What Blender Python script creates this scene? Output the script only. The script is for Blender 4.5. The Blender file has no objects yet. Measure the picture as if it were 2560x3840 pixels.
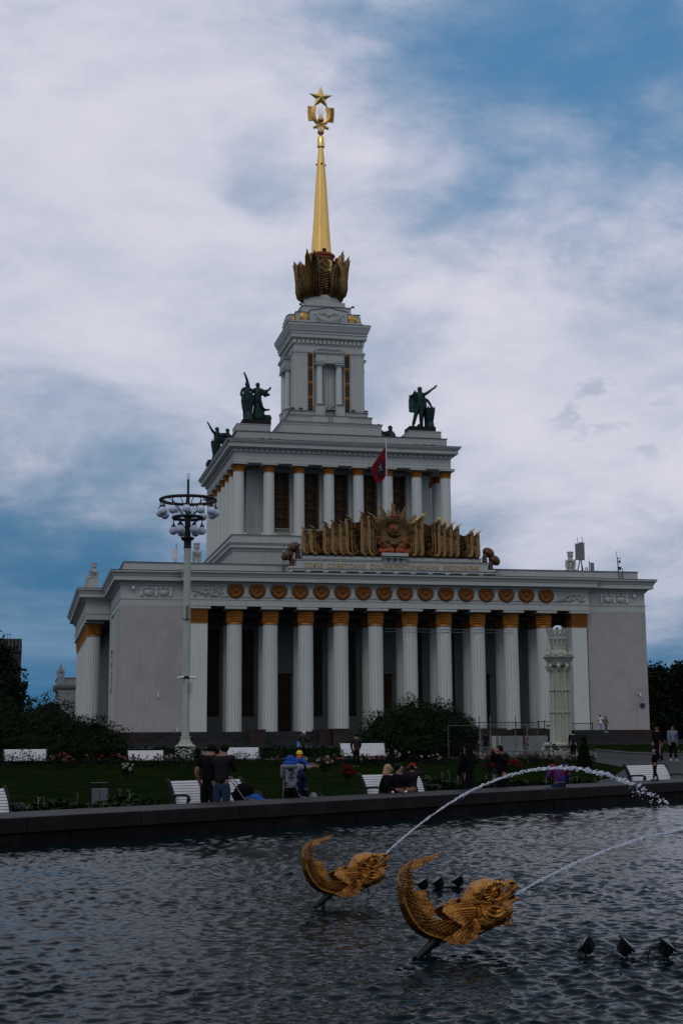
import bpy, bmesh, math, random
from math import sin, cos, pi, radians, sqrt, atan2, hypot
from mathutils import Vector, Matrix, noise
random.seed(7)
S = bpy.context.scene
COL = S.collection
R = random.uniform

# ------------------------------------------------------------------ camera
YAW, PITCH, ROLL, FPX = 0.2169, 0.1581, -0.0061, 5322.15
fw = Vector((sin(YAW)*cos(PITCH), cos(YAW)*cos(PITCH), sin(PITCH)))
rt = Vector((cos(YAW), -sin(YAW), 0)); up = rt.cross(fw)
rt, up = rt*cos(ROLL)+up*sin(ROLL), up*cos(ROLL)-rt*sin(ROLL)
cd = bpy.data.cameras.new('camera'); cam = bpy.data.objects.new('camera', cd); COL.objects.link(cam)
cd.sensor_fit = 'HORIZONTAL'; cd.sensor_width = 36; cd.lens = FPX/2560*36
cd.clip_start = 0.1; cd.clip_end = 6000
cam.matrix_world = Matrix(((rt.x, up.x, -fw.x, 0), (rt.y, up.y, -fw.y, 0), (rt.z, up.z, -fw.z, 1.8), (0, 0, 0, 1)))
S.camera = cam

# ------------------------------------------------------------------ sky and light
SUN_EL, SUN_AZ = radians(48), radians(215)     # azimuth measured clockwise from +Y
W = bpy.data.worlds.new('World'); S.world = W; W.use_nodes = True
nt = W.node_tree; nt.nodes.clear(); N = nt.nodes.new; Lk = nt.links.new
def nd(t, **k):
    n = N(t)
    for a, v in k.items(): setattr(n, a, v)
    return n
def mth(op, a, b=None, c=None, clamp=False):
    n = N('ShaderNodeMath'); n.operation = op; n.use_clamp = clamp
    for i, v in enumerate((a, b, c)):
        if v is None: continue
        if isinstance(v, (int, float)): n.inputs[i].default_value = v
        else: Lk(v, n.inputs[i])
    return n.outputs[0]
def sm(x, a, b):                                # smoothstep between a and b
    n = N('ShaderNodeMapRange'); n.interpolation_type = 'SMOOTHSTEP'; n.clamp = True
    Lk(x, n.inputs[0]); n.inputs[1].default_value = a; n.inputs[2].default_value = b
    return n.outputs[0]
def mixc(f, a, b):
    n = N('ShaderNodeMix'); n.data_type = 'RGBA'
    if isinstance(f, (int, float)): n.inputs[0].default_value = f
    else: Lk(f, n.inputs[0])
    for i, v in ((6, a), (7, b)):
        if isinstance(v, tuple): n.inputs[i].default_value = (*v, 1)
        else: Lk(v, n.inputs[i])
    return n.outputs[2]
def nz(vec, scale, detail=4, rough=.5, dist=0.):
    n = N('ShaderNodeTexNoise'); n.inputs['Scale'].default_value = scale; n.inputs['Detail'].default_value = detail
    n.inputs['Roughness'].default_value = rough; n.inputs['Distortion'].default_value = dist; Lk(vec, n.inputs['Vector'])
    return n.outputs['Fac']
sky = nd('ShaderNodeTexSky', sky_type='NISHITA'); sky.sun_disc = False
sky.sun_elevation = SUN_EL; sky.sun_rotation = SUN_AZ; sky.air_density = 1.3; sky.dust_density = .6; sky.ozone_density = 3.0
tc = N('ShaderNodeTexCoord'); sp = N('ShaderNodeSeparateXYZ'); Lk(tc.outputs['Generated'], sp.inputs[0])
z = mth('MAXIMUM', sp.outputs[2], 0.0)
den = mth('ADD', z, .42)
cx = mth('DIVIDE', sp.outputs[0], den); cy = mth('DIVIDE', sp.outputs[1], den)
cv = N('ShaderNodeCombineXYZ'); Lk(cx, cv.inputs[0]); Lk(cy, cv.inputs[1]); Lk(mth('MULTIPLY', sp.outputs[2], 1.9), cv.inputs[2])
P = cv.outputs[0]
big = nz(P, 1.7, 3, .5, .2); mid = nz(P, 4.2, 6, .58, .25); fine = nz(P, 10, 7, .62, .1)
def dirblob(d, a, b):                           # soft region of sky round direction d
    d = Vector(d).normalized(); n = N('ShaderNodeVectorMath'); n.operation = 'DOT_PRODUCT'
    Lk(tc.outputs['Generated'], n.inputs[0]); n.inputs[1].default_value = d
    return sm(n.outputs['Value'], cos(radians(b)), cos(radians(a)))
def azel(az, el): return (sin(radians(az))*cos(radians(el)), cos(radians(az))*cos(radians(el)), sin(radians(el)))
# cloud cover: mostly closed, with a few wide blue gaps whose edges follow the noise
cover = mth('ADD', mth('MULTIPLY', big, .60), mth('MULTIPLY', mid, .52))
cover = mth('ADD', cover, mth('MULTIPLY', fine, .26))
gap = mth('MAXIMUM', dirblob(azel(22.5, 27.5), 1, 11.5), dirblob(azel(72, 33), 3, 16))
gap = mth('MAXIMUM', gap, dirblob(azel(-42, 35), 3, 16))
gap = mth('MAXIMUM', gap, mth('MULTIPLY', dirblob(azel(16.5, 29.5), 0, 6.5), .62))
gap = mth('MAXIMUM', gap, mth('MULTIPLY', dirblob(azel(9.5, 22.5), 0, 3.2), .42))
cover = mth('SUBTRACT', cover, mth('MULTIPLY', gap, .455))
mask = sm(cover, .16, .66)
lum = sm(mth('ADD', mth('MULTIPLY', mid, .62), mth('ADD', mth('MULTIPLY', big, .42), mth('MULTIPLY', fine, .30))), .52, .80)
# clouds brighten with height above the horizon; low ones are distant blue-grey layers
ccol = mixc(lum, (3.55, 4.3, 5.6), (6.75, 6.65, 7.65))
ccol = mixc(mth('MULTIPLY', mth('MAXIMUM', dirblob(azel(4, 19), 2, 11), dirblob(azel(21, 11), 1, 8)), .45), ccol, (6.6, 6.6, 7.5))
h2 = mth('ADD', sp.outputs[2], mth('ADD', mth('MULTIPLY', mth('SUBTRACT', mid, .5), .20), mth('MULTIPLY', mth('SUBTRACT', big, .5), .10)))
side = sm(mth('MULTIPLY', sp.outputs[0], 1.0), .10, .40)       # cloud reaches lower towards the right
lowf = sm(mth('ADD', h2, mth('MULTIPLY', side, .055)), .075, .245)
strv = N('ShaderNodeCombineXYZ'); Lk(mth('MULTIPLY', sp.outputs[0], 1.5), strv.inputs[0]); Lk(mth('MULTIPLY', sp.outputs[1], 1.5), strv.inputs[1]); Lk(mth('MULTIPLY', sp.outputs[2], 16), strv.inputs[2])
streak = nz(strv.outputs[0], 1.6, 5, .55)
low = mixc(sm(streak, .40, .70), (.48, 1.62, 3.0), (1.7, 2.75, 4.1))
cl = mixc(lowf, low, ccol)
blue = mixc(.78, sky.outputs[0], (.62, 2.15, 4.1))
m2 = mth('MAXIMUM', mask, mth('SUBTRACT', 1.0, sm(sp.outputs[2], .08, .22)))
fin = mixc(m2, blue, cl)
wisp = mth('MULTIPLY', sm(mth('ADD', mth('MULTIPLY', mid, .4), mth('MULTIPLY', fine, .75)), .56, .64), mth('MAXIMUM', dirblob(azel(22.6, 13.6), .4, 2.6), dirblob(azel(24.9, 12.2), .2, 1.8)))
fin = mixc(mth('MULTIPLY', wisp, .6), fin, (3.2, 3.9, 5.2))
warm = fin
bg = N('ShaderNodeBackground'); bg.inputs['Strength'].default_value = .10; Lk(warm, bg.inputs[0])
wo = N('ShaderNodeOutputWorld'); Lk(bg.outputs[0], wo.inputs[0])

sd = bpy.data.lights.new('sun', 'SUN'); sd.energy = .5; sd.angle = radians(18); sd.color = (1, .96, .9)
sun = bpy.data.objects.new('sun', sd); COL.objects.link(sun)
sun.rotation_euler = Vector((-sin(SUN_AZ)*cos(SUN_EL), -cos(SUN_AZ)*cos(SUN_EL), -sin(SUN_EL))).to_track_quat('-Z', 'Y').to_euler()
S.view_settings.view_transform = 'Standard'; S.view_settings.look = 'None'; S.view_settings.gamma = 1
S.view_settings.use_curve_mapping = False; S.view_settings.exposure = 0

# ------------------------------------------------------------------ materials
def mat(name, col, rough=.7, metal=0., var=.12, vs=3., bump=.0, bs=20., col2=None, c2s=1., c2a=.5, c2b=.62, spec=None, streaks=0.):
    global nt, N, Lk
    m = bpy.data.materials.new(name); m.use_nodes = True; nt = m.node_tree; N = nt.nodes.new; Lk = nt.links.new
    b = nt.nodes['Principled BSDF']; b.inputs['Roughness'].default_value = rough; b.inputs['Metallic'].default_value = metal
    b.inputs['Specular IOR Level'].default_value = spec if spec is not None else (.05 if name.startswith(('cloth', 'jeans', 'pale', 'tie', 'rose', 'plant', 'hair', 'bark', 'flag', 'lawn', 'hedge')) else .2)
    t = N('ShaderNodeTexCoord').outputs['Object']
    c = mixc(nz(t, vs, 5, .6), tuple(x*(1-var*1.6) for x in col), tuple(min(1, x*(1+var*1.4)) for x in col))
    if col2: c = mixc(sm(nz(t, c2s, 5, .65), c2a, c2b), c, col2)
    if streaks:
        mp = N('ShaderNodeMapping'); mp.inputs['Scale'].default_value = (3.2, 3.2, .22); Lk(t, mp.inputs[0])
        c = mixc(mth('MULTIPLY', sm(nz(mp.outputs[0], 1.4, 5, .65), .5, .78), streaks), c, tuple(x*.55 for x in col))
    Lk(c, b.inputs['Base Color'])
    if bump:
        bp = N('ShaderNodeBump'); bp.inputs['Strength'].default_value = bump; bp.inputs['Distance'].default_value = .05
        Lk(nz(t, bs, 5, .6), bp.inputs['Height']); Lk(bp.outputs[0], b.inputs['Normal'])
    return m
M_ = {}
def mk(k, *a, **kw): M_[k] = mat(k, *a, **kw)
mk('white stucco', (.385, .40, .375), .88, var=.05, vs=1.5, bump=.25, bs=30, streaks=.45, spec=.2)
mk('column stucco', (.50, .515, .485), .88, var=.05, vs=1.1, bump=.2, bs=30, streaks=.35, spec=.2)
mk('pink stucco', (.335, .313, .303), .92, var=.09, vs=.7, bump=.35, bs=22, streaks=.45, col2=(.29, .28, .27), c2s=.25, spec=.2)
mk('grey stucco', (.345, .345, .325), .9, var=.06, vs=.8, bump=.3, bs=24, streaks=.4)
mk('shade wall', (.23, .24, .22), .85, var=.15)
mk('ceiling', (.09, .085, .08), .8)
mk('flashing', (.035, .036, .04), .5, metal=.4)
mk('orange gilding', (.30, .115, .018), .45, metal=.45, var=.3, vs=9, bump=.5, bs=14, col2=(.16, .07, .02), c2s=5, c2a=.52, c2b=.7)
mk('medallion gilding', (.17, .062, .014), .55, metal=.4, var=.3, vs=6, bump=.3, bs=12)
mk('dark gilding', (.155, .088, .032), .38, metal=.7, var=.45, vs=4, bump=.5, bs=7, col2=(.05, .035, .02), c2s=2.4, c2a=.45, c2b=.68)
mk('spire gilding', (.86, .55, .17), .30, metal=.75, var=.06, vs=1.2, bump=.08, bs=3, streaks=.25)
mk('bright gilding', (.62, .37, .11), .35, metal=.75, var=.25, vs=5, bump=.35, bs=12)
mk('rust enamel', (.26, .055, .02), .5, metal=.1, var=.3, vs=4)
mk('panel bronze', (.07, .035, .012), .5, metal=.4, var=.5, vs=6, bump=.6, bs=9)
mk('panel dark', (.042, .032, .022), .6, var=.3)
mk('statue patina', (.012, .034, .031), .5, metal=.35, var=.5, vs=1.6, bump=.5, bs=5, col2=(.03, .075, .06), c2s=1.2, c2a=.5, c2b=.75)
mk('statue plinth', (.006, .007, .007), .7)
mk('red granite', (.022, .012, .011), .5, var=.3, vs=6, bump=.1, bs=30, col2=(.03, .019, .018), c2s=1.0, spec=.25)
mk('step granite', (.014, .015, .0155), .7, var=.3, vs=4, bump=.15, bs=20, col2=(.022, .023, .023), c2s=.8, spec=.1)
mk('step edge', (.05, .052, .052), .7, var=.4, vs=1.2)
mk('coping granite', (.0105, .008, .0072), .55, var=.3, vs=40, bump=.08, bs=60, col2=(.017, .013, .012), c2s=1.6, spec=.1)
mk('wall granite', (.007, .005, .005), .6, var=.4, vs=40, bump=.1, bs=50, col2=(.013, .010, .010), c2s=1.2, spec=.05)
mk('asphalt', (.016, .016, .018), .85, var=.2, vs=3, bump=.2, bs=40, spec=.2)
mk('paving', (.018, .018, .019), .8, var=.2, vs=2, bump=.2, bs=20, spec=.2)
mk('lawn', (.0050, .0108, .0028), 1., var=.4, vs=2.2, bump=1., bs=14, col2=(.0085, .0150, .0036), c2s=.6, c2a=.42, c2b=.62, spec=.0)
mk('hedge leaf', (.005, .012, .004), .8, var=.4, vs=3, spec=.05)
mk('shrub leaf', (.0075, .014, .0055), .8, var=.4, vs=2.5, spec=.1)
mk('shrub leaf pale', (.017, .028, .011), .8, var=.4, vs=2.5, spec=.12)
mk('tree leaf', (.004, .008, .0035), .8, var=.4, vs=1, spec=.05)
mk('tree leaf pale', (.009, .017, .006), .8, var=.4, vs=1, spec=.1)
mk('plant leaf', (.010, .026, .007), .8, var=.45, vs=5, spec=.08)
mk('bark', (.015, .012, .009), .9, bump=.5)
mk('rose pink', (.24, .08, .085), .7); mk('rose red', (.15, .010, .013), .7); mk('rose white', (.34, .33, .28), .7)
mk('lamp paint', (.33, .365, .30), .6, var=.08, vs=1.5, streaks=.5, bump=.1, bs=10)
mk('lamp stone', (.34, .36, .29), .65, var=.12, vs=2.5, streaks=.5, bump=.3, bs=12)
mk('lamp iron', (.012, .014, .014), .5, metal=.3)
mk('bench slat', (.62, .62, .62), .55, var=.08)
mk('bench iron', (.006, .009, .010), .55)
mk('grey metal', (.12, .125, .13), .5, metal=.4); mk('galvanised', (.17, .18, .18), .5, metal=.5)
mk('dark metal', (.006, .007, .008), .5, metal=.3); mk('white plastic', (.55, .56, .57), .4); mk('black plastic', (.008, .008, .009), .4)
mk('concrete', (.17, .18, .18), .9, var=.15, vs=2, bump=.3, bs=15, streaks=.5)
mk('far concrete', (.22, .23, .22), .9, var=.1); mk('far dark', (.030, .028, .030), .9, var=.2)
mk('skin', (.19, .095, .062), .6, var=.05); mk('hair dark', (.008, .006, .005), .6); mk('hair brown', (.02, .011, .007), .55); mk('hair blonde', (.30, .20, .11), .5, var=.3, vs=40)
mk('cloth black', (.005, .005, .006), .9); mk('cloth charcoal', (.014, .012, .014), .9); mk('jeans', (.020, .036, .062), .85, var=.3, vs=8); mk('pale jeans', (.16, .25, .38), .85)
mk('cloth grey', (.17, .18, .20), .9, var=.1); mk('cloth darkgrey', (.022, .026, .030), .9); mk('cloth olive', (.035, .034, .022), .9); mk('cloth khaki', (.17, .13, .085), .9)
mk('cloth white', (.55, .58, .62), .9); mk('cloth blue', (.015, .06, .28), .7, var=.2, vs=10); mk('cloth yellow', (.62, .44, .04), .9); mk('cloth navy', (.012, .02, .045), .9)
mk('cloth red', (.35, .015, .012), .7); mk('cloth orange', (.55, .09, .015), .8); mk('cloth shirt', (.11, .14, .18), .9, var=.15, vs=12); mk('cloth sky', (.10, .25, .50), .8)
mk('flag red', (.13, .010, .014), .8, var=.1); mk('flag navy', (.014, .016, .032), .8)
mk('sign green', (.06, .22, .09), .6); mk('sign blue', (.012, .02, .06), .4)
mk('gold letter', (.45, .27, .09), .35, metal=.6)
# globe glass of the lamps (unlit opal)
mk('opal globe', (.50, .55, .66), .25, var=.10, vs=2.5, streaks=.25)
mk('tie dye', (.015, .045, .24), .8, var=.4, vs=9, col2=(.16, .015, .05), c2s=7, c2a=.46, c2b=.54)

# golden fish metal, mottled
mk('fish gold', (.40, .18, .042), .34, metal=.9, var=.45, vs=16, bump=.5, bs=34, col2=(.12, .04, .010), c2s=8, c2a=.46, c2b=.66)
mk('fish shaded gold', (.20, .085, .018), .42, metal=.8, var=.5, vs=14, bump=.4, bs=26, col2=(.07, .025, .008), c2s=7, c2a=.45, c2b=.66)  # body darker than its scales; shade between them is put into the colour
mk('fish bright gold', (.47, .215, .042), .30, metal=.9, var=.35, vs=18, bump=.3, bs=40, col2=(.22, .085, .02), c2s=11, c2a=.52, c2b=.68)
mk('volute bronze', (.10, .055, .032), .5, metal=.5, var=.4, vs=6, bump=.5, bs=9)
mk('banner gold', (.21, .125, .045), .36, metal=.7, var=.4, vs=5, bump=.5, bs=8, col2=(.12, .07, .03), c2s=3, c2a=.5, c2b=.7)
# water
m = bpy.data.materials.new('pool water'); m.use_nodes = True; nt = m.node_tree; N = nt.nodes.new; Lk = nt.links.new
b = nt.nodes['Principled BSDF']; b.inputs['Base Color'].default_value = (.002, .007, .009, 1); b.inputs['Roughness'].default_value = .04; b.inputs['IOR'].default_value = 1.333; b.inputs['Specular IOR Level'].default_value = .07
t = N('ShaderNodeTexCoord').outputs['Object']; mp = N('ShaderNodeMapping'); mp.inputs['Rotation'].default_value = (0, 0, .2); mp.inputs['Scale'].default_value = (.55, 1.25, 1); Lk(t, mp.inputs[0])
bp = N('ShaderNodeBump'); bp.inputs['Strength'].default_value = 1; bp.inputs['Distance'].default_value = .003
Lk(mth('ADD', mth('MULTIPLY', nz(mp.outputs[0], 22, 2, .5, .3), .8), mth('MULTIPLY', nz(mp.outputs[0], 8, 2, .5, .4), 1.5)), bp.inputs['Height']); Lk(bp.outputs[0], b.inputs['Normal'])
M_['pool water'] = m
m = bpy.data.materials.new('jet water'); m.use_nodes = True; nt = m.node_tree; N = nt.nodes.new; Lk = nt.links.new
b = nt.nodes['Principled BSDF']; b.inputs['Base Color'].default_value = (.80, .84, .90, 1); b.inputs['Roughness'].default_value = .08
b.inputs['Transmission Weight'].default_value = .72; b.inputs['IOR'].default_value = 1.33
M_['jet water'] = m
m = bpy.data.materials.new('lens glass'); m.use_nodes = True; b = m.node_tree.nodes['Principled BSDF']; b.inputs['Base Color'].default_value = (.02, .03, .035, 1); b.inputs['Roughness'].default_value = .05
M_['lens glass'] = m

# ------------------------------------------------------------------ mesh building
class G:
    def __init__(s): s.v = []; s.f = []
    def add(s, vs, fs):
        o = len(s.v); s.v += [tuple(p) for p in vs]; s.f += [tuple(i+o for i in f) for f in fs]; return s
    def box(s, x0, y0, z0, x1, y1, z1, T=None):
        vs = [(x, y, z) for z in (z0, z1) for (x, y) in ((x0, y0), (x1, y0), (x1, y1), (x0, y1))]
        if T: vs = [T @ Vector(p) for p in vs]
        return s.add(vs, [(3, 2, 1, 0), (4, 5, 6, 7), (0, 1, 5, 4), (1, 2, 6, 5), (2, 3, 7, 6), (3, 0, 4, 7)])
    def frust(s, x0, y0, x1, y1, z0, z1, d):      # box whose top is inset by d
        vs = [(x0, y0, z0), (x1, y0, z0), (x1, y1, z0), (x0, y1, z0), (x0+d, y0+d, z1), (x1-d, y0+d, z1), (x1-d, y1-d, z1), (x0+d, y1-d, z1)]
        return s.add(vs, [(3, 2, 1, 0), (4, 5, 6, 7), (0, 1, 5, 4), (1, 2, 6, 5), (2, 3, 7, 6), (3, 0, 4, 7)])
    def rings(s, rs, closed=False, cap=True):      # loft between equal-length closed rings
        n = len(rs[0]); o = len(s.v)
        for r in rs: s.v += [tuple(p) for p in r]
        m = len(rs)
        for i in range(m if closed else m-1):
            a = o+i*n; b = o+((i+1) % m)*n
            for j in range(n): k = (j+1) % n; s.f.append((a+j, a+k, b+k, b+j))
        if cap and not closed:
            s.f.append(tuple(o+j for j in reversed(range(n)))); s.f.append(tuple(o+(m-1)*n+j for j in range(n)))
        return s
    def lathe(s, prof, n=16, c=(0, 0, 0), sx=1, sy=1, a0=0., cap=True, T=None):
        rs = [[(c[0]+r*sx*cos(a0+2*pi*j/n), c[1]+r*sy*sin(a0+2*pi*j/n), c[2]+z) for j in range(n)] for r, z in prof]
        if T: rs = [[T @ Vector(p) for p in r] for r in rs]
        return s.rings(rs, cap=cap)
    def tube(s, pts, rad, n=8, cap=True, flat=None, upv=None):
        pts = [Vector(p) for p in pts]; m = len(pts); rs = []
        if not isinstance(rad, list): rad = [rad]*m
        u = Vector(upv) if upv else None
        for i, p in enumerate(pts):
            t = (pts[min(i+1, m-1)]-pts[max(i-1, 0)]).normalized()
            if u is None: u = Vector((0, 0, 1)) if abs(t.z) < .9 else Vector((0, 1, 0))
            a = t.cross(u)
            if a.length < 1e-4: a = t.orthogonal()
            a.normalize(); b2 = a.cross(t).normalized(); 
            if not upv: u = b2
            r = rad[i]; ra, rb = r if isinstance(r, tuple) else (r, r)
            rs.append([p+a*ra*cos(2*pi*j/n)+b2*rb*sin(2*pi*j/n) for j in range(n)])
        return s.rings(rs, cap=cap)
    def ball(s, c, r, nu=10, nv=7, sc=(1, 1, 1), T=None):
        rs = [[(c[0]+r*sc[0]*sin(pi*i/nv)*cos(2*pi*j/nu), c[1]+r*sc[1]*sin(pi*i/nv)*sin(2*pi*j/nu), c[2]-r*sc[2]*cos(pi*i/nv)) for j in range(nu)] for i in range(1, nv)]
        if T: rs = [[T @ Vector(p) for p in q] for q in rs]
        return s.rings(rs)
    def prism(s, poly, d0, d1, ax='y', T=None):    # polygon (a,z) or (a,b) extruded
        n = len(poly)
        mp = {'y': lambda a, b, d: (a, d, b), 'x': lambda a, b, d: (d, a, b), 'z': lambda a, b, d: (a, b, d)}[ax]
        vs = [mp(a, b, d) for d in (d0, d1) for a, b in poly]
        if T: vs = [T @ Vector(p) for p in vs]
        return s.add(vs, [tuple(range(n)), tuple(reversed(range(n, 2*n)))]+[(i, n+i, n+(i+1) % n, (i+1) % n) for i in range(n)])
    def sweep(s, poly, prof):                      # profile (out, z) carried round a counter-clockwise polygon, mitred
        n = len(poly); mit = []
        for i in range(n):
            p0, p, p1 = Vector(poly[i-1]), Vector(poly[i]), Vector(poly[(i+1) % n])
            a = (p-p0).normalized(); b2 = (p1-p).normalized(); na = Vector((a.y, -a.x)); nb = Vector((b2.y, -b2.x))
            mm = na+nb; mit.append(mm/(mm.dot(na)))
        rs = [[(poly[i][0]+mit[i].x*o, poly[i][1]+mit[i].y*o, z) for i in range(n)] for o, z in prof]
        return s.rings(rs, cap=False)
    def tr(s, T): s.v = [tuple(T @ Vector(p)) for p in s.v]; return s
    def join(s, o): return s.add(o.v, o.f)
def RZ(a): return Matrix.Rotation(a, 4, 'Z')
def TR(x, y, z=0): return Matrix.Translation((x, y, z))
def rect(x0, y0, x1, y1): return [(x0, y0), (x1, y0), (x1, y1), (x0, y1)]

def mesh(name, g, m, smooth=False, off=None):
    me = bpy.data.meshes.new(name)
    vs = g.v if not off else [(a-off[0], b2-off[1], c-off[2]) for a, b2, c in g.v]
    me.from_pydata(vs, [], g.f); me.materials.append(M_[m]); 
    bm = bmesh.new(); bm.from_mesh(me); bmesh.ops.recalc_face_normals(bm, faces=bm.faces); bm.to_mesh(me); bm.free()
    if smooth:
        me.polygons.foreach_set('use_smooth', [True]*len(me.polygons))
        if smooth != 'all':
            try: me.set_sharp_from_angle(angle=radians(smooth if isinstance(smooth, (int, float)) and smooth > 1 else 40))
            except Exception: pass
    me.update(); return me
def org(p):                                        # accumulated location of an unrotated chain of parents
    v = Vector((0, 0, 0))
    while p: v += p.location; p = p.parent
    return v
def part(name, g, m, parent, label=None, smooth=False, loc=None, world=True, kind=None):
    """One mesh child. world: vertices are in world coordinates; the object's origin is put at loc (world) or the parent's origin."""
    if world:
        o0 = org(parent); l = Vector(loc) if loc else o0
        o = bpy.data.objects.new(name, mesh(name, g, m, smooth, l)); o.location = l-o0
    else:
        o = bpy.data.objects.new(name, mesh(name, g, m, smooth)); o.location = loc or (0, 0, 0)
    COL.objects.link(o); o.parent = parent
    if label: o['label'] = label
    if kind: o['kind'] = kind
    return o
def tag(o, label, cat, group=None):
    o['label'] = label; o['category'] = cat
    if group: o['group'] = group
    return o
def thing(name, label, cat, loc=(0, 0, 0), rz=0., group=None):
    o = bpy.data.objects.new(name, None); COL.objects.link(o); o.location = loc; o.rotation_euler = (0, 0, rz); o.empty_display_size = .3
    return tag(o, label, cat, group)
def solo(name, g, m, label, cat, loc=(0, 0, 0), group=None, smooth=False, kind=None):
    o = bpy.data.objects.new(name, mesh(name, g, m, smooth, loc)); o.location = loc; COL.objects.link(o)
    if kind: o['kind'] = kind
    return tag(o, label, cat, group)
def struct(name, g, m, smooth=False):
    o = bpy.data.objects.new(name, mesh(name, g, m, smooth)); COL.objects.link(o); o['kind'] = 'structure'; return o
def kids(o): return [c for c in bpy.data.objects if c.parent == o]
def inst(src, parent, loc, rot=None, ch=()):
    o = src.copy(); COL.objects.link(o); o.parent = parent; o.location = loc
    if rot is not None: o.rotation_euler = rot
    for c in ch:
        q = c.copy(); COL.objects.link(q); q.parent = o
    return o
def dup(root, loc, rz=None, label=None, group=None, tree=None, sc=None):
    r = root.copy(); COL.objects.link(r); r.location = loc
    if rz is not None: r.rotation_euler = (0, 0, rz)
    if sc: r.scale = (sc, sc, sc)
    if label: r['label'] = label
    if group: r['group'] = group
    for c, gs in tree:
        q = c.copy(); COL.objects.link(q); q.parent = r
        for g2 in gs: h = g2.copy(); COL.objects.link(h); h.parent = q
    return r
def treeof(root): return [(c, kids(c)) for c in kids(root)]
# ------------------------------------------------------------------ ground
def gz(y):
    pts = [(-400, 0), (36, 0), (70, .48), (97, .55), (112, .85), (127, 1.08), (6000, 1.08)]
    for (a, za), (b2, zb) in zip(pts, pts[1:]):
        if y <= b2: return za+(zb-za)*(y-a)/(b2-a)
    return 1.08
def sheet(name, poly, m, dz, kind='structure', cuts=None):
    """polygon laid on the sloping ground, cut into strips along Y"""
    bm = bmesh.new(); bm.faces.new([bm.verts.new((x, y, 0)) for x, y in poly])
    for yc in (36, 44, 52, 60, 70, 84, 97, 112, 127):
        bmesh.ops.bisect_plane(bm, geom=bm.verts[:]+bm.edges[:]+bm.faces[:], plane_co=(0, yc, 0), plane_no=(0, 1, 0))
    for v in bm.verts: v.co.z = gz(v.co.y)+dz
    me = bpy.data.meshes.new(name); bm.normal_update(); bm.to_mesh(me); bm.free(); me.materials.append(M_[m])
    for p in me.polygons:
        if p.normal.z < 0: p.flip()
    o = bpy.data.objects.new(name, me); COL.objects.link(o); o['kind'] = kind; return o
sheet('ground', [(-1500, -300), (1500, -300), (1500, 3000), (-1500, 3000)], 'paving', 0)
# direction along the pool edge and away from the pool
D = Vector((.8147, .5799, 0)); NN = Vector((-.5799, .8147, 0)); P0 = Vector((-.37, 23.46, 0)); ANG = atan2(D.y, D.x)
def pe(s, t, z=0): v = P0+D*s+NN*t; return (v.x, v.y, z)
EA, EB = -16., 32.
WZ = .11
# basin floor edge and water
g = G(); 
def water_mesh():
    # rippled surface: many small wind waves; the mesh is finer towards the near bank
    import numpy as np
    rng = np.random.default_rng(4)
    step = .0018; r0, r1 = 7.2, 47.; a0, a1 = -.22, .66       # angles clockwise from +Y
    nr = int(math.log(r1/r0)/step); na = int((a1-a0)/step)
    rr = r0*np.exp(np.arange(nr)*step); aa = a0+(a1-a0)*np.arange(na)/(na-1)
    Rg, Ag = np.meshgrid(rr, aa, indexing='ij'); X = Rg*np.sin(Ag); Y = Rg*np.cos(Ag); Z = np.zeros_like(X); DX = np.zeros_like(X); DY = np.zeros_like(X)
    lod = Rg*step
    patch = np.zeros_like(X)
    for k in range(8):
        l = rng.uniform(3, 9); th = rng.uniform(0, 6.28); patch += np.sin((X*np.cos(th)+Y*np.sin(th))*6.283/l+rng.uniform(0, 6.28))
    patch = np.clip(.95+.13*patch, .45, 1.35)
    n = 110
    for k in range(n):
        lam = .045*(.31/.045)**(rng.random()**.85); th = 1.65+rng.normal(0, .8); kk = 6.283/lam; s = .25/math.sqrt(n)*1.45*(1.15 if lam < .25 else .65)
        w = np.clip((lam/lod-2.2)/2.2, 0, 1)*s/kk
        ph = (X*math.cos(th)+Y*math.sin(th))*kk+rng.uniform(0, 6.28)
        sn = np.sin(ph); Z += w*np.cos(ph)*patch; DX -= w*.8*math.cos(th)*sn; DY -= w*.8*math.sin(th)*sn
    X = X+DX; Y = Y+DY
    t = (X+.37)*(-.5799)+(Y-23.46)*.8147
    vs = np.stack([X, Y, WZ+Z], -1).reshape(-1, 3); ok = (t < .35)
    idx = np.arange(nr*na).reshape(nr, na); q = np.stack([idx[:-1, :-1], idx[1:, :-1], idx[1:, 1:], idx[:-1, 1:]], -1).reshape(-1, 4)
    q = q[ok[:-1, :-1].reshape(-1)]
    me = bpy.data.meshes.new('water'); me.vertices.add(len(vs)); me.vertices.foreach_set('co', vs.reshape(-1)); me.loops.add(len(q)*4); me.loops.foreach_set('vertex_index', q.reshape(-1))
    me.polygons.add(len(q)); me.polygons.foreach_set('loop_start', np.arange(len(q))*4); me.polygons.foreach_set('use_smooth', np.ones(len(q), bool)); me.update(calc_edges=True)
    if me.polygons[0].normal.z < 0: me.flip_normals()
    me.materials.append(M_['pool water']); return me
o = bpy.data.objects.new('water', water_mesh()); COL.objects.link(o); o['kind'] = 'structure'
g = G(); g.prism([pe(EA, 0)[:2], pe(EB, 0)[:2], pe(EB, -34.)[:2], pe(EA, -34.)[:2]], .001, .022, 'z')
struct('pool_floor', g, 'pool water')

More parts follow.
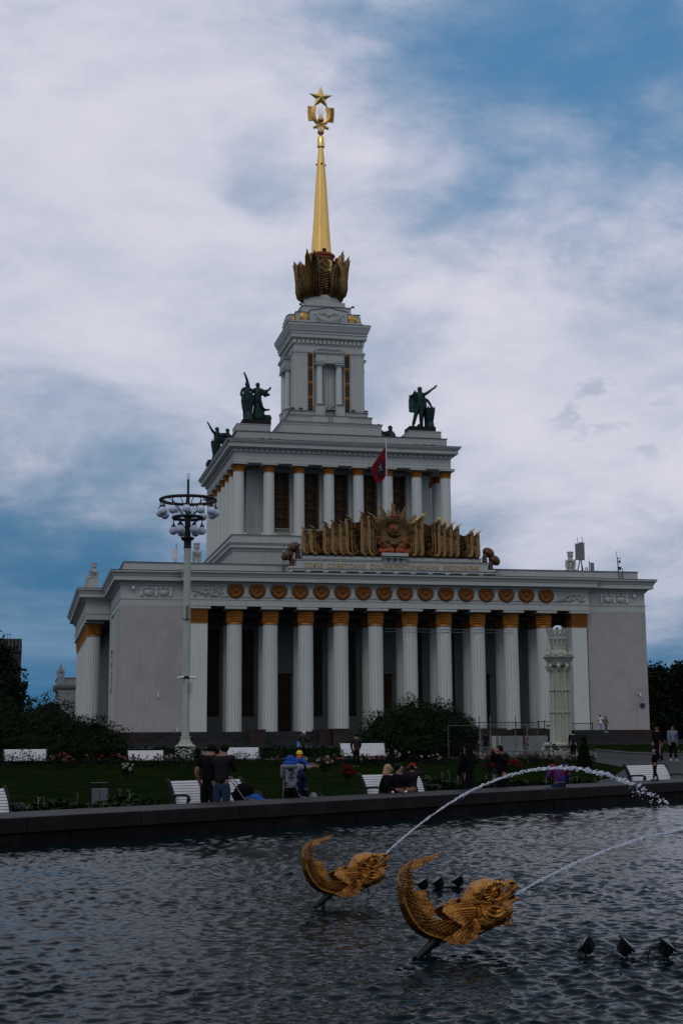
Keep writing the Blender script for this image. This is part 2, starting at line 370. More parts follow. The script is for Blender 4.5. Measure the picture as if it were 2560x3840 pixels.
# parapet of granite blocks round the pool
par = thing('pool_parapet', 'low wall of dark polished granite blocks with a broad pale-topped coping round the pool', 'parapet', (0, 0, 0))
L = 2.36; n = int((EB-EA)/L)
gc = G(); TB = Matrix.Rotation(ANG, 4, 'Z')
def pbox(g, s0, s1, t0, t1, z0, z1, b=.012):
    T = Matrix.Translation(P0) @ TB
    bm = bmesh.new(); 
    vs = [bm.verts.new(T @ Vector(p)) for p in [(s0, t0, z0), (s1, t0, z0), (s1, t1, z0), (s0, t1, z0), (s0, t0, z1), (s1, t0, z1), (s1, t1, z1), (s0, t1, z1)]]
    for f in [(3, 2, 1, 0), (4, 5, 6, 7), (0, 1, 5, 4), (1, 2, 6, 5), (2, 3, 7, 6), (3, 0, 4, 7)]: bm.faces.new([vs[i] for i in f])
    bmesh.ops.bevel(bm, geom=bm.edges[:], offset=b, segments=1, affect='EDGES')
    bm.verts.ensure_lookup_table(); bm.faces.ensure_lookup_table()
    return g.add([tuple(v.co) for v in bm.verts], [tuple(v.index for v in f.verts) for f in bm.faces])
for i in range(n):
    s0 = EA+i*L; g = G(); pbox(g, s0+.004, s0+L-.004, -.0, 1.56, .33, .58+R(-.002, .002)); part('coping_block', g, 'coping granite', par)
    g = G(); pbox(g, s0+.9+.004, s0+.9+L-.004, .045, 1.5, -.25, .325); part('wall_block', g, 'wall granite', par)

# paths, lawn, far lawns
def strip(s0, s1, t0, t1): return [pe(s0, t0)[:2], pe(s1, t0)[:2], pe(s1, t1)[:2], pe(s0, t1)[:2]]
sheet('path', strip(EA, EB+8, 1.56, 4.6), 'asphalt', .004)
sheet('lawn', [(-30, 14), pe(9, 4.6)[:2], pe(20, 4.6)[:2], (22, 52), (27, 62), (30, 75), (29.5, 86), (-30, 86)], 'lawn', .008)
sheet('bank_lawn', [(-60, 92), (31, 92), (31, 112), (46, 112), (46, 121), (-60, 121)], 'lawn', .01)
sheet('pavement', [(33.2, 73.5), (35.5, 73.9), (60, 73.9), (60, 88), (41.5, 86.5), (43.4, 106), (34.1, 82)], 'asphalt', .012)
sheet('flower_bed', [(42.6, 88.5), (75, 88.5), (75, 125.5), (44.2, 125.5)], 'lawn', .016)
g = G(); g.tube([(43.4, 106, gz(106)+.06), (42.55, 97, gz(97)+.06), (41.55, 86.4, gz(86)+.06)], (.12, .09), 4); g.tube([(41.5, 86.4, gz(86)+.06), (60, 88, gz(88)+.06)], (.12, .09), 4)
struct('kerb', g, 'step edge')
g = G()
for i in range(7): g.box(36.2-.35*i, 60-i*2.2, gz(60)+.0, 60, 58.2-i*2.2, gz(60)+.06+.0*i)
# ------------------------------------------------------------------ pavilion
XC, YC, PT = 34.93, 169.5, 3.487
pav = thing('exhibition_pavilion', 'huge pale stepped pavilion with column porticos and a square tower', 'pavilion', (XC, 135, 1.08))
X0, X1, Y0, Y1 = 8.35, 61.5, 135., 204.
SPX0, SPX1, SPY0, SPY1 = 5.8, 64.05, 152.1, 186.9
PX0, PX1, PY = 14.7, 55.15, 134.42
OUT = [(X0, Y0), (PX0, Y0), (PX0, PY), (PX1, PY), (PX1, Y0), (X1, Y0), (X1, SPY0), (SPX1, SPY0), (SPX1, SPY1), (X1, SPY1), (X1, Y1), (X0, Y1), (X0, SPY1), (SPX0, SPY1), (SPX0, SPY0), (X0, SPY0)]
g = G(); g.sweep(OUT, [(0, 14.33), (0, 14.9), (.05, 14.92), (.05, 15.0), (-.02, 15.02), (-.02, 16.25)])
part('entablature', g, 'white stucco', pav)
g = G(); g.sweep(OUT, [(-.03, 16.24), (.10, 16.27), (.10, 16.38), (.18, 16.42), (.30, 16.6), (.62, 16.64), (.70, 16.66), (.70, 17.06), (.76, 17.08), (.78, 17.16), (.86, 17.30), (.98, 17.40), (1.0, 17.44), (1.0, 17.56), (-.3, 17.6)])
part('cornice', g, 'white stucco', pav)
g = G(); g.sweep(OUT, [(-.3, 17.61), (1.03, 17.575), (1.03, 17.62), (-.3, 17.66)]); part('flashing', g, 'flashing', pav)
g = G(); g.sweep(OUT, [(-.05, 15.0), (.06, 15.01), (.06, 15.05), (-.05, 15.06)]); part('string_course', g, 'white stucco', pav)
g = G(); g.box(X0+.2, Y0+.2, 14.2, X1-.2, Y1-.2, 17.55)
g.box(SPX0+.2, SPY0+.2, 14.2, X0+.3, SPY1-.2, 17.55); g.box(X1-.3, SPY0+.2, 14.2, SPX1-.2, SPY1-.2, 17.55); g.box(PX0+.3, PY+.3, 14.345, PX1-.3, Y0+.3, 17.5)
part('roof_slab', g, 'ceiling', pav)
# corner blocks (pink stucco) with side strips
for xa, xb in ((X0, PX0), (PX1, X1)):
    g = G(); g.box(xa, Y0, 2.45, xb, 138.6, 14.327); part('corner_wall', g, 'pink stucco', pav)
    g = G(); g.box(xa, 138.6, 2.45, xb, Y1 if xa == X0 else Y1, 14.32) if False else g.box(xa+.1, 138.6, 2.45, xb-.1 if xa == X0 else xb-.1, SPY0+.0, 14.32)
    part('side_wall', g, 'white stucco', pav)
g = G()
for ya, yb in ((139.9, 141.1), (143.2, 144.2), (149.5, 152.05)): g.box(X0-.02, ya, 2.45, X0+.2, yb, 14.32)
g.box(X0+.02, 144.6, 2.45, X0+.3, 149.2, 13.9)
part('side_pilaster', g, 'white stucco', pav)
g = G()
for k in range(26):
    zz = 6.6+k*.17; g.ball((X0-.07, 147.0+R(-.35, .35), zz), R(.12, .22), 6, 4)
part('relief', g, 'white stucco', pav, 'narrow carved garland on the side wall', True)
# wall behind the side porticos, rear
g = G(); g.box(X0+.6, SPY0+.01, 2.45, X0+1.2, SPY1, 14.3); g.box(X1-1.2, SPY0+.01, 2.45, X1-.6, SPY1, 14.3); g.box(X0, SPY1, 1.0, X1, Y1, 14.3)
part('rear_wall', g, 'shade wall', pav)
# plinth
g = G(); g.sweep([(X0-.2, Y0-.25), (X1+.2, Y0-.25), (X1+.2, SPY0-.2), (SPX1+.2, SPY0-.2), (SPX1+.2, SPY1+.2), (X1+.2, SPY1+.2), (X1+.2, Y1), (X0-.2, Y1), (X0-.2, SPY1+.2), (SPX0-.2, SPY1+.2), (SPX0-.2, SPY0-.2), (X0-.2, SPY0-.2)], [(0, .8), (0, 2.45), (-1.2, 2.46)])
part('plinth', g, 'red granite', pav)
for xa, xb in ((X0-.2, 12.2), (57.4, X1+.2)):
    k = 4
    for i in range(k):
        w = (xb-xa)/k; g = G(); g.box(xa+i*w+.012, Y0-.33, 1.1, xa+(i+1)*w-.012, Y0-.2, 2.43); part('plinth_panel', g, 'red granite', pav)
g = G(); g.box(PX0-.5, PY-.6, 2.2, PX1+.5, 142, 2.447); part('portico_floor', g, 'step granite', pav)
# columns: fluted shaft, gilded capital, abacus
def fluted(r0, r1, h, n=16):
    prof = [(0, 1), (.10, 1), (.34, .998), (.67, .98), (1, r1/r0)]
    rs = []
    for tz, f in prof:
        r = r0*(1+(r1/r0-1)*tz); ring = []
        for k in range(n):
            for da, q in ((.0, .90), (.13, .93), (.18, 1), (.82, 1), (.87, .93)):
                a = 2*pi*(k+da)/n; ring.append((r*q*cos(a), r*q*sin(a), h*tz))
        rs.append(ring)
    return G().rings(rs)
def capital(r, h, n=96):
    rs = []; nzs = 26
    for i in range(nzs+1):
        t = i/nzs; ring = []
        base = r*(1.03+.10*t**2.2)
        for j in range(n):
            a = 2*pi*j/n; u = a*12/pi
            if t < .06 or .94 < t: q = .07
            elif t < .12: q = 0
            elif t > .88: q = .02
            else:
                ph = (t*6+abs((u % 1)-.5)*1.1) % 1       # chevrons like ears of wheat
                q = .095 if ph > .45 else -.01
                if abs((u % 1)-.5) < .09: q = .09
                if .5 < (u % 1)+.0 and False: q = 0
                if (u % 1) < .1 or (u % 1) > .9: q = -.05
            ring.append(((base+q*r)*cos(a), (base+q*r)*sin(a), t*h))
        rs.append(ring)
    return G().rings(rs)
ch = 10.22; CAPZ = 12.67-2.45
colm = mesh('column', fluted(.745, .715, ch), 'column stucco', 35)
capm = mesh('capital', capital(.715, 1.36), 'orange gilding', 50)
g = G().box(-1.04, -1.16, 11.62, 1.04, 1.02, 11.82); g.frust(-.98, -.98, .98, .98, 11.57, 11.62, 0); g.box(-.9, -.9, 11.82, .9, .9, 11.879)
abam = mesh('abacus', g, 'white stucco')
def column(x, y, z0, parent=pav):
    o = bpy.data.objects.new('column', colm); COL.objects.link(o); o.parent = parent; o.location = Vector((x, y, z0))-org(parent)
    c = bpy.data.objects.new('capital', capm); COL.objects.link(c); c.parent = o; c.location = (0, 0, ch)
    a = bpy.data.objects.new('abacus', abam); COL.objects.link(a); a.parent = o
    return o
for i in range(10): column(XC+(i-4.5)*PT, 135.45, 2.45)
for i in range(10):
    x = XC+(i-4.5)*PT; o = column(x, 138.1, 2.45)
for i in range(10): column(SPX0+.95, YC+(i-4.5)*PT, 2.45)
for sx in (-1, 1):                                 # pilasters closing the portico
    x = XC+sx*5.5*PT; g = G(); g.box(x-.8, 134.6, 2.45, x+.8, 136.3, 12.67)
    p = part('pilaster', g, 'column stucco', pav)
    g = G(); g.box(x-.83, 134.56, 12.67, x+.83, 136.34, 12.76); g.box(x-.80, 134.6, 12.76, x+.80, 136.3, 13.9); g.box(x-.86, 134.52, 13.9, x+.86, 136.4, 14.02)
    for k in range(7):
        for q in range(9):
            xx = x-.69+k*.23; zz = 12.88+q*.115
            g.prism([(xx-.1, zz+.06), (xx, zz), (xx+.1, zz+.06), (xx+.1, zz+.1), (xx, zz+.045), (xx-.1, zz+.1)], 134.50, 134.61)
    part('capital', g, 'orange gilding', p)
    g = G(); g.box(x-1.05, 134.27, 14.07, x+1.05, 136.6, 14.27); part('abacus', g, 'white stucco', p)
# back wall of the portico with doorways and dark panels
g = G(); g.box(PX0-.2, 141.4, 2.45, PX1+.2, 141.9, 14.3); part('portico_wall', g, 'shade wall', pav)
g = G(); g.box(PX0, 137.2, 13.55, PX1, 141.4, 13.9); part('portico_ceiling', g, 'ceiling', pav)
for i in range(11):
    x = XC+(i-5)*PT
    if i in (2, 5, 8):
        g = G(); g.box(x-1.35, 141.25, 2.45, x+1.35, 141.39, 8.2); d = part('door', g, 'panel dark', pav)
        g = G()
        for sx in (-1, 1):
            for zz in (2.7, 4.6, 6.4): g.box(x+sx*.66-.5, 141.2, zz, x+sx*.66+.5, 141.25, zz+1.5)
        part('door_panel', g, 'panel bronze', d)
        g = G(); g.sweep(rect(x-1.4, 141.2, x+1.4, 141.5), [(0, 8.2), (.2, 8.25), (.2, 8.5), (0, 8.55)]); part('door_hood', g, 'shade wall', d)
    else:
        g = G(); g.box(x-1.1, 141.3, 4.0, x+1.1, 141.39, 12.6)
        for k in range(5): g.box(x-.9, 141.24, 4.3+k*1.65, x+.9, 141.3, 5.7+k*1.65)
        part('wall_panel', g, 'panel dark', pav)
g = G()
for zz in (12.35, 12.05): g.tube([(XC-.5*PT+.7, 134.72, zz), (XC+3.5*PT, 134.72, zz)], .022, 5)
part('cable', g, 'galvanised', pav)
# frieze: sixteen medallions with little sheaves between
def medal(seed):
    random.seed(seed); rs = []; nr, na = 18, 48
    k = random.choice((5, 6, 7)); ph = R(0, 1)
    for i in range(nr+1):
        r = .8*(1-i/nr); ring = []
        for j in range(na):
            a = 2*pi*j/na; x = r*cos(a); y = r*sin(a)
            h = .10
            if r > .74: h = .04+.10*(.8-r)/.06
            elif r > .70: h = .14
            elif .44 < r < .66: h = .11+.07*abs(sin(a*13+r*9))*(1 if y < .42 else .3)
            elif y > .0: h = .11+.05*(sin(a*18) > 0)*(r/.44)
            if hypot(x, y+.02) < .2: h = .17-.05*hypot(x, y+.02)
            if abs(x) < .16 and abs(y+.58) < .13: h = .2
            if abs(x-y*.6) < .03 and r < .18: h = .22
            h += .03*noise.noise(Vector((x*7, y*7, seed)))
            ring.append((x, -h, y))
        rs.append(ring)
    rs = [[(p[0], .1, p[2]) for p in rs[0]]]+rs
    return mesh('medallion', G().rings(rs), 'medallion gilding', 60)
mds = [medal(q) for q in (3, 4, 5)]; random.seed(9)
for i in range(16):
    o = bpy.data.objects.new('medallion', mds[i % 3]); COL.objects.link(o); o.parent = pav; o.location = Vector((19.2+i*2.0927, PY-.02, 15.85))-org(pav)
def sheaf_mesh():
    g = G(); g.lathe([(.10, -.62), (.17, -.5), (.13, -.38), (.2, -.2), (.16, -.05), (.19, .1), (.12, .2), (.16, .35), (.05, .45)], 8, sy=.5)
    for sx in (-1, 1):
        g.tube([(0, 0, -.5), (sx*.22, -.03, -.52), (sx*.4, -.02, -.64)], [.05, .07, .04], 5)
        for k in range(3): g.ball((sx*(.18+k*.09), -.04, -.45-.06*k), .06, 5, 4)
    return mesh('sheaf', g, 'white stucco', True)
sm_ = sheaf_mesh()
for i in range(17):
    o = bpy.data.objects.new('sheaf_ornament', sm_); COL.objects.link(o); o.parent = pav; o.location = Vector((19.2+(i-.5)*2.0927, PY-.02, 15.8))-org(pav)
def leafrelief(x0, x1, y, z0, z1, n, seed):
    random.seed(seed); g = G()
    for k in range(n):
        cx_ = R(x0, x1); cz = R(z0+.1, z1-.1); a = R(0, pi); l = R(.22, .42); w = R(.06, .1)
        T = Matrix.Translation((cx_, y-.03, cz)) @ Matrix.Rotation(a, 4, 'Y')
        g.add([T @ Vector(p) for p in [(-l, 0, 0), (0, -.06, w), (l, 0, 0), (0, -.06, -w), (0, -.16, 0), (0, .04, 0)]], [(0, 1, 4), (1, 2, 4), (2, 3, 4), (3, 0, 4), (1, 0, 5), (2, 1, 5), (3, 2, 5), (0, 3, 5)])
    for k in range(int((x1-x0)/.55)):
        xx = x0+.3+k*.55; g.tube([(xx-.3, y-.05, z0+.15), (xx, y-.09, z0+.5), (xx+.2, y-.05, z1-.1)], [.05, .06, .03], 5)
    return g
part('relief', leafrelief(15.15, 18.0, PY, 15.2, 16.1, 46, 3), 'white stucco', pav, 'carved oak leaves at the left end of the medallion frieze')
part('relief', leafrelief(51.8, 54.6, PY, 15.2, 16.1, 46, 4), 'white stucco', pav, 'carved oak leaves at the right end of the medallion frieze')
def swag(xc, y):
    g = G()
    for q in (-1.38, 0, 1.38):
        g.lathe([(.12, -.48), (.17, -.42), (.17, -.02), (.13, .0), (.13, .06), (.19, .1), (.19, .36), (.1, .42)], 8, (xc+q, y-.04, 15.67), sy=.6); g.ball((xc+q, y-.16, 15.92), .1, 7, 5)
    for q in (-.69, .69):
        for i in range(7):
            for j in range(10):
                a = pi*(.5+i)/7; rr = .1+.38*j/10
                xx = xc+q+cos(a)*rr*1.0; zz = 15.78-sin(a)*rr*1.05
                g.ball((xx, y-.14-.12*(1-j/10), zz), R(.055, .075), 5, 4)
        for s2 in (-1, 1):
            g.ball((xc+q+s2*.3, y-.1, 16.0), .13, 6, 4); g.tube([(xc+q+s2*.3, y-.08, 15.95), (xc+q+s2*.15, y-.1, 16.18)], [.08, .03], 5)
    return g
part('relief', swag(11.68, Y0), 'column stucco', pav, 'pair of carved fruit bowls on the left corner block', True)
part('relief', swag(58.14, Y0), 'column stucco', pav, 'pair of carved fruit bowls on the right corner block', True)
# attic storey of the main block
g = G(); g.sweep(rect(8.7, 136.1, 61.3, 203), [(0, 17.6), (0, 18.5), (.06, 18.52), (.06, 18.58), (-3, 18.6)]); part('attic_wall', g, 'white stucco', pav)
g = G(); g.sweep(rect(8.7, 136.1, 61.3, 203), [(-.3, 18.59), (.1, 18.585), (.1, 18.63), (-.3, 18.65)]); part('flashing', g, 'flashing', pav)
g = G(); g.box(9, 137, 18.3, 61, 202.5, 18.5); part('main_roof', g, 'flashing', pav)
# ladders over the attic
for x in (59.42, 24.25):
    g = G()
    for q in (-.22, .22): g.box(x+q-.035, 135.98, 17.66, x+q+.035, 136.05, 18.95)
    for k in range(4): g.box(x-.22, 135.99, 17.85+k*.25, x+.22, 136.04, 17.88+k*.25)
    part('roof_ladder', g, 'galvanised', pav)
# carved urns on the roof edge
def urn():
    g = G(); g.box(-.62, -.62, 0, .62, .62, .95)
    g.box(-.5, -.5, .95, .5, .5, 1.05)
    for k in range(70):
        a = R(0, 2*pi); zz = R(1.08, 1.95); g.ball((cos(a)*R(.3, .46), sin(a)*R(.3, .46), zz), R(.08, .16), 5, 4)
    for q in range(4):
        T = RZ(q*pi/2+pi/4)
        for k in range(6):
            g.tube([T @ Vector((.3, 0, 1.1+k*.14)), T @ Vector((.52, 0, 1.25+k*.14)), T @ Vector((.66, 0, 1.42+k*.13))], [.09, .07, .03], 5)
    g.lathe([(.3, 1.9), (.24, 2.1), (.30, 2.35), (.36, 2.4), (.36, 2.46), (.30, 2.5), (.36, 2.72), (.38, 2.76), (.38, 2.82), (.1, 2.84)], 14)
    return mesh('roof_urn', g, 'white stucco', 50)
um = urn()
URNS = [(15.7, 136.9, 17.75), (54.3, 136.9, 17.75), (6.6, 153.2, 17.62), (6.6, 160.2, 17.62), (6.6, 168, 17.62), (6.6, 178, 17.62)]
for p in URNS:
    o = bpy.data.objects.new('roof_urn', um); COL.objects.link(o); o.parent = pav; o.location = Vector(p)-org(pav); o.scale = (.9, .9, 1.03)

# ---- upper colonnade storey
H2 = 12.2
g = G(); g.box(XC-12.93, 156.57, 17.5, XC+12.93, 182.4, 22.8); part('upper_base_wall', g, 'grey stucco', pav)
g = G(); g.sweep(rect(XC-12.93, 156.57, XC+12.93, 182.43), [(0, 22.6), (.1, 22.64), (.1, 22.8), (.3, 22.92), (.34, 23.0), (.34, 23.32), (.42, 23.34), (.46, 23.46), (-.3, 23.5)]); part('base_moulding', g, 'white stucco', pav)
g = G(); g.sweep(rect(XC-13.0, 156.5, XC+13.0, 182.5), [(-.3, 23.49), (0, 23.5), (0, 24.32), (.06, 24.34), (.06, 24.42), (-4, 24.45)]); part('stylobate', g, 'white stucco', pav)
g = G(); g.sweep(rect(XC-13.39, 156.11, XC+13.39, 182.89), [(-.3, 23.49), (.03, 23.465), (.03, 23.5), (-.3, 23.52)]); g.sweep(rect(XC-13.0, 156.5, XC+13.0, 182.5), [(-.3, 24.44), (.1, 24.425), (.1, 24.47), (-.3, 24.49)]); part('flashing', g, 'flashing', pav)
g = G(); g.box(XC-12.9, 156.7, 24.3, XC+12.9, 182.3, 24.4); part('gallery_floor', g, 'white stucco', pav)
g = G().rings([[(r*cos(2*pi*j/28), r*sin(2*pi*j/28), zz) for j in range(28)] for r, zz in ((.64, 0), (.64, .12), (.625, 2.5), (.60, 7.33))])
cu = mesh('column', g, 'column stucco', 40); cuc = mesh('capital', capital(.60, .74, 72), 'orange gilding', 50)
g = G().box(-.91, -.91, 8.1, .91, .91, 8.34); g.box(-.94, -.94, 8.31, .94, .94, 8.345); cua = mesh('abacus', g, 'white stucco')
CE = G().lathe([(.62, 8.05), (.82, 8.1)], 24)
ring = [(i, 0) for i in range(8)]+[(0, j) for j in range(1, 8)]+[(7, j) for j in range(1, 8)]
for i, j in ring:
    x = XC-H2+i*H2*2/7; y = YC-H2+j*H2*2/7
    o = bpy.data.objects.new('column', cu); COL.objects.link(o); o.parent = pav; o.location = Vector((x, y, 24.45))-org(pav)
    c = bpy.data.objects.new('capital', cuc); COL.objects.link(c); c.parent = o; c.location = (0, 0, 7.33)
    a = bpy.data.objects.new('abacus', cua); COL.objects.link(a); a.parent = o
RC = rect(XC-12.75, YC-12.75, XC+12.75, YC+12.75)
g = G(); g.sweep(RC, [(-1.6, 32.8), (0, 32.8), (0, 33.18), (.03, 33.2), (.03, 33.25), (0, 33.27), (0, 33.98), (.06, 34.0), (.06, 34.36), (.5, 34.42), (.72, 34.52), (.72, 34.92), (.78, 34.96), (.84, 35.08), (1.0, 35.2), (1.02, 35.26), (1.02, 35.33), (-.8, 35.38)]); part('upper_cornice', g, 'white stucco', pav)
g = G(); g.sweep(RC, [(-.5, 35.38), (1.06, 35.335), (1.06, 35.38), (-.5, 35.42)]); part('flashing', g, 'flashing', pav)
g = G(); g.box(XC-12.5, YC-12.5, 32.82, XC+12.5, YC+12.5, 33.3); part('gallery_ceiling', g, 'ceiling', pav)
dm = mesh('dentil', G().box(-.17, -.17, 0, .17, .06, .33), 'white stucco')
nd_ = 43
for i in range(nd_):
    x = XC-12.66+i*25.32/(nd_-1)
    o = bpy.data.objects.new('dentil', dm); COL.objects.link(o); o.parent = pav; o.location = Vector((x, YC-12.81, 34.04))-org(pav)
    o = bpy.data.objects.new('dentil', dm); COL.objects.link(o); o.parent = pav; o.location = Vector((XC-12.81, YC-12.66+i*25.32/(nd_-1), 34.04))-org(pav); o.rotation_euler = (0, 0, -pi/2)
g = G()
for i in range(88):                                # egg-and-dart strip under the upper cornice edge
    x = XC-13.6+i*27.2/87; g.box(x-.08, YC-13.68, 35.03, x+.08, YC-13.5, 35.16)
    g.box(XC-13.68, YC-13.6+i*27.2/87-.08, 35.03, XC-13.5, YC-13.6+i*27.2/87+.08, 35.16)
part('egg_moulding', g, 'white stucco', pav, kind='stuff')
# inner hall with bronze panels
g = G(); g.box(XC-10.2, YC-9.6, 24.4, XC+10.2, YC+9.6, 32.9); part('hall_wall', g, 'white stucco', pav)
for i in range(7):
    x = XC+(i-3)*PT
    g = G()
    if i in (0, 6):
        g.box(x-.75+(-.3 if i else .3), YC-9.75, 24.6, x+.75+(-.3 if i else .3), YC-9.58, 32.5); part('hall_pilaster', g, 'white stucco', pav); continue
    g.box(x-1.0, YC-9.7, 25.4, x+1.0, YC-9.59, 32.3); pn = part('bronze_panel', g, 'panel dark', pav)
    g = G()
    for q in (-.88, .88): g.box(x+q-.09, YC-9.82, 25.4, x+q+.09, YC-9.7, 32.3)
    for k in range(6):
        zz = 25.55+k*1.13; g.box(x-.79, YC-9.8, zz+.98, x+.79, YC-9.7, zz+1.06)
        g.lathe([(.05, 0), (.36, .03), (.42, .1), (.3, .14)], 10, (0, 0, 0), T=TR(x, YC-9.7, zz+.5) @ Matrix.Rotation(pi/2, 4, 'X'))
        for s2 in (-1, 1):
            for s3 in (-1, 1): g.ball((x+s2*.55, YC-9.74, zz+.5+s3*.3), .16, 6, 4)
    part('lattice', g, 'panel bronze', pn)
    g = G(); g.box(x+1.1, YC-9.85, 24.5, x+1.5, YC-9.58, 32.5); g.box(x-1.5, YC-9.85, 24.5, x-1.1, YC-9.58, 32.5); part('hall_pilaster', g, 'white stucco', pav)
g = G()
for j in range(8):
    y = YC-9.2+j*2.63; g.box(XC-10.32, y-.3, 24.5, XC-10.18, y+.3, 32.5); g.box(XC+10.18, y-.3, 24.5, XC+10.32, y+.3, 32.5)
part('hall_side_pilaster', g, 'white stucco', pav)
for i in range(7):                                 # railings between columns
    x = XC+(i-3)*PT; g = G(); y = YC-H2+.35
    g.box(x-1.15, y-.04, 25.36, x+1.15, y+.04, 25.43); g.box(x-1.15, y-.03, 24.6, x+1.15, y+.03, 24.66); g.box(x-1.15, y-.03, 25.0, x+1.15, y+.03, 25.04)
    for k in range(24): g.box(x-1.14+k*.099-.012, y-.015, 24.45, x-1.14+k*.099+.012, y+.015, 25.36)
    part('railing', g, 'panel bronze' if False else 'orange gilding' if False else 'lamp stone', pav)
    for sx in (-1, 1):
        g = G(); g.box(x+sx*1.0-.16, y-.5, 24.62, x+sx*1.0+.16, y-.25, 24.78); g.box(x+sx*1.0-.02, y-.4, 24.45, x+sx*1.0+.02, y-.35, 24.62); part('floodlight', g, 'white plastic', pav)
# attic over the upper cornice, statue pedestals
g = G(); g.sweep(rect(XC-12.45, YC-12.3, XC+12.45, YC+12.3), [(0, 35.3), (0, 36.45), (.05, 36.47), (.05, 36.52), (-6, 36.55)]); part('upper_attic', g, 'grey stucco', pav)
g = G(); g.sweep(rect(XC-12.45, YC-12.3, XC+12.45, YC+12.3), [(-.3, 36.54), (.1, 36.52), (.1, 36.56), (-.3, 36.6)]); part('flashing', g, 'flashing', pav)
PED = [(24.5, 159.3), (44.85, 159.3), (24.5, 179.6), (45.0, 179.6)]
for px, py in PED:
    g = G(); g.frust(px-2.2, py-2.0, px+2.2, py+2.0, 36.53, 36.55, 0); g.box(px-1.95, py-1.8, 36.55, px+1.95, py+1.8, 37.42); g.box(px-2.0, py-1.85, 37.40, px+2.0, py+1.85, 37.47); part('statue_pedestal', g, 'grey stucco', pav)
for x in (25.3, 26.2, 27.15, 43.4, 44.4, 45.4):
    g = G(); g.box(x-.22, 156.3, 35.5, x+.22, 156.45, 35.58); g.box(x-.2, 156.33, 35.36, x-.14, 156.4, 35.5); g.box(x+.14, 156.33, 35.36, x+.2, 156.4, 35.5); part('roof_bracket', g, 'flashing', pav)

# ---- square tower
TH = 4.4
def tb(h, prof): return G().sweep(rect(XC-h, YC-h, XC+h, YC+h), prof)
g = tb(6.1, [(0, 36.3), (0, 38.95), (.06, 38.98), (.06, 39.12), (.14, 39.2), (.14, 39.28), (-2, 39.3)]); part('tower_base', g, 'grey stucco', pav)
g = tb(5.15, [(0, 39.2), (0, 40.2), (.08, 40.25), (.08, 40.34), (-1.5, 40.37)]); part('tower_base', g, 'grey stucco', pav)
g = tb(4.75, [(0, 40.3), (0, 40.9), (.06, 40.93), (.06, 41.0), (-1.5, 41.03)]); part('tower_base', g, 'grey stucco', pav)
g = tb(6.24, [(-.3, 39.30), (.04, 39.285), (.04, 39.33), (-.3, 39.35)]); g.join(tb(5.23, [(-.3, 40.37), (.04, 40.345), (.04, 40.39), (-.3, 40.41)])); g.join(tb(4.81, [(-.3, 41.04), (.04, 41.005), (.04, 41.05), (-.3, 41.07)])); part('flashing', g, 'flashing', pav)
g = G(); g.box(XC-3.95, YC-3.95, 40.9, XC+3.95, YC+3.95, 49.4); part('tower_core', g, 'white stucco', pav)
g = tb(4.3, [(0, 48.6), (0, 49.36), (.06, 49.38), (.06, 49.5), (0, 49.52), (0, 50.05), (.1, 50.08), (.25, 50.12), (.34, 50.24), (.42, 50.26), (.42, 50.68), (.5, 50.72), (.5, 50.8), (.46, 50.82), (.5, 51.05), (.6, 51.08), (.62, 51.2), (.76, 51.55), (.83, 51.7), (.85, 51.75), (.85, 51.97), (-.5, 52.0)]); part('tower_cornice', g, 'white stucco', pav)
g = tb(4.3, [(-.3, 52.0), (.89, 51.98), (.89, 52.03), (-.3, 52.06)]); part('flashing', g, 'flashing', pav)
dt = mesh('dentil', G().box(-.17, -.16, 0, .17, .1, .46), 'white stucco')
for k in (0, 3):
    for i in range(17):
        v = RZ(k*pi/2) @ Vector((-4.26+i*8.52/16, -4.36, 0))
        o = bpy.data.objects.new('dentil', dt); COL.objects.link(o); o.parent = pav; o.location = Vector((XC+v.x, YC+v.y, 49.56))-org(pav); o.rotation_euler = (0, 0, k*pi/2)
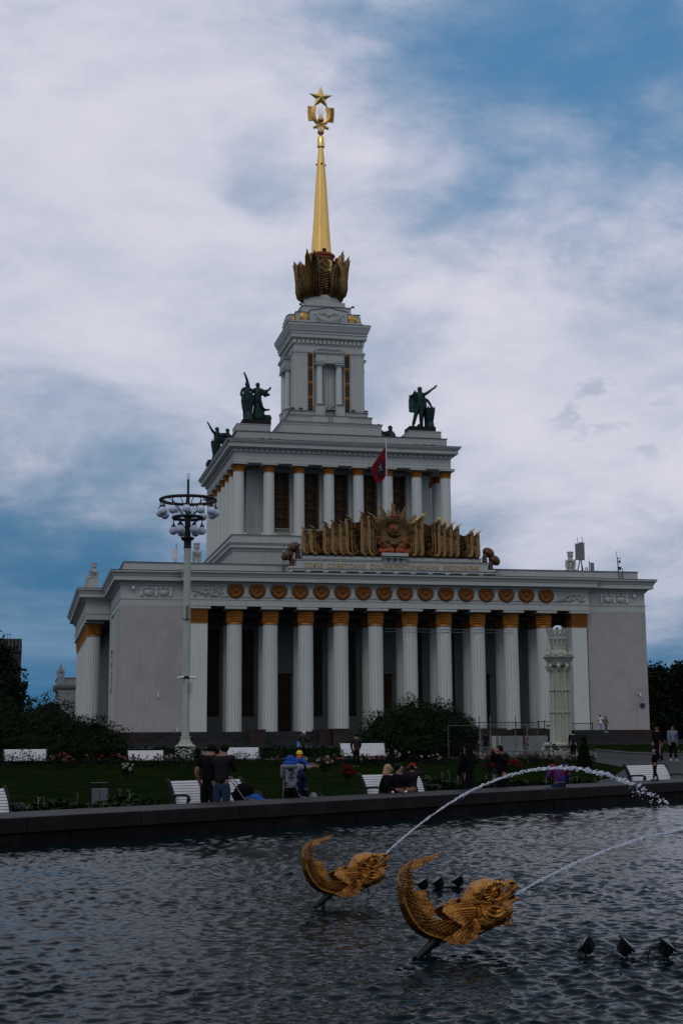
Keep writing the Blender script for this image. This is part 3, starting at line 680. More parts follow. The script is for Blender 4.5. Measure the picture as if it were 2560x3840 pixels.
# one face of the tower, turned about the axis for all four
AX = Vector((XC, YC, 0))-org(pav)
def face4(name, g, m, label=None, smooth=False, ks=(0, 1, 2, 3), subs=(), kind=None):
    me = mesh(name, g, m, smooth); first = []
    for k in ks:
        o = bpy.data.objects.new(name, me); COL.objects.link(o); o.parent = pav; o.location = AX; o.rotation_euler = (0, 0, k*pi/2)
        if label: o['label'] = label
        if kind: o['kind'] = kind
        for nm, me2, l in subs:
            c = bpy.data.objects.new(nm, me2); COL.objects.link(c); c.parent = o; c.location = l
for sx in (-1, 1):
    a, b2 = (-4.37, -2.72) if sx < 0 else (2.72, 4.37)
    g = G(); g.box(a, -4.42, 41.02, b2, -3.6, 48.1); g.sweep(rect(a, -4.42, b2, -3.6), [(-.1, 48.08), (.03, 48.1), (.03, 48.3), (.1, 48.36), (.14, 48.5), (.16, 48.62), (-.2, 48.64)]); g.lathe([(.34, 0), (.36, .02), (.30, .04), (.28, .03)], 16, T=TR((a+b2)/2, -4.3, 49.0) @ Matrix.Rotation(pi/2, 4, 'X'))
    face4('corner_pilaster', g, 'white stucco')
    xs = -2.3 if sx < 0 else 2.3
    g = G(); g.box(xs-.4, -4.3, 41.02, xs-.30, -3.9, 48.6); g.box(xs+.30, -4.3, 41.02, xs+.4, -3.9, 48.6); g.box(xs-.4, -4.3, 48.45, xs+.4, -3.9, 48.6); face4('strip_frame', g, 'white stucco')
    g = G(); g.box(xs-.29, -4.18, 41.2, xs+.29, -3.9, 48.44); face4('strip_backing', g, 'panel dark')
    for q in range(4):
        z0 = 41.3+q*1.83; g = G()
        g.box(xs-.28, -4.26, z0+1.36, xs+.28, -4.15, z0+1.76); g.ball((xs, -4.27, z0+1.56), .12, 6, 4)
        for k in range(3):
            zz = z0+.24+k*.44
            for aa in range(10):
                t0 = aa*.75; r_ = .2-.018*aa; g.ball((xs+(1 if k % 2 else -1)*r_*cos(t0), -4.2, zz+r_*sin(t0)), .05, 4, 3)
            g.ball((xs, -4.2, zz), .08, 5, 4)
        face4('gold_scroll', g, 'orange gilding', ks=(0, 3), kind='stuff')
# aedicule with two columns
ac = mesh('column', G().lathe([(.44, 0), (.44, .1), (.39, .14), (.385, 2), (.36, 4.75), (.42, 4.78), (.44, 4.86)], 20), 'column stucco', 40)
g = G()
g.sweep(rect(-1.72, -5.05, 1.72, -3.6), [(-.9, 47.02), (0, 47.02), (0, 47.3), (.03, 47.32), (.03, 47.36), (0, 47.4), (0, 48.05), (.08, 48.1), (.18, 48.24), (.22, 48.3), (.22, 48.42), (-.3, 48.44)]); g.box(-1.35, -4.8, 48.42, 1.35, -3.8, 48.75); g.box(-1.6, -4.9, 47.0, 1.6, -3.8, 47.25)
g.sweep(rect(-2.2, -5.2, 2.2, -3.6), [(0, 39.2), (0, 40.26), (.05, 40.3), (.05, 40.36), (-.5, 40.38)])
for sx in (-1, 1):
    g.sweep(rect(sx*1.2-.6, -5.05, sx*1.2+.6, -3.8), [(0, 40.3), (0, 41.62), (.06, 41.68), (.08, 41.76), (-.4, 41.78)]); g.box(sx*1.2-.56, -5.1, 46.82, sx*1.2+.56, -3.9, 47.0)
g.box(-.62, -4.12, 41, -.5, -3.9, 47); g.box(.5, -4.12, 41, .62, -3.9, 47); g.box(-.06, -4.03, 41, .02, -3.9, 47)
face4('aedicule', g, 'white stucco', subs=[('column', ac, (-1.2, -4.5, 41.95)), ('column', ac, (1.2, -4.5, 41.95))])
g = G()
for sx in (-1, 1):
    g.box(sx*1.2-.6, -5.14, 41.78, sx*1.2+.6, -5.0, 41.83); g.box(sx*1.2-.6, -5.14, 47.01, sx*1.2+.6, -4.9, 47.05)
g.box(-1.95, -5.28, 48.44, 1.95, -3.8, 48.48); g.box(-1.38, -4.85, 48.75, 1.38, -3.8, 48.79); face4('flashing', g, 'flashing')
g = G()
for q in (-.16, .28):
    g.tube([(q, -5.5, 38.2), (q-.22, -5.35, 42.0)], .035, 5)
for k in range(15): g.tube([(-.16-.22*k/15, -5.5+.01*k, 38.35+k*.25), (.28-.22*k/15, -5.5+.01*k, 38.35+k*.25)], .018, 4)
me_l = part('roof_ladder', g, 'galvanised', pav, world=False, loc=AX)
g = G(); g.box(-.62, -5.5, 41.0, .62, -5.1, 41.06)
for q in (-.6, 0, .6): g.tube([(q, -5.5, 41.06), (q, -5.5, 41.32)], .02, 4)
g.tube([(-.6, -5.5, 41.32), (.6, -5.5, 41.32)], .02, 4)
part('service_platform', g, 'dark metal', pav, world=False, loc=AX)
# crown above the tower cornice
g = tb(4.1, [(0, 51.9), (0, 52.5), (-.1, 52.5), (-.1, 53.5), (-.06, 53.53), (-.06, 53.6), (-1, 53.62)]); part('crown_wall', g, 'white stucco', pav)
g = tb(4.04, [(-.3, 53.62), (.05, 53.6), (.05, 53.65), (-.3, 53.67)]); part('flashing', g, 'flashing', pav)
g = G(); g.prism([(-2.35, 51.95), (2.35, 51.95), (2.35, 53.75), (0, 54.2), (-2.35, 53.75)], -4.5, -3.5); face4('gable_panel', g, 'white stucco')
g = G(); g.prism([(-2.4, 53.72), (0, 54.17), (2.4, 53.72), (2.4, 53.8), (0, 54.26), (-2.4, 53.8)], -4.55, -3.5); face4('flashing', g, 'flashing')
g = G()
for k in range(5):
    a = pi/2+k*2*pi/5; b3 = a+pi/5; c3 = a-pi/5
    for aa, bb in ((a, b3), (c3, a)):
        g.add([(0, -4.7, 53.2), (.42*cos(a), -4.5, 53.2+.42*sin(a)), (.17*cos(bb if bb != a else aa), -4.5, 53.2+.17*sin(bb if bb != a else aa))], [(0, 1, 2)])
for sx in (-1, 1):
    for i in range(9):
        for j in range(4):
            t = i/8; g.ball((sx*(.15+1.35*t), -4.55, 52.35+.55*t*t+.11*(j-1.5)), .075, 5, 4)
    g.lathe([(.16, 0), (.18, .1), (.18, .9), (.12, 1.0)], 7, (sx*1.75, -4.5, 52.1)); g.ball((sx*1.75, -4.6, 53.25), .16, 7, 5)
    g.tube([(sx*.3, -4.55, 53.2), (sx*.7, -4.6, 53.55), (sx*.9, -4.55, 53.2), (sx*1.2, -4.6, 53.5)], .06, 5); g.tube([(sx*.6, -4.55, 52.3), (sx*1.0, -4.6, 52.2), (sx*1.35, -4.55, 52.45)], .07, 5)
face4('relief', g, 'white stucco', smooth=False)
for sx in (-1, 1):
    g = G(); T = TR(sx*3.0, -4.1, 53.0) @ Matrix.Rotation(pi/2, 4, 'X')
    g.lathe([(.48, 0), (.5, .12), (.42, .16), (.40, .1), (.28, .1), (.26, .18), (.16, .18), (.14, .24), (.02, .26)], 18, T=T)
    for k in range(8): g.ball((sx*(3.3+k*.09), -4.2, 52.95-.07*k+.06*sin(k)), .15-.01*k, 6, 4)
    face4('gilded_rosette', g, 'bright gilding', smooth=True); g = G(); g.box(sx*3.1-.95, -4.42, 51.95, sx*3.1+.95, -4.0, 52.5); face4('crown_step', g, 'white stucco')
g = tb(3.1, [(0, 53.5), (0, 54.62), (.05, 54.66), (.05, 54.72), (-.8, 54.74)]); part('crown_step', g, 'white stucco', pav)
g = tb(3.12, [(-.3, 54.74), (.07, 54.72), (.07, 54.77), (-.3, 54.79)]); part('flashing', g, 'flashing', pav)
g = tb(2.5, [(0, 54.7), (0, 55.55), (-2.4, 55.57)]); g.lathe([(2.3, 55.55), (2.3, 56.3), (2.1, 56.6), (0.1, 56.65)], 24, (XC, YC, 0)); part('crown_step', g, 'white stucco', pav)
for sx, sy in ((-1, -1), (1, -1)):
    g = G(); g.box(XC+sx*3.3-.16, YC-3.3, 54.75, XC+sx*3.3+.2, YC-3.1, 54.95); g.tube([(XC+sx*3.0, YC-3.2, 54.75), (XC+sx*3.3, YC-3.2, 54.85)], .03, 4); part('floodlight', g, 'flashing', pav)
for x, y in ((XC-4.6, YC-4.9), (XC+4.5, YC-4.9), (XC+2.9, YC-4.9), (XC-3.6, YC-4.9)):
    g = G(); g.box(x-.22, y-.1, 41.12, x+.22, y+.12, 41.3); g.box(x-.03, y-.03, 40.95, x+.03, y+.03, 41.12); part('floodlight', g, 'flashing', pav)
# cameras and boxes on the walls
for x, z in ((60.5, 6.0), (12.0, 5.9), (13.8, 2.75)):
    g = G(); g.box(x-.12, 134.8, z, x+.05, 134.99, z+.12); g.tube([(x, 134.85, z-.02), (x+.02, 134.6, z-.25)], .06, 6); part('security_camera', g, 'white plastic', pav)
for x in (9.5, 60.25):
    g = G(); g.ball((x, 134.75, 15.9), .14, 8, 6); g.box(x-.1, 134.7, 16.0, x+.1, 135, 16.15); part('dome_camera', g, 'white plastic', pav, smooth=True)
g = G(); g.box(60.55, 134.8, 4.7, 60.95, 134.99, 5.1); part('call_box', g, 'sign blue', pav)

# ---- inscription slab and its letters
g = G(); g.box(24.35, 133.7, 17.66, 45.25, 136.0, 17.98); g.box(25.1, 134.3, 17.98, 44.5, 136.0, 18.93); g.box(25.02, 134.22, 18.9, 44.58, 136, 18.98); g.box(25.75, 134.35, 18.98, 43.85, 136, 19.38)
g.box(24.35, 134.3, 17.98, 25.1, 135.8, 18.3); g.box(44.5, 134.3, 17.98, 45.25, 135.8, 18.3)
g.box(33.55, 133.75, 19.42, 36.2, 134.6, 19.72); g.box(33.65, 134.0, 19.2, 36.1, 134.6, 19.42)
for k in range(4):
    x = 33.95+k*.62; g.prism([(133.85, 19.4), (134.4, 19.4), (134.4, 18.65), (134.2, 18.68), (134.15, 19.0)], x-.15, x+.15, 'x')
slab = part('inscription_slab', g, 'white stucco', pav)
g = G(); g.box(24.3, 133.65, 17.98, 45.3, 134.3, 18.01); g.box(25.0, 134.2, 18.98, 44.6, 136, 19.02); g.box(25.7, 134.3, 19.38, 43.9, 136, 19.42); part('flashing', g, 'flashing', pav)
TXT = 'СОЮЗ СОВЕТСКИХ СОЦИАЛИСТИЧЕСКИХ РЕСПУБЛИК'
fc = bpy.data.curves.new('t', 'FONT'); to = bpy.data.objects.new('t', fc); COL.objects.link(to)
fc.extrude = .03; fc.size = .66; fc.resolution_u = 3; fc.offset = .004
dg = bpy.context.evaluated_depsgraph_get
adv = []; cache = {}
for chx in sorted(set(TXT.replace(' ', ''))):
    fc.body = chx; bpy.context.view_layer.update(); me = bpy.data.meshes.new_from_object(to.evaluated_get(dg()))
    xs = [v.co.x for v in me.vertices]; me.materials.clear(); me.materials.append(M_['gold letter'])
    for v in me.vertices: v.co.x -= min(xs)
    me.transform(Matrix.Rotation(pi/2, 4, 'X')); cache[chx] = (me, max(xs)-min(xs)); me.name = 'letter'
bpy.data.objects.remove(to)
tot = sum(cache[c][1]+.10 if c != ' ' else .42 for c in TXT); k = (43.72-25.85)/tot; x = 25.85
for c in TXT:
    if c == ' ': x += .42*k; continue
    o = bpy.data.objects.new('letter', cache[c][0]); COL.objects.link(o); o.parent = slab; o.location = Vector((x, 134.27, 18.19))-org(slab); o.scale = (k, 1, .95); x += (cache[c][1]+.10)*k
for k in range(12):
    x = 24.6+k*1.75; g = G(); g.box(x, 133.55, 17.70, x+1.25, 133.64, 17.78); g.box(x+.6, 133.6, 17.62, x+.65, 133.66, 17.7); part('light_bar', g, 'dark metal', pav)

# ---- stairs in front of the portico
st = thing('granite_stairs', 'broad flight of dark granite steps in front of the portico', 'stairs', (XC, 130, 1.08))
n = 12; 
for i in range(n):
    z1 = 2.44-i*(2.44-1.5)/n*1.0; 
    if i < 8: z1 = 2.44-i*.125; e = i*.33
    else: z1 = 1.44-(i-8)*.09; e = 2.7+(i-8)*.0
    xl, xr = (13.35-e, 56.6+e) if i < 8 else (7.2-(i-8)*.35, 62.8+(i-8)*.35)
    y = 133.4-i*.36
    g = G(); g.box(xl, y-.36, z1-.16, xr, 134.6 if i < 8 else y+.2, z1-.012); part('step', g, 'step granite', st)
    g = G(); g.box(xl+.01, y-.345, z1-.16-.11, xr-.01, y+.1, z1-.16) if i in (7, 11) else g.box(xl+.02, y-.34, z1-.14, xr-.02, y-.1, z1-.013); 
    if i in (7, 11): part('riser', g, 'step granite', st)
    g = G(); g.box(xl-.01, y-.375, z1-.045, xr+.01, y-.2, z1-.008); part('nosing', g, 'step edge', st)  # lighter strip: the light and shadow line between steps is put into colour
for xa, xb, ya, zt in ((19.9, 21.3, 129.2, 2.62), (26.3, 27.4, 129.2, 2.6), (27.45, 28.95, 128.6, 2.66), (41.4, 44.2, 129, 2.62), (44.2, 45.1, 129.6, 2.5), (46.0, 48.2, 129, 2.6), (48.2, 49.9, 129.6, 2.55)):
    g = G(); g.box(xa, ya, 1.0, xb, ya+3.5, zt-.12); g.box(xa-.04, ya-.04, zt-.12, xb+.04, ya+3.54, zt); solo('stair_pedestal', g, 'red granite', {19.9: 'square dark red granite pedestal on the left part of the stairs', 26.3: 'narrow red granite block left of the centre bush top', 27.45: 'wide red granite pedestal directly beside the centre bush', 41.4: 'long red granite pedestal behind the temporary mesh fence', 44.2: 'lower red granite block right behind the fence posts', 46.0: 'dark granite pedestal behind the right concrete block', 48.2: 'dark granite pedestal just left of the stone lamp column'}[xa], 'pedestal', (0, 0, 0), 'granite pedestals on the stairs')
# ------------------------------------------------------------------ figures
def skinmesh(name, vs, es, rad, m, root=0, sub=1, smooth=True):
    me = bpy.data.meshes.new('t'); me.from_pydata([tuple(v) for v in vs], es, []); o = bpy.data.objects.new('t', me); COL.objects.link(o)
    bm = bmesh.new(); bm.from_mesh(me); l = bm.verts.layers.skin.verify(); bm.verts.ensure_lookup_table()
    for i, v in enumerate(bm.verts):
        r = rad[i]; v[l].radius = r if isinstance(r, tuple) else (r, r); v[l].use_root = (i == root)
    bm.to_mesh(me); bm.free()
    o.modifiers.new('s', 'SKIN').use_smooth_shade = True
    if sub: q = o.modifiers.new('u', 'SUBSURF'); q.levels = q.render_levels = sub
    bpy.context.view_layer.update()
    me2 = bpy.data.meshes.new_from_object(o.evaluated_get(bpy.context.evaluated_depsgraph_get()))
    me2.name = name; bpy.data.objects.remove(o); bpy.data.meshes.remove(me)
    me2.materials.clear(); me2.materials.append(M_[m]); me2.polygons.foreach_set('use_smooth', [True]*len(me2.polygons)); return me2
BASE = dict(pel=(0, 0, .52), wai=(0, .005, .61), che=(0, 0, .72), nb=(0, -.005, .825), nt=(0, .005, .86), hc=(0, .012, .915), ht=(0, .005, .962),
            sl=(-.105, -.005, .80), el=(-.135, -.02, .635), wl=(-.14, .02, .49), sr=(.105, -.005, .80), er=(.135, -.02, .635), wr=(.14, .02, .49),
            hl=(-.05, 0, .50), kl=(-.055, .012, .275), al=(-.055, -.012, .045), tl=(-.06, .085, .018), hr=(.05, 0, .50), kr=(.055, .012, .275), ar=(.055, -.012, .045), tr=(.06, .085, .018))
RAD = dict(pel=.078, wai=.068, che=.080, nb=.040, nt=.031, hc=(.048, .056), ht=.036, sl=.042, el=.030, wl=.020, sr=.042, er=.030, wr=.020, hl=.062, kl=.040, al=.026, tl=.024, hr=.062, kr=.040, ar=.026, tr=.024)
EDG = [('pel', 'wai'), ('wai', 'che'), ('che', 'nb'), ('nb', 'nt'), ('nt', 'hc'), ('hc', 'ht'), ('nb', 'sl'), ('sl', 'el'), ('el', 'wl'), ('nb', 'sr'), ('sr', 'er'), ('er', 'wr'), ('pel', 'hl'), ('hl', 'kl'), ('kl', 'al'), ('al', 'tl'), ('pel', 'hr'), ('hr', 'kr'), ('kr', 'ar'), ('ar', 'tr')]
def joints(h, pose):
    J = {k: Vector(v) for k, v in BASE.items()}
    up_ = ('wai', 'che', 'nb', 'nt', 'hc', 'ht', 'sl', 'el', 'wl', 'sr', 'er', 'wr')
    lean = pose.get('lean', (0, 0))
    for k in up_:
        dz = J[k].z-.52; J[k] += Vector((lean[0]*dz, lean[1]*dz, -.3*(lean[0]**2+lean[1]**2)*dz))
    hd = Vector(pose.get('head', (0, 0, 0)))
    for k, f in (('nt', .4), ('hc', 1), ('ht', 1.3)): J[k] += hd*f
    for k, v in pose.items():
        if k in J: J[k] = Vector(v)
    dr = pose.get('drop', 0)
    if dr:
        for k in J:
            if k not in ('tl', 'al', 'tr', 'ar', 'kl', 'kr') and k not in pose: J[k].z -= dr
    return {k: v*h for k, v in J.items()}
def body(h, J, m, rs=1.0, fingers=True):
    ks = list(J); vs = [J[k] for k in ks]; rad = []
    for k in ks:
        r = RAD[k]; rad.append(tuple(x*h*rs for x in r) if isinstance(r, tuple) else r*h*rs)
    es = [(ks.index(a), ks.index(b2)) for a, b2 in EDG]
    for e, w in (('el', 'wl'), ('er', 'wr')):
        d = (J[w]-J[e]).normalized(); side = d.cross(Vector((0, 1, .2))).normalized(); up2 = side.cross(d)
        i = len(vs); vs.append(J[w]+d*.035*h); rad.append((.022*h*rs, .014*h*rs)); es.append((ks.index(w), i))
        if fingers:
            for q in range(4):
                off = side*(q-1.5)*.0125*h; l = (.045, .055, .058, .047)[q]*h
                j = len(vs); vs.append(vs[i]+d*.022*h+off); rad.append(.0072*h); es.append((i, j))
                j2 = len(vs); vs.append(vs[j]+d*l*.55+off*.2); rad.append(.0062*h); es.append((j, j2))
                vs.append(vs[j2]+d*l*.35+up2*l*.3); rad.append(.0052*h); es.append((j2, len(vs)-1))
            j = len(vs); vs.append(J[w]+d*.02*h+side*.026*h); rad.append(.0085*h); es.append((ks.index(w), j))
            vs.append(vs[j]+d*.03*h+side*.012*h); rad.append(.0065*h); es.append((j, len(vs)-1))
    f = (Vector((0, 1, 0))); hc = J['hc']
    i = len(vs); vs.append(hc+Vector((0, .062*h, -.004*h))); rad.append(.008*h); es.append((ks.index('hc'), i))
    return skinmesh('person', vs, es, rad, m, ks.index('pel'))
def cloth(name, h, J, keys, ext, m, rs=1.22, over=None):
    """garment grown round chosen joints; ext: extra (key, target, fraction, radius) ends such as cuffs and hems"""
    ks = list(keys); vs = [J[k].copy() for k in ks]; rad = []
    for k in ks:
        r = (over or {}).get(k, RAD[k]); r = r if isinstance(r, tuple) else (r, r); rad.append((r[0]*h*rs, r[1]*h*rs))
    es = [(ks.index(a), ks.index(b2)) for a, b2 in EDG if a in ks and b2 in ks]
    for k, t, f, r in ext:
        vs.append(J[k].lerp(J[t], f)); rad.append(r*h); es.append((ks.index(k), len(vs)-1))
    return skinmesh(name, vs, es, rad, m, 0)
def person(label, loc, yaw, h, pose, top='cloth black', long=True, bottom='jeans', hair='hair dark', hairlen=0, shoes='cloth black', group=None, skirt=None, hat=None, jacket=1.28, extra=None, name='person'):
    J = joints(h, pose); t = thing(name, label, 'person', loc, yaw, group)
    def add(nm, me, lab=None):
        o = bpy.data.objects.new(nm, me); COL.objects.link(o); o.parent = t
        if lab: o['label'] = lab
        return o
    add('body', body(h, J, 'skin'))
    arms = ['sl', 'el', 'sr', 'er']; ext = [('pel', 'kl', .16, .10), ('pel', 'kr', .16, .10)]
    if long: ext += [('el', 'wl', .93, .029), ('er', 'wr', .93, .029)]
    if top:
        J2 = dict(J); J2['nb'] = J['nb']-Vector((0, 0, .002*h)); J2['sl'] = J['sl']+Vector((0, 0, .006*h)); J2['sr'] = J['sr']+Vector((0, 0, .006*h))
        if not long:
            J2['el'] = J['sl'].lerp(J['el'], .75); J2['er'] = J['sr'].lerp(J['er'], .75)
        add('jacket' if jacket > 1.3 else 'shirt', cloth('top', h, J2, ['pel', 'wai', 'che', 'nb']+arms, ext, top, min(jacket, 1.24+.25*max(0, jacket-1.24)), {'nb': .043, 'sl': .044, 'sr': .044, 'pel': .088}))
    if skirt:
        g = G(); p = J['pel']; rs = []
        for i in range(7):
            f = i/6; r = h*(.085+skirt[0]*f); rs.append([(p.x+r*(1+.10*sin(7*2*pi*j/28))*cos(2*pi*j/28)*1.0, p.y*(1-f)+r*(1+.10*sin(7*2*pi*j/28))*sin(2*pi*j/28)*.8, (p.z+.06*h)*(1-f)+skirt[1]*f) for j in range(28)])
        g.rings(rs); add('skirt', mesh('skirt', g, bottom, True))
    else:
        add('trousers', cloth('trousers', h, J, ['pel', 'hl', 'kl', 'hr', 'kr'], [('kl', 'al', .95, .036), ('kr', 'ar', .95, .036), ('pel', 'wai', .7, .088)], bottom, 1.18, {'pel': .094, 'hl': .070, 'hr': .070}))
    for a, tt in (('al', 'tl'), ('ar', 'tr')):
        g = G(); d = (J[tt]-J[a]); d.z = 0; d.normalize(); p = J[a]-Vector((0, 0, .03*h))
        g.tube([p-d*.03*h, p+d*.03*h, J[tt]+d*.02*h], [(.026*h, .024*h), (.030*h, .024*h), (.024*h, .015*h)], 8); add('shoe', mesh('shoe', g, shoes, True))
    if hair:
        g = G(); c = J['hc']+Vector((0, -.020*h, .018*h))
        g.ball(c, .056*h, 12, 8, (1.0, 1.0, 1.0))
        if hairlen:
            rs = []
            for i in range(6):
                f = i/5; zc = c.z+.01*h-hairlen*h*f; r = h*(.054+.03*sin(pi*min(1, f*1.1)))
                rs.append([(c.x+r*cos(2*pi*j/14)*(1+.06*sin(5*j+i)), c.y-.018*h-.012*h*f+r*.6*sin(2*pi*j/14), zc) for j in range(14)])
            g.rings(rs)
        add('hair', mesh('hair', g, hair, True))
    if hat:
        g = G(); c = J['hc']+Vector((0, -.004*h, .022*h)); g.ball(c, .060*h, 12, 8, (1.0, 1.08, 1.0)); 
        if hat[1] == 'cap': g.tube([c+Vector((0, .03*h, .0)), c+Vector((0, .105*h, -.012*h))], [(.05*h, .008*h), (.035*h, .005*h)], 8)
        else: g.lathe([(.061*h, -.018*h), (.066*h, -.01*h), (.061*h, .004*h)], 12, c)
        add('cap' if hat[1] == 'cap' else 'knit_hat', mesh('hat', g, hat[0], True))
    if extra:
        for nm, g, m, lab in extra(J, h): add(nm, mesh(nm, g, m, True), lab)
    return t

# ------------------------------------------------------------------ roof statues
def statue(label, loc, figs, extra, base, rz=0, name='bronze_statue_group'):
    t = thing(name, label, 'statue', loc, rz)
    g = G(); g.box(*base); part('plinth', g, 'statue plinth', t, world=False)
    for off, h, pose, yaw in figs:
        J = joints(h, pose); me = body(h, J, 'statue patina', 1.12); o = bpy.data.objects.new('figure', me); COL.objects.link(o); o.parent = t; o.location = off; o.rotation_euler = (0, 0, yaw)
        ks = ['pel', 'wai', 'che', 'nb', 'sl', 'sr']; o2 = bpy.data.objects.new('clothing', cloth('clothing', h, J, ks+['hl', 'kl', 'hr', 'kr'], [('kl', 'al', .9, .04), ('kr', 'ar', .9, .04)], 'statue patina', 1.25)); COL.objects.link(o2); o2.parent = o
        g = G(); c = J['hc']+Vector((0, -.012*h, .016*h)); g.ball(c, .058*h, 10, 7, (1, 1.1, 1)); o3 = bpy.data.objects.new('hair', mesh('hair', g, 'statue patina', True)); COL.objects.link(o3); o3.parent = o
    for nm, g in extra: part(nm, g, 'statue patina', t, world=False, smooth=50)
    return t
def sheafg(x, y, h, r):
    g = G(); n = 28; rs = []
    for zz, f in ((0, 1.0), (.28, .78), (.33, .72), (.345, .80), (.36, .72), (.42, .80), (.75, 1.05), (1.0, 1.2)):
        rs.append([(x+r*f*(1+.06*(j % 2))*cos(2*pi*j/n), y+r*f*(1+.06*(j % 2))*sin(2*pi*j/n), zz*h) for j in range(n)])
    g.rings(rs)
    for k in range(26):
        a = R(0, 2*pi); q = R(.4, 1.15)*r; g.tube([(x+q*cos(a), y+q*sin(a), h*.93), (x+q*1.15*cos(a), y+q*1.15*sin(a), h*R(1.02, 1.16))], [r*.16, r*.05], 5)
    return g
def cluster(c, r, n, s):
    g = G()
    for k in range(n):
        v = Vector((R(-1, 1), R(-1, 1), R(-1, 1))).normalized()*r*R(.5, 1); g.ball((c[0]+v.x*1.1, c[1]+v.y*.7, c[2]+v.z), s*R(.7, 1.2), 6, 4)
    return g
F = pi                                            # facing the pool
# left front: man with raised arm behind a wheat sheaf, woman with flowers
drape = G(); drape.rings([[(.25+a*cos(2*pi*j/20)*(1+.08*(j % 2)), .0+b2*sin(2*pi*j/20)*(1+.08*(j % 2)), zz) for j in range(20)] for zz, a, b2 in ((3.1, .36, .3), (2.7, .45, .36), (2.0, .62, .45), (1.4, .68, .5), (.92, .70, .52))])
wind = G(); wind.tube([(.2, -.35, 3.0), (.5, -.3, 2.3), (.95, -.2, 1.95), (1.5, -.1, 2.05)], [(.1, .3), (.14, .42), (.16, .42), (.1, .2)], 8)
cape = G(); cape.rings([[(-1.22+a*cos(2*pi*j/16), .25+b2*sin(2*pi*j/16), zz) for j in range(16)] for zz, a, b2 in ((3.85, .5, .3), (3.0, .55, .34), (2.0, .42, .3))])
statue('dark green bronze man with raised arm and woman with flowers, front left pedestal', (25.0, 158.9, 37.47), [
    ((-1.1, .15, .55), 4.8, dict(sl=(-.105, 0, .80), el=(-.215, -.03, .74), wl=(-.17, -.02, .60), sr=(.105, .01, .80), er=(.16, .10, .64), wr=(.12, .2, .54), head=(-.01, 0, 0)), F),
    ((.15, 0, .55), 4.75, dict(sl=(-.10, 0, .80), el=(-.20, .05, .74), wl=(-.25, .12, .79), sr=(.10, 0, .80), er=(.17, -.04, .66), wr=(.14, .0, .52), tl=(-.09, .06, .02)), F)],
    [('skirt', drape), ('windblown_cloth', wind), ('cape', cape),
     ('raised_arm', G().tube([(-.95, .1, 4.35), (-1.0, .05, 4.9), (-1.12, 0, 5.5), (-1.3, 0, 6.05)], [.28, .22, .16, .11], 8).tube([(-1.3, 0, 6.0), (-1.38, 0, 6.2), (-1.42, 0, 6.5)], [.12, .1, .04], 6).tube([(-1.36, 0, 6.15), (-1.62, 0, 6.28)], [.06, .03], 5)),
     ('wheat_sheaf', sheafg(-.95, -.5, 2.9, .52).tr(TR(0, 0, .62))), ('flowers', cluster((1.0, -.15, 4.0), .42, 30, .17)), ('fruit_basket', cluster((1.2, -.2, .95), .42, 24, .22))],
    (-1.75, -1.1, 0, 1.55, 1.3, .62))
coat = G(); coat.rings([[(-.95+a*cos(2*pi*j/18)*(1+.07*(j % 2)), .05+b2*sin(2*pi*j/18), zz) for j in range(18)] for zz, a, b2 in ((4.55, .42, .3), (3.9, .50, .32), (3.0, .50, .3), (2.55, .46, .3))])
statue('dark green bronze man flinging up one arm, coat on shoulder, front right pedestal', (44.75, 158.9, 37.47), [
    ((-.15, 0, .6), 5.15, dict(sl=(-.11, 0, .80), el=(-.215, .02, .865), wl=(-.325, .05, .955), sr=(.10, 0, .80), er=(.20, .04, .71), wr=(.17, .12, .78), kl=(-.02, .03, .28), al=(-.035, 0, .045), tl=(-.07, .07, .02), kr=(.105, .01, .28), ar=(.16, -.03, .045), tr=(.20, .04, .02), head=(-.01, 0, 0)), F),
    ((.55, .75, .6), 4.6, dict(el=(-.19, .02, .66), wl=(-.2, .08, .52)), F)],
    [('coat', coat), ('cloth_folds', cluster((-.95, -.1, 4.25), .42, 26, .17)), ('wheat_sheaf', sheafg(1.1, -.2, 2.4, .48).tr(TR(0, 0, .62))), ('rubble', cluster((-.2, .1, .85), .3, 14, .2))],
    (-1.7, -1.1, 0, 1.5, 1.3, .62))
for lab, loc, yw in (('green bronze pair with an arm stretched out, on the rear left roof corner', (23.9, 180.0, 36.9), F+.6), ('green bronze figures half hidden behind the roof, between tower base and right pedestal', (45.7, 180.0, 37.47), F+.5)):
    rs_ = statue(lab, loc, [((-.7, 0, .4), 4.4, dict(sr=(.105, 0, .80), er=(.20, 0, .88), wr=(.30, 0, 1.0), sl=(-.105, 0, .8), el=(-.2, .04, .7), wl=(-.15, .1, .62)), yw), ((.6, .1, .4), 4.3, dict(el=(-.19, 0, .66), wl=(-.12, .1, .58)), yw)],
           [('flowers', cluster((.1, -.5, 3.2), .7, 34, .22)), ('wheat_sheaf', sheafg(-.9, -.4, 2.4, .5).tr(TR(0, 0, .4))), ('skirt', G().rings([[(.6+a*cos(2*pi*j/20)*(1+.08*(j % 2)), a*.8*sin(2*pi*j/20), zz) for j in range(20)] for zz, a in ((2.9, .4), (1.8, .62), (.5, .8))]))], (-1.9, -1.1, 0, 1.7, 1.3, .42)); rs_.scale = (1.22,)*3 if loc[0] > 40 else (1.06,)*3

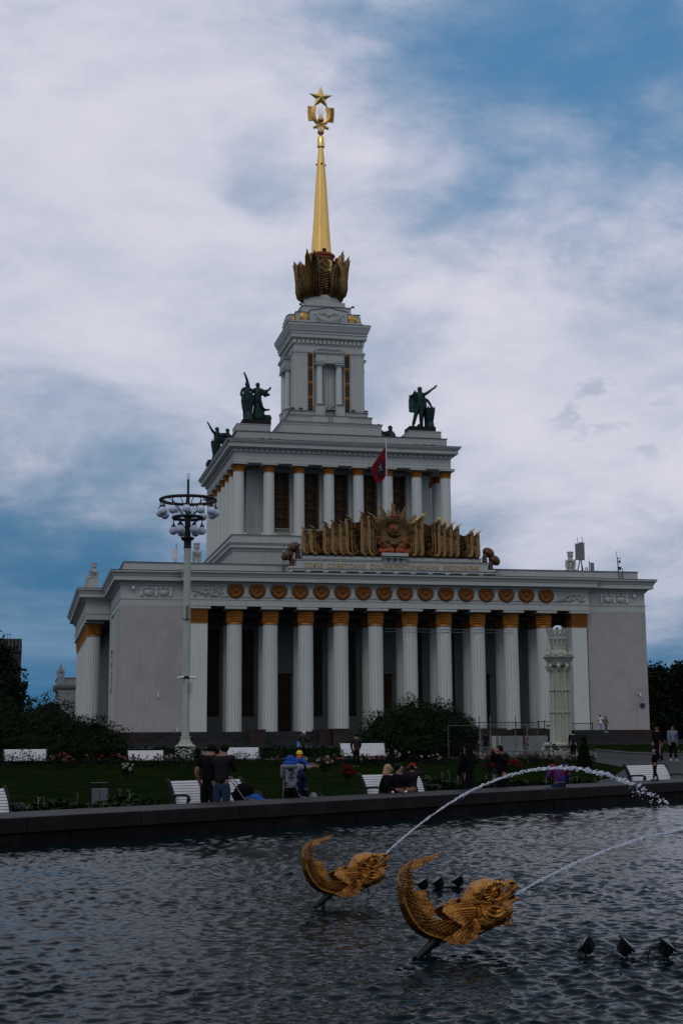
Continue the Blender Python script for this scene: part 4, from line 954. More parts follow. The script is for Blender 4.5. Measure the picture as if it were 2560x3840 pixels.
# ------------------------------------------------------------------ gilded spire
sp_ = thing('gilded_spire', 'tall gilded spire with star, wreath and dark banners on top of the tower', 'spire', (XC, YC, 56.6))
def sp_part(name, g, m, label=None, smooth=False, world=True): return part(name, g, m, sp_, label, smooth)
C0 = (XC, YC, 0)
n = 56; rs = []
for i in range(21):
    t = i/20; zz = 56.5+3.3*t; r = 1.35+.75*sin(min(1, t*1.25)*pi/2)-.1*t
    if .16 < t < .26: r -= .12
    rs.append([(XC+(r+.09*(1 if (j+(i % 2)*1) % 4 < 2 else 0))*cos(2*pi*j/n), YC+(r+.09*(1 if (j+(i % 2)*2) % 4 < 2 else 0))*sin(2*pi*j/n), zz) for j in range(n)])
sp_part('wheat_basket', G().rings(rs), 'dark gilding')
g = G().lathe([(1.5, 59.6), (1.42, 61.8)], 8, C0, a0=pi/8); sp_part('spire_foot', g, 'spire gilding')
g = G()
oct_ = lambda r: [(XC+r*cos(pi/8+k*pi/4), YC+r*sin(pi/8+k*pi/4)) for k in range(8)]
g.sweep(oct_(1.45), [(-.2, 61.62), (.05, 61.66), (.08, 61.8), (.16, 61.84), (.16, 62.02), (.30, 62.1), (.32, 62.28), (.24, 62.34), (.26, 62.44), (-.3, 62.48)]); sp_part('spire_cornice', g, 'rust enamel')
for k in range(4):                                  # shields with hammer and sickle
    T = TR(XC, YC, 60.65) @ RZ(k*pi/2)
    g = G(); g.prism([(.78*cos(pi/8+q*pi/4), .95*sin(pi/8+q*pi/4)) for q in range(8)], -1.95, -1.3, T=T); g.box(-.9, -1.9, -1.35, .9, -1.2, -1.0, T); g.box(-.6, -2.0, .85, .6, -1.3, 1.05, T)
    sh = sp_part('shield', g, 'dark gilding'); g = G()
    g.tube([T @ Vector((.42*cos(a)+.02, -2.0, .42*sin(a)-.02)) for a in [radians(q) for q in range(100, -80, -22)]], [.03, .05, .07, .08, .09, .09, .08, .07, .06], 6)
    g.tube([T @ Vector((-.35, -2.02, .1)), T @ Vector((.25, -2.0, -.45))], .06, 5); g.tube([T @ Vector((-.5, -2.02, .0)), T @ Vector((-.2, -2.02, .3))], .1, 4)
    part('hammer_and_sickle', g, 'dark gilding', sh)
def vbanner(T, w, pts, folds=5, th=.16):
    """hanging banner: pts are (out, z) from bottom to top, corrugated across its width"""
    g = G(); n = folds*6; rs = []
    for o, zz, f in pts:
        ring = []
        for s in (1, -1):
            for j in range(n+1):
                jj = j if s > 0 else n-j; t = jj/n-.5
                c = .5*(1-cos(jj*2*pi/6)); ring.append(T @ Vector((t*w*f, -(o+th*c+(.10 if s > 0 else -.05)-.9*t*t*w), zz-.25*c*0)))
        rs.append(ring)
    return g.rings(rs)
for k in range(4):
    for q, (da, rt_, zt, w) in enumerate(((-.36, 3.45, 60.3 if k in (0, 3) else 61.3, 1.15), (0., 3.2, 61.9, 1.1), (.34, 3.5, 61.5, 1.15))):
        T = TR(XC, YC, 0) @ RZ(k*pi/2+pi/4+da)
        g = vbanner(T, w, [(1.7, 56.5, .35), (2.35, 56.45, .7), (2.85, 56.9, 1.0), (3.05, 57.7, 1.1), (3.05, 58.8, 1.1), (rt_-.3, zt-1.2, .95), (rt_-.15, zt-.4, .7), (rt_-.1, zt, .2)], folds=4, th=.26)
        b3 = sp_part('banner', g, 'banner gold' if q == 1 else 'dark gilding', smooth=50)
        tip = G(); tip.tube([T @ Vector((0, -2.6, 57.5)), T @ Vector((0, -(rt_-.25), zt-.1))], .06, 5); tip.lathe([(.05, -.5), (.06, 0), (.17, .1), (.02, .6)], 6, T=T @ TR(0, -(rt_-.1), zt) @ Matrix.Rotation(.45, 4, 'X')); part('spear_tip', tip, 'dark gilding', b3)
        tas = G(); tas.lathe([(.03, .5), (.05, 0), (.14, -.1), (.17, -.6), (.1, -.62)], 8, T=T @ TR(.3, -(rt_-.25), zt-1.7)); part('tassel', tas, 'statue patina', b3)
        tas = G(); tas.tube([T @ Vector((x_, -(o_+.1), z_)) for x_, o_, z_ in ((-.5*w*.8, rt_-.7, zt-1.0), (0, rt_-.55, zt-1.35), (.5*w*.8, rt_-.75, zt-1.0))], .06, 5); part('rope', tas, 'banner gold', b3)
for k in range(4):
    T = TR(XC, YC, 0) @ RZ(k*pi/2+pi/4)
    g = G().lathe([(.30, 59.6), (.36, 61.2), (.46, 61.3), (.46, 61.5), (.1, 61.5)], 12, T=T @ TR(0, -2.6, 0)); sp_part('horn', g, 'rust enamel', smooth=True)
rs = []
for zz, r in ((62.4, 1.29), (66, 1.03), (70.2, .80), (74.6, .50), (77.1, .29)):
    ring = []
    for k in range(8):
        a = pi/8+k*pi/4
        for da, f in ((-.13, .985), (-.09, 1.035), (.09, 1.035), (.13, .985)): ring.append((XC+r*f*cos(a+da), YC+r*f*sin(a+da), zz))
    rs.append(ring)
sp_part('needle', G().rings(rs), 'spire gilding')
g = G(); g.box(XC-.10, YC-1.3, 62.62, XC+.34, YC-1.1, 63.0); sp_part('hatch', g, 'statue plinth')
for a in (0, pi/2, pi, -pi/2):
    g = G(); g.ball((XC+.58*cos(a), YC+.58*sin(a), 74.6), .13, 7, 5); sp_part('beacon', g, 'rust enamel')
g = G(); n = 32; g.rings([[(XC+r*(1+.07*(j % 4 < 2))*cos(2*pi*j/n), YC+r*(1+.07*(j % 4 < 2))*sin(2*pi*j/n), zz) for j in range(n)] for zz, r in ((76.95, .36), (77.0, .46), (77.25, .44), (78.3, .38), (78.42, .30), (78.45, .16), (78.7, .14))]); sp_part('collar', g, 'spire gilding', smooth=45)
g = G().ball((XC, YC, 79.08), .44, 20, 14); g.lathe([(.16, 78.55), (.2, 78.6), (.12, 78.7)], 12, C0); sp_part('orb', g, 'bright gilding', smooth=True)
# star, thick in the middle
cz, Rr = 83.75, 1.64; g = G(); vs = []
for k in range(10):
    a = pi/2+k*pi/5; r = Rr if k % 2 == 0 else Rr*.40; vs.append((XC+r*cos(a), YC, cz+r*sin(a)))
vs += [(XC, YC-.42, cz), (XC, YC+.42, cz)]; g.add(vs, [(k, (k+1) % 10, 10) for k in range(10)]+[((k+1) % 10, k, 11) for k in range(10)]); sp_part('star', g, 'spire gilding')
for sx in (-1, 1):
    g = G()
    path = [(0.05, 80.1), (.55, 80.28), (.88, 80.75), (1.02, 81.3), (1.0, 81.9), (.86, 82.45)]
    for off in (-.18, 0, .18):
        g.tube([(XC+sx*(x+off*(.3+.7*z0/5)), YC-.1, zz) for z0, (x, zz) in enumerate(path)], [.13, .18, .20, .19, .16, .12], 6)
    for k in range(11):
        t = k/10; x = .82+.16*t-.22*max(0, t-.6); zz = 80.55+1.85*t
        for q in range(3): g.tube([(XC+sx*(x+.15*q), YC-.05, zz), (XC+sx*(x+.45+.12*q), YC-.12, zz-.05), (XC+sx*(x+.78+.02*q), YC-.05, zz+.04)], [.07, .10, .09], 5)
    sp_part('wheat_wreath', g, 'bright gilding', smooth=50)
    g = G(); g.tube([(XC, YC, 80.15), (XC+sx*.4, YC-.15, 79.95), (XC+sx*.75, YC-.1, 79.6), (XC+sx*1.0, YC-.05, 79.62)], [(.12, .2), (.13, .2), (.12, .18), (.1, .22)], 6); g.tube([(XC, YC, 80.15), (XC+sx*.3, YC-.1, 79.8), (XC+sx*.45, YC-.1, 79.45)], [(.1, .15)]*3, 6); sp_part('ribbon', g, 'bright gilding', smooth=50)
g = G(); g.ball((XC, YC, 80.75), .42, 14, 10); g.tube([(XC, YC, 79.4), (XC, YC, 80.5)], .14, 8); sp_part('globe', g, 'bright gilding', smooth=True)
for k in range(9):
    a = radians(62+k*7); l = 1.25 if k % 2 == 0 else .95; l = l if k not in (3, 5) else 1.75
    g = G().tube([(XC+.3*cos(a), YC, 80.75+.35*sin(a)), (XC+(l+.4)*cos(a)*.9, YC, 80.75+(l+.4)*sin(a))], .018, 4); sp_part('sun_ray', g, 'bright gilding')

# ------------------------------------------------------------------ gilded emblem group over the portico
em = thing('gilded_emblem_group', 'dark gilded group of banners, trumpets and a round state emblem with rays over the portico', 'sculpture', (34.88, 135, 19.4))
def ux(u): return 25.17+(u-132)*.01486
def uz(u, v): return 19.42+(440+(u-175)*.0372-v)*.0143
g = G(); top = [(175, 300), (245, 290), (320, 262), (380, 255), (440, 252), (490, 228), (580, 205), (650, 200), (800, 195), (925, 235), (980, 215), (1060, 250), (1120, 262), (1170, 275), (1215, 292), (1300, 325), (1372, 335)]
g.prism([(ux(u), uz(u, v)) for u, v in top]+[(ux(1372), 19.42), (ux(175), 19.42)], 134.95, 135.4); part('backing', g, 'panel bronze', em)
BN = [(190, 285, 1, 46, 0), (245, 272, 1, 60, 1), (330, 242, 1, 46, 0), (385, 235, 1, 46, 0), (437, 238, 1, 42, 0), (487, 203, 1, 75, 1), (583, 178, 1, 44, 0), (634, 185, 1, 60, 1),
      (925, 228, -1, 60, 1), (970, 195, -1, 40, 0), (1082, 222, -1, 75, 1), (1128, 245, -1, 38, 0), (1173, 258, -1, 38, 0), (1218, 272, -1, 38, 0), (1312, 307, -1, 64, 1), (1358, 320, -1, 38, 0)]
for u, v, s, w, big_ in BN:
    x = ux(u); zt = uz(u, v)+.12; W2 = w*.01486; zb = 19.52; y = 134.45
    g = G(); ln = .34*W2
    for q, (dx, wd, rz_) in enumerate(((-.28, .25, 0), (.14, .17, .16), (.40, .14, .36))):
        xx = x+s*dx*W2; e = x+s*.62*W2
        if big_: e = x+s*(1.0-.04*q)*W2*.95
        gg = G() if q == 0 else g
        pts = [(xx, y+.06*q, zt-.16*q), (xx+s*.03, y-.05+.06*q, (zt+zb)/2+.3), (xx, y-.08, zb+.6+rz_), (xx+s*.04*W2, y-.14, zb+.22+rz_*.8), (xx+s*.26*W2, y-.16, zb+.03+rz_*.7), (xx+s*.5*W2, y-.14, zb+.05+rz_*.7), (e, y-.05, zb+.22+rz_*.6)]
        gg.tube(pts, [(wd*.75, .12), (wd, .15), (wd*.95, .17), (wd*.9, .17), (wd*.9, .16), (wd*.8, .14), (wd*.4, .08)], 7)
        if q == 0: bright_fold = gg
    b3 = part('banner', g, 'dark gilding', em, smooth=50); part('front_fold', bright_fold, 'banner gold', b3, smooth=50)  # front fold in lighter gold: highlight on the drapery put into the colour
    g = G(); g.prism([(x-W2*.5, zb+.25), (x+W2*.5, zb+.25), (x+W2*.5, zt-.35-(.25 if s > 0 else 0)), (x+W2*.1, zt-.12), (x-W2*.1, zt-.12), (x-W2*.5, zt-.35-(.25 if s < 0 else 0))], 134.6, 134.95); part('banner_cloth', g, 'dark gilding', b3)
    g = G(); g.tube([(x+s*.05, 134.5, zt-.3), (x-s*.02, 134.4, zt+.15)], .045, 5); dx = -s*.28 if s > 0 else .32
    g.lathe([(.045, -.3), (.055, 0), (.15, .08), (.015, .62)], 6, T=TR(x-(.0 if s > 0 else -.1), 134.35, zt+.05) @ Matrix.Rotation(-s*.95 if s > 0 else .95, 4, 'Y')); part('spear', g, 'dark gilding' if s > 0 else 'bright gilding', b3)
    g = G(); g.tube([(x-s*.1+.17*cos(a), y-.15, zt-.25+.17*sin(a)*.6) for a in [k*pi/4 for k in range(9)]], .03, 4); g.lathe([(.04, .5), (.05, .05), (.10, 0), (.12, -.36), (.04, -.38)], 7, (x+s*.14, y-.2, zt-.75)); part('tassel', g, 'statue patina' if False else 'panel bronze', b3, smooth=True)
def horn(x, z, s, dz=-.12):
    g = G(); T = TR(x, 134.3, z) @ Matrix.Rotation(s*1.25, 4, 'Y') @ Matrix.Rotation(.5, 4, 'X')
    g.lathe([(.06, -.9), (.08, -.3), (.13, -.1), (.24, .06), (.26, .08), (.18, .04), (.05, -.1)], 14, T=T); return g
for x, z, s in ((27.2, 21.35, -1), (27.25, 20.85, -1), (30.95, 21.95, -1), (31.0, 21.5, -1), (31.0, 21.05, -1), (38.6, 21.7, 1), (38.6, 21.25, 1), (42.2, 20.9, 1), (42.2, 20.5, 1)):
    part('trumpet', horn(x, z, s), 'dark gilding', em, smooth=45)
for x, z in ((27.5, 20.2), (31.2, 20.3), (32.75, 20.2), (37.0, 20.2), (38.9, 20.3), (42.3, 20.0)):
    part('leaf_cluster', leafrelief(x-.45, x+.45, 134.45, z-.55, z+.65, 34, int(x*7)), 'statue patina' if 32 < x < 38 else 'dark gilding', em)
random.seed(5)
ex, ez = 34.88, 21.68
g = G(); g.lathe([(1.45, 0), (1.5, .2), (1.3, .35), (1.1, .3), (.05, .34)], 40, T=TR(ex, 134.55, ez) @ Matrix.Rotation(pi/2, 4, 'X')); disc = part('emblem_disc', g, 'dark gilding', em, smooth=40)
for k in range(25):                                 # rays
    a = radians(14+k*152/24); l = (3.1 if k in (12,) else 3.05 if k % 4 == 0 else 2.5 if k % 2 == 0 else 2.3); w = .17 if k % 4 == 0 else .10
    T = TR(ex, 134.5, ez+.0) @ Matrix.Rotation(pi/2-a, 4, 'Y')
    g = G()
    for q in ((-1, 1) if k % 4 == 0 else (0,)): g.box(-w*.42+q*w*.55, -.08, 1.3, w*.42+q*w*.55, .08, l-.08*abs(q)*(q > 0), T)
    part('sun_ray', g, 'banner gold', em)
for sx in (-1, 1):
    g = G()
    for k in range(17):                              # wheat ears round the top
        a = radians(82-k*6.2); 
        for rr, da in ((1.35, 0), (1.55, .03), (1.75, 0)):
            px, pz = ex+sx*rr*cos(a+da), ez+rr*sin(a+da); T = TR(px, 134.15, pz) @ Matrix.Rotation(-sx*(a-.45*(rr-1.55)*5), 4, 'Y')
            g.ball((0, 0, 0), .115, 6, 5, (.55, .7, 1.25), T)
    part('wheat_ears', g, 'dark gilding', em, smooth=True)
    for k in range(8):                               # ribbon bands round the lower half
        a0 = radians(-8-k*9.5); a1 = a0-radians(7.4); g = G()
        vs = [(ex+sx*r*cos(a), 134.3-.22*sin(pi*(r-1.0)/.95), ez+r*sin(a)) for a in (a0, a1) for r in (1.0, 1.3, 1.65, 1.95)]
        vs += [(x, 134.6, zz) for x, y, zz in vs]
        g.add(vs, [(0, 1, 5, 4), (1, 2, 6, 5), (2, 3, 7, 6), (8, 12, 13, 9), (9, 13, 14, 10), (10, 14, 15, 11), (0, 4, 12, 8), (3, 11, 15, 7), (0, 8, 9, 1), (1, 9, 10, 2), (2, 10, 11, 3), (4, 5, 13, 12), (5, 6, 14, 13), (6, 7, 15, 14)])
        part('ribbon_band', g, 'rust enamel' if k % 2 == 0 else 'dark gilding', em, smooth=True)
    g = G(); g.tube([(ex+sx*.1, 134.1, 19.95), (ex+sx*.8, 134.0, 20.0), (ex+sx*1.2, 134.1, 19.85), (ex+sx*1.6, 134.15, 20.05)], [(.2, .28), (.22, .25), (.15, .22), (.12, .25)], 7); part('ribbon', g, 'rust enamel', em, smooth=50)
g = G(); g.ball((ex, 134.3, ez+.28), .72, 24, 16, (1, .55, 1)); gl = part('globe', g, 'dark gilding', em, smooth=True)
g = G(); zc = ez+.28
g.tube([(ex+.12+.42*cos(radians(q)), 133.86, zc-.02+.42*sin(radians(q))) for q in range(70, -130, -20)], [.03, .045, .06, .07, .075, .075, .07, .06, .05, .045], 6)
g.tube([(ex-.2, 133.85, zc-.42), (ex-.38, 133.86, zc-.55)], .05, 5); g.tube([(ex-.28, 133.84, zc+.3), (ex+.3, 133.84, zc-.28)], .05, 5)
part('sickle', g, 'dark gilding', em, smooth=True)
g = G(); g.box(-.32, -.09, -.13, .24, .09, .13, TR(ex-.3, 133.88, zc+.3) @ Matrix.Rotation(.75-pi/2+.3, 4, 'Y')); part('hammer_head', g, 'rust enamel', em)
g = G(); vs = []
for k in range(10):
    a = pi/2+k*pi/5; r = .42 if k % 2 == 0 else .17; vs.append((ex+r*cos(a), 134.0, 23.38+r*sin(a)))
vs += [(ex, 133.85, 23.38), (ex, 134.3, 23.38)]; g.add(vs, [(k, (k+1) % 10, 10) for k in range(10)]+[((k+1) % 10, k, 11) for k in range(10)]); part('star', g, 'rust enamel', em)
g = G()
for k in range(11):
    a = radians(30+k*12); g.tube([(ex+.75*cos(a), 134.2, zc+.75*sin(a)), (ex+1.2*cos(a), 134.2, zc+1.2*sin(a))], [.03, .05], 4)
for k in range(9):
    a = radians(-150+k*15); g.tube([(ex+.3*cos(a), 134.25, ez-.75+.2*sin(a)), (ex+1.25*cos(a), 134.2, ez-.45+1.0*sin(a)*.5)], [.03, .06], 4)
part('small_rays', g, 'dark gilding', em)
g = G(); g.ball((ex, 134.15, ez-1.0), .45, 12, 8, (1, .5, .7)); part('rising_sun', g, 'dark gilding', em, smooth=True)
for x, z, s in ((24.88, 20.15, -1), (24.28, 19.35, -1), (44.72, 20.05, 1), (45.32, 19.3, 1)):
    g = G(); n = 30; T = TR(x, 134.7, z) @ Matrix.Rotation(s*.55, 4, 'Y')
    g.rings([[T @ Vector((r*(1+.13*(j % 3 == 0))*cos(2*pi*j/n), r*.8*(1+.13*(j % 3 == 0))*sin(2*pi*j/n), dz)) for j in range(n)] for dz, r in ((-.38, .26), (-.28, .48), (-.05, .58), (.24, .52), (.44, .3), (.52, .02))])
    g.tube([(x-s*.05, 134.7, z-.1), (x-s*.3, 134.7, z-.25), (x-s*.42, 134.7, z-.55), (x-s*.40, 134.7, 18.4 if z < 19.8 else 19.0)], [.3, .28, .24, .28], 10); part('shell_volute', g, 'volute bronze', em, smooth=45)

# ------------------------------------------------------------------ flag
fl = thing('flag_pole', 'thin white flagpole with a dark red drooping flag in front of the upper colonnade', 'flag', (34.86, 137, 19))
g = G().tube([(34.86, 137, 18.6), (34.86, 137, 31.6)], [.07, .05], 8); g.ball((34.86, 137, 31.68), .1, 8, 6); part('pole', g, 'white plastic', fl)
g = G(); nx, nz_ = 14, 22; rs = []
for j in range(nz_+1):
    t = j/nz_; row = []
    for i in range(nx+1):
        s = i/nx; zt = 31.05-s*2.2; zb_ = 28.0-s*.75-.3*sin(s*pi); w = 1.5*s
        zz = zt+(zb_-zt)*t; x = 34.80-w*(1-.28*max(0, (t-.45))*1.9) ; row.append((x, 136.95+.13*sin(s*9+t*3)*s, zz))
    rs.append(row)
vs = [p for r in rs for p in r]; vs += [(x, y+.02, zz) for x, y, zz in vs]; n1 = nx+1; o_ = (nx+1)*(nz_+1)
g.add(vs, [(j*n1+i, j*n1+i+1, (j+1)*n1+i+1, (j+1)*n1+i) for j in range(nz_) for i in range(nx)]+[(o_+j*n1+i, o_+(j+1)*n1+i, o_+(j+1)*n1+i+1, o_+j*n1+i+1) for j in range(nz_) for i in range(nx)]); fo = part('flag', g, 'flag red', fl, smooth=True)
# rider emblem on the flag: dark shield with a pale horse and rider
g = G(); g.prism([(34.52, 29.55), (34.52, 28.2), (34.25, 27.85), (33.92, 28.1), (33.92, 28.9), (34.2, 29.4)], 136.80, 136.83); part('flag_shield', g, 'flag navy', fl)
g = G(); g.tube([(34.05, 136.79, 28.75), (34.2, 136.78, 28.85), (34.32, 136.79, 28.75), (34.4, 136.79, 28.5)], [.05, .09, .08, .03], 6); g.tube([(34.1, 136.79, 28.75), (34.03, 136.79, 28.95)], [.06, .05], 5)
for q in (34.1, 34.16, 34.3, 34.36): g.tube([(q, 136.79, 28.75), (q-.06, 136.79, 28.45)], .02, 4)
g.tube([(34.2, 136.78, 28.85), (34.2, 136.78, 29.05)], .05, 5); g.ball((34.2, 136.78, 29.12), .05, 6, 5); g.tube([(34.35, 136.78, 29.3), (34.08, 136.78, 28.35)], .012, 4); part('flag_rider', g, 'cloth grey', fl)
g = G().tube([(34.93, 136.9, 31.5), (34.98, 136.9, 27.5), (35.1, 136.9, 26.5), (34.9, 136.95, 20)], .012, 4); part('halyard', g, 'galvanised', fl)

# ------------------------------------------------------------------ antennas on the roof
def antenna(label, parts_, loc):
    t = thing('antenna', label, 'antenna', loc, 0, 'roof antennas')
    for nm, g, m in parts_: part(nm, g, m, t)
antenna('small white panel antenna on a mast, left end of the attic roof', [('panel', G().box(13.5, 137.8, 19.2, 14.0, 138.05, 20.2), 'white plastic'), ('mast', G().tube([(13.85, 138.1, 18.5), (13.85, 138.1, 20.7)], .035, 6), 'dark metal'), ('cable', G().tube([(13.55, 138, 19.2), (13.62, 138.0, 18.8), (13.8, 138, 18.6)], .03, 5), 'dark metal')], (13.8, 138, 18.6))
antenna('big grey-green twin panel antenna on a tripod beside the right roof urn', [('panel', G().box(55.1, 137.2, 19.9, 55.5, 137.5, 21.6).box(55.55, 137.3, 19.9, 56.05, 137.6, 21.75), 'galvanised'), ('leg', G().tube([(55.7, 137.6, 20.2), (55.4, 137.9, 18.6)], .06, 5).tube([(55.7, 137.6, 20.2), (56.1, 137.9, 18.6)], .06, 5).tube([(55.7, 137.5, 20.2), (55.7, 137.2, 18.6)], .06, 5), 'dark metal'), ('mast', G().tube([(55.4, 137.5, 21.4), (55.4, 137.5, 22.3)], .025, 5).tube([(55.9, 137.5, 21.4), (55.9, 137.5, 22.4)], .025, 5), 'dark metal')], (55.7, 137.5, 18.6))
antenna('low grey panel antenna with a thin rod, right of the twin panel antenna', [('panel', G().box(56.75, 137.4, 18.7, 57.1, 137.6, 19.65), 'galvanised'), ('mast', G().tube([(56.65, 137.6, 18.6), (56.65, 137.6, 19.8)], .05, 5).tube([(56.65, 137.6, 19.8), (56.63, 137.6, 20.3)], .015, 4), 'dark metal'), ('dish', G().ball((56.2, 137.3, 19.0), .2, 10, 6, (1, .4, 1)), 'white plastic')], (56.8, 137.5, 18.6))
antenna('thin mast with small dish and brackets near the right roof corner', [('mast', G().tube([(59.6, 137, 18.5), (59.55, 137, 19.9), (59.4, 137, 20.9)], [.07, .05, .015], 5), 'dark metal'), ('dish', G().ball((59.72, 136.9, 19.75), .17, 10, 6, (.8, .4, 1.1)), 'grey metal'), ('arm', G().tube([(59.5, 137, 20.1), (59.85, 137, 20.15), (59.85, 137, 20.0)], .04, 5).box(59.6, 136.8, 18.9, 59.85, 137, 19.2), 'dark metal')], (59.6, 137, 18.6))
antenna('slender white measuring mast on the attic left of the emblem group', [('mast', G().tube([(24.25, 136.3, 18.5), (24.2, 136.3, 20.75)], [.05, .025], 5), 'galvanised'), ('sensor', G().ball((24.22, 136.3, 20.0), .09, 6, 5), 'white plastic')], (24.25, 136.3, 18.6))
# ------------------------------------------------------------------ left street lamp: tall column with two rings of opal globes
random.seed(11)
lx, ly = 10.5, 97.; z0 = gz(ly)
lamp = thing('street_lamp', 'tall pale column lamp with two iron rings of round white globes, left of the portico', 'street lamp', (lx, ly, z0))
g = G(); g.box(lx-.66, ly-.66, z0-.05, lx+.66, ly+.66, z0+.25); g.box(lx-.6, ly-.6, z0+.25, lx+.6, ly+.6, 1.30); g.frust(lx-.66, ly-.66, lx+.66, ly+.66, 1.30, 1.34, 0); g.frust(lx-.6, ly-.6, lx+.6, ly+.6, 1.34, 1.42, .08); g.frust(lx-.46, ly-.46, lx+.46, ly+.46, 1.42, 1.56, .04); g.box(lx-.28, ly-.63, z0+.32, lx+.3, ly-.6, 1.2); part('base', g, 'lamp paint', lamp)
g = G(); g.lathe([(.42, 1.55), (.42, 1.62), (.36, 1.66), (.36, 1.72), (.31, 1.78), (.33, 1.84), (.33, 1.9), (.27, 1.93)], 24, (lx, ly, 0))
for k in range(14): a = 2*pi*k/14; g.ball((lx+.31*cos(a), ly+.31*sin(a), 1.93), .05, 5, 4)
part('base_moulding', g, 'lamp paint', lamp, smooth=40)
g = G(); g.lathe([(.262, 1.9), (.262, 3.6), (.258, 8), (.24, 14.85)], 12, (lx, ly, 0), a0=.2); part('column', g, 'lamp paint', lamp)
g = G(); g.lathe([(.27, 14.8), (.29, 14.84), (.25, 14.9), (.26, 15.2), (.31, 15.42), (.47, 15.46), (.47, 15.54), (.28, 15.6)], 20, (lx, ly, 0))
for k in range(4): a = k*pi/2+pi/4+.3; g.ball((lx+.36*cos(a), ly+.36*sin(a), 15.42), .10, 6, 5)
part('capital', g, 'lamp iron', lamp, smooth=40)
g = G(); g.lathe([(.22, 15.5), (.20, 16.9), (.13, 17.0), (.12, 18.5), (.09, 18.56), (.10, 18.6)]+[(r, 18.62+k*.125+d) for k in range(8) for r, d in ((.07, 0), (.10, .05), (.07, .11))]+[(.03, 19.65)], 12, (lx, ly, 0))
for q in (-.08, 0, .08): g.tube([(lx+q, ly, 19.6), (lx+q, ly, 20.08)], .014, 4)
part('shaft', g, 'lamp iron', lamp, smooth=40)
def lring(r, z, n, name, rg, drop, a0):
    g = G(); m = 64; g.rings([[(lx+(r+.105*cos(q*pi/4)*(1+.12*(k % 2)))*cos(2*pi*k/m), ly+(r+.105*cos(q*pi/4))*sin(2*pi*k/m), z+.105*sin(q*pi/4)*(1+.12*(k % 2))) for q in range(8)] for k in range(m)], closed=True); ro = part(name, g, 'lamp iron', lamp)
    g = G()
    for k in range(n):
        a = a0+2*pi*k/n; e = a+pi/n
        g.tube([(lx+.12*cos(a), ly+.12*sin(a), z-1.35 if r > 1.5 else z-.9), (lx+.35*r*cos(a), ly+.35*r*sin(a), z-.75 if r > 1.5 else z-.5), (lx+.7*r*cos(a), ly+.7*r*sin(a), z-.2), (lx+r*cos(a), ly+r*sin(a), z)], .03, 5)
    part('bracket', g, 'lamp iron', lamp)
    me_g = me_f = None
    for k in range(n):
        a = a0+2*pi*(k+.5)/n; x, y = lx+r*cos(a), ly+r*sin(a)
        g = G().lathe([(.03, -.1), (.035, -.32), (.07, -.34), (.04, -.42), (.13, -.5), (.17, -.60), (.10, -.62)], 10); gg = G().ball((0, 0, -.88), .30, 18, 12)
        if me_g is None: me_g = mesh('globe', gg, 'opal globe', True); me_f = mesh('globe_holder', g, 'lamp iron', 40)
        h = bpy.data.objects.new('globe_holder', me_f); COL.objects.link(h); h.parent = lamp; h.location = (x-lx, y-ly, z-z0-.02)
        q = bpy.data.objects.new('globe', me_g); COL.objects.link(q); q.parent = h
lring(1.90, 18.16, 12, 'upper_ring', .27, .9, .1); lring(.98, 16.92, 6, 'lower_ring', .27, .9, .35)
g = G(); g.box(lx-.10, ly-.42, 9.9, lx+.08, ly-.28, 10.8); g.tube([(lx-.35, ly-.3, 9.9), (lx+.25, ly-.3, 9.85)], .03, 5); part('fixture_box', g, 'grey metal', lamp)
for s in (-1, 1):
    g = G(); g.tube([(lx+s*.2, ly-.3, 5.95), (lx+s*.62, ly-.45, 5.88)], .08, 8); g.tube([(lx+s*.2, ly-.2, 6.0), (lx+s*.35, ly-.33, 5.95)], .04, 5); part('security_camera', g, 'white plastic', lamp, smooth=50)
g = G().box(lx+.22, ly-.4, 4.95, lx+.42, ly-.2, 5.6); g.tube([(lx+.3, ly-.3, 4.95), (lx+.28, ly-.3, 4.7), (lx+.35, ly-.3, 4.6)], .025, 4); part('junction_box', g, 'lamp stone', lamp)
g = G().lathe([(.275, 5.84), (.275, 6.02)], 12, (lx, ly, 0)); part('clamp', g, 'dark metal', lamp)

# ------------------------------------------------------------------ right ornamental lamp shaped as a cluster column
ax, ay = 30.98, 80.5; z0 = gz(ay)
l2 = thing('ornamental_lamp', 'ornate pale green-grey stone lamp column with a flaring crown, in front of the right columns', 'street lamp', (ax, ay, z0))
g = G(); g.box(ax-.78, ay-.78, z0-.1, ax+.78, ay+.78, z0+.06); g.frust(ax-.66, ay-.66, ax+.66, ay+.66, z0+.06, 1.25, .02); g.box(ax-.86, ay-.86, 1.28, ax+.86, ay+.86, 1.38); g.frust(ax-.80, ay-.80, ax+.80, ay+.80, 1.38, 1.46, .06); g.frust(ax-.70, ay-.70, ax+.70, ay+.70, 1.20, 1.28, -.1); part('base', g, 'lamp stone', l2)
for qx, qy in ((-1, -1), (1, -1), (1, 1), (-1, 1)):
    g = G(); T = TR(ax+qx*.62, ay+qy*.66, z0+.42) @ Matrix.Rotation(pi/2, 4, 'X')
    g.lathe([(.36, -.12), (.37, .10), (.27, .12), (.26, .06), (.2, .06), (.19, .14), (.10, .14), (.09, .18), (.01, .19)], 20, T=T); part('volute', g, 'lamp stone', l2, smooth=40)
g = G()
for k in range(14): a = R(0, 6.28); g.ball((ax+R(-.3, .3), ay-.68, z0+R(.25, .65)), R(.05, .11), 6, 4)
for k in range(22): g.ball((ax-.7+k*.067, ay-.74, z0+.1), .035, 5, 3)
part('garland', g, 'lamp stone', l2, smooth=True, kind='stuff')
g = G(); n = 64; rs = []
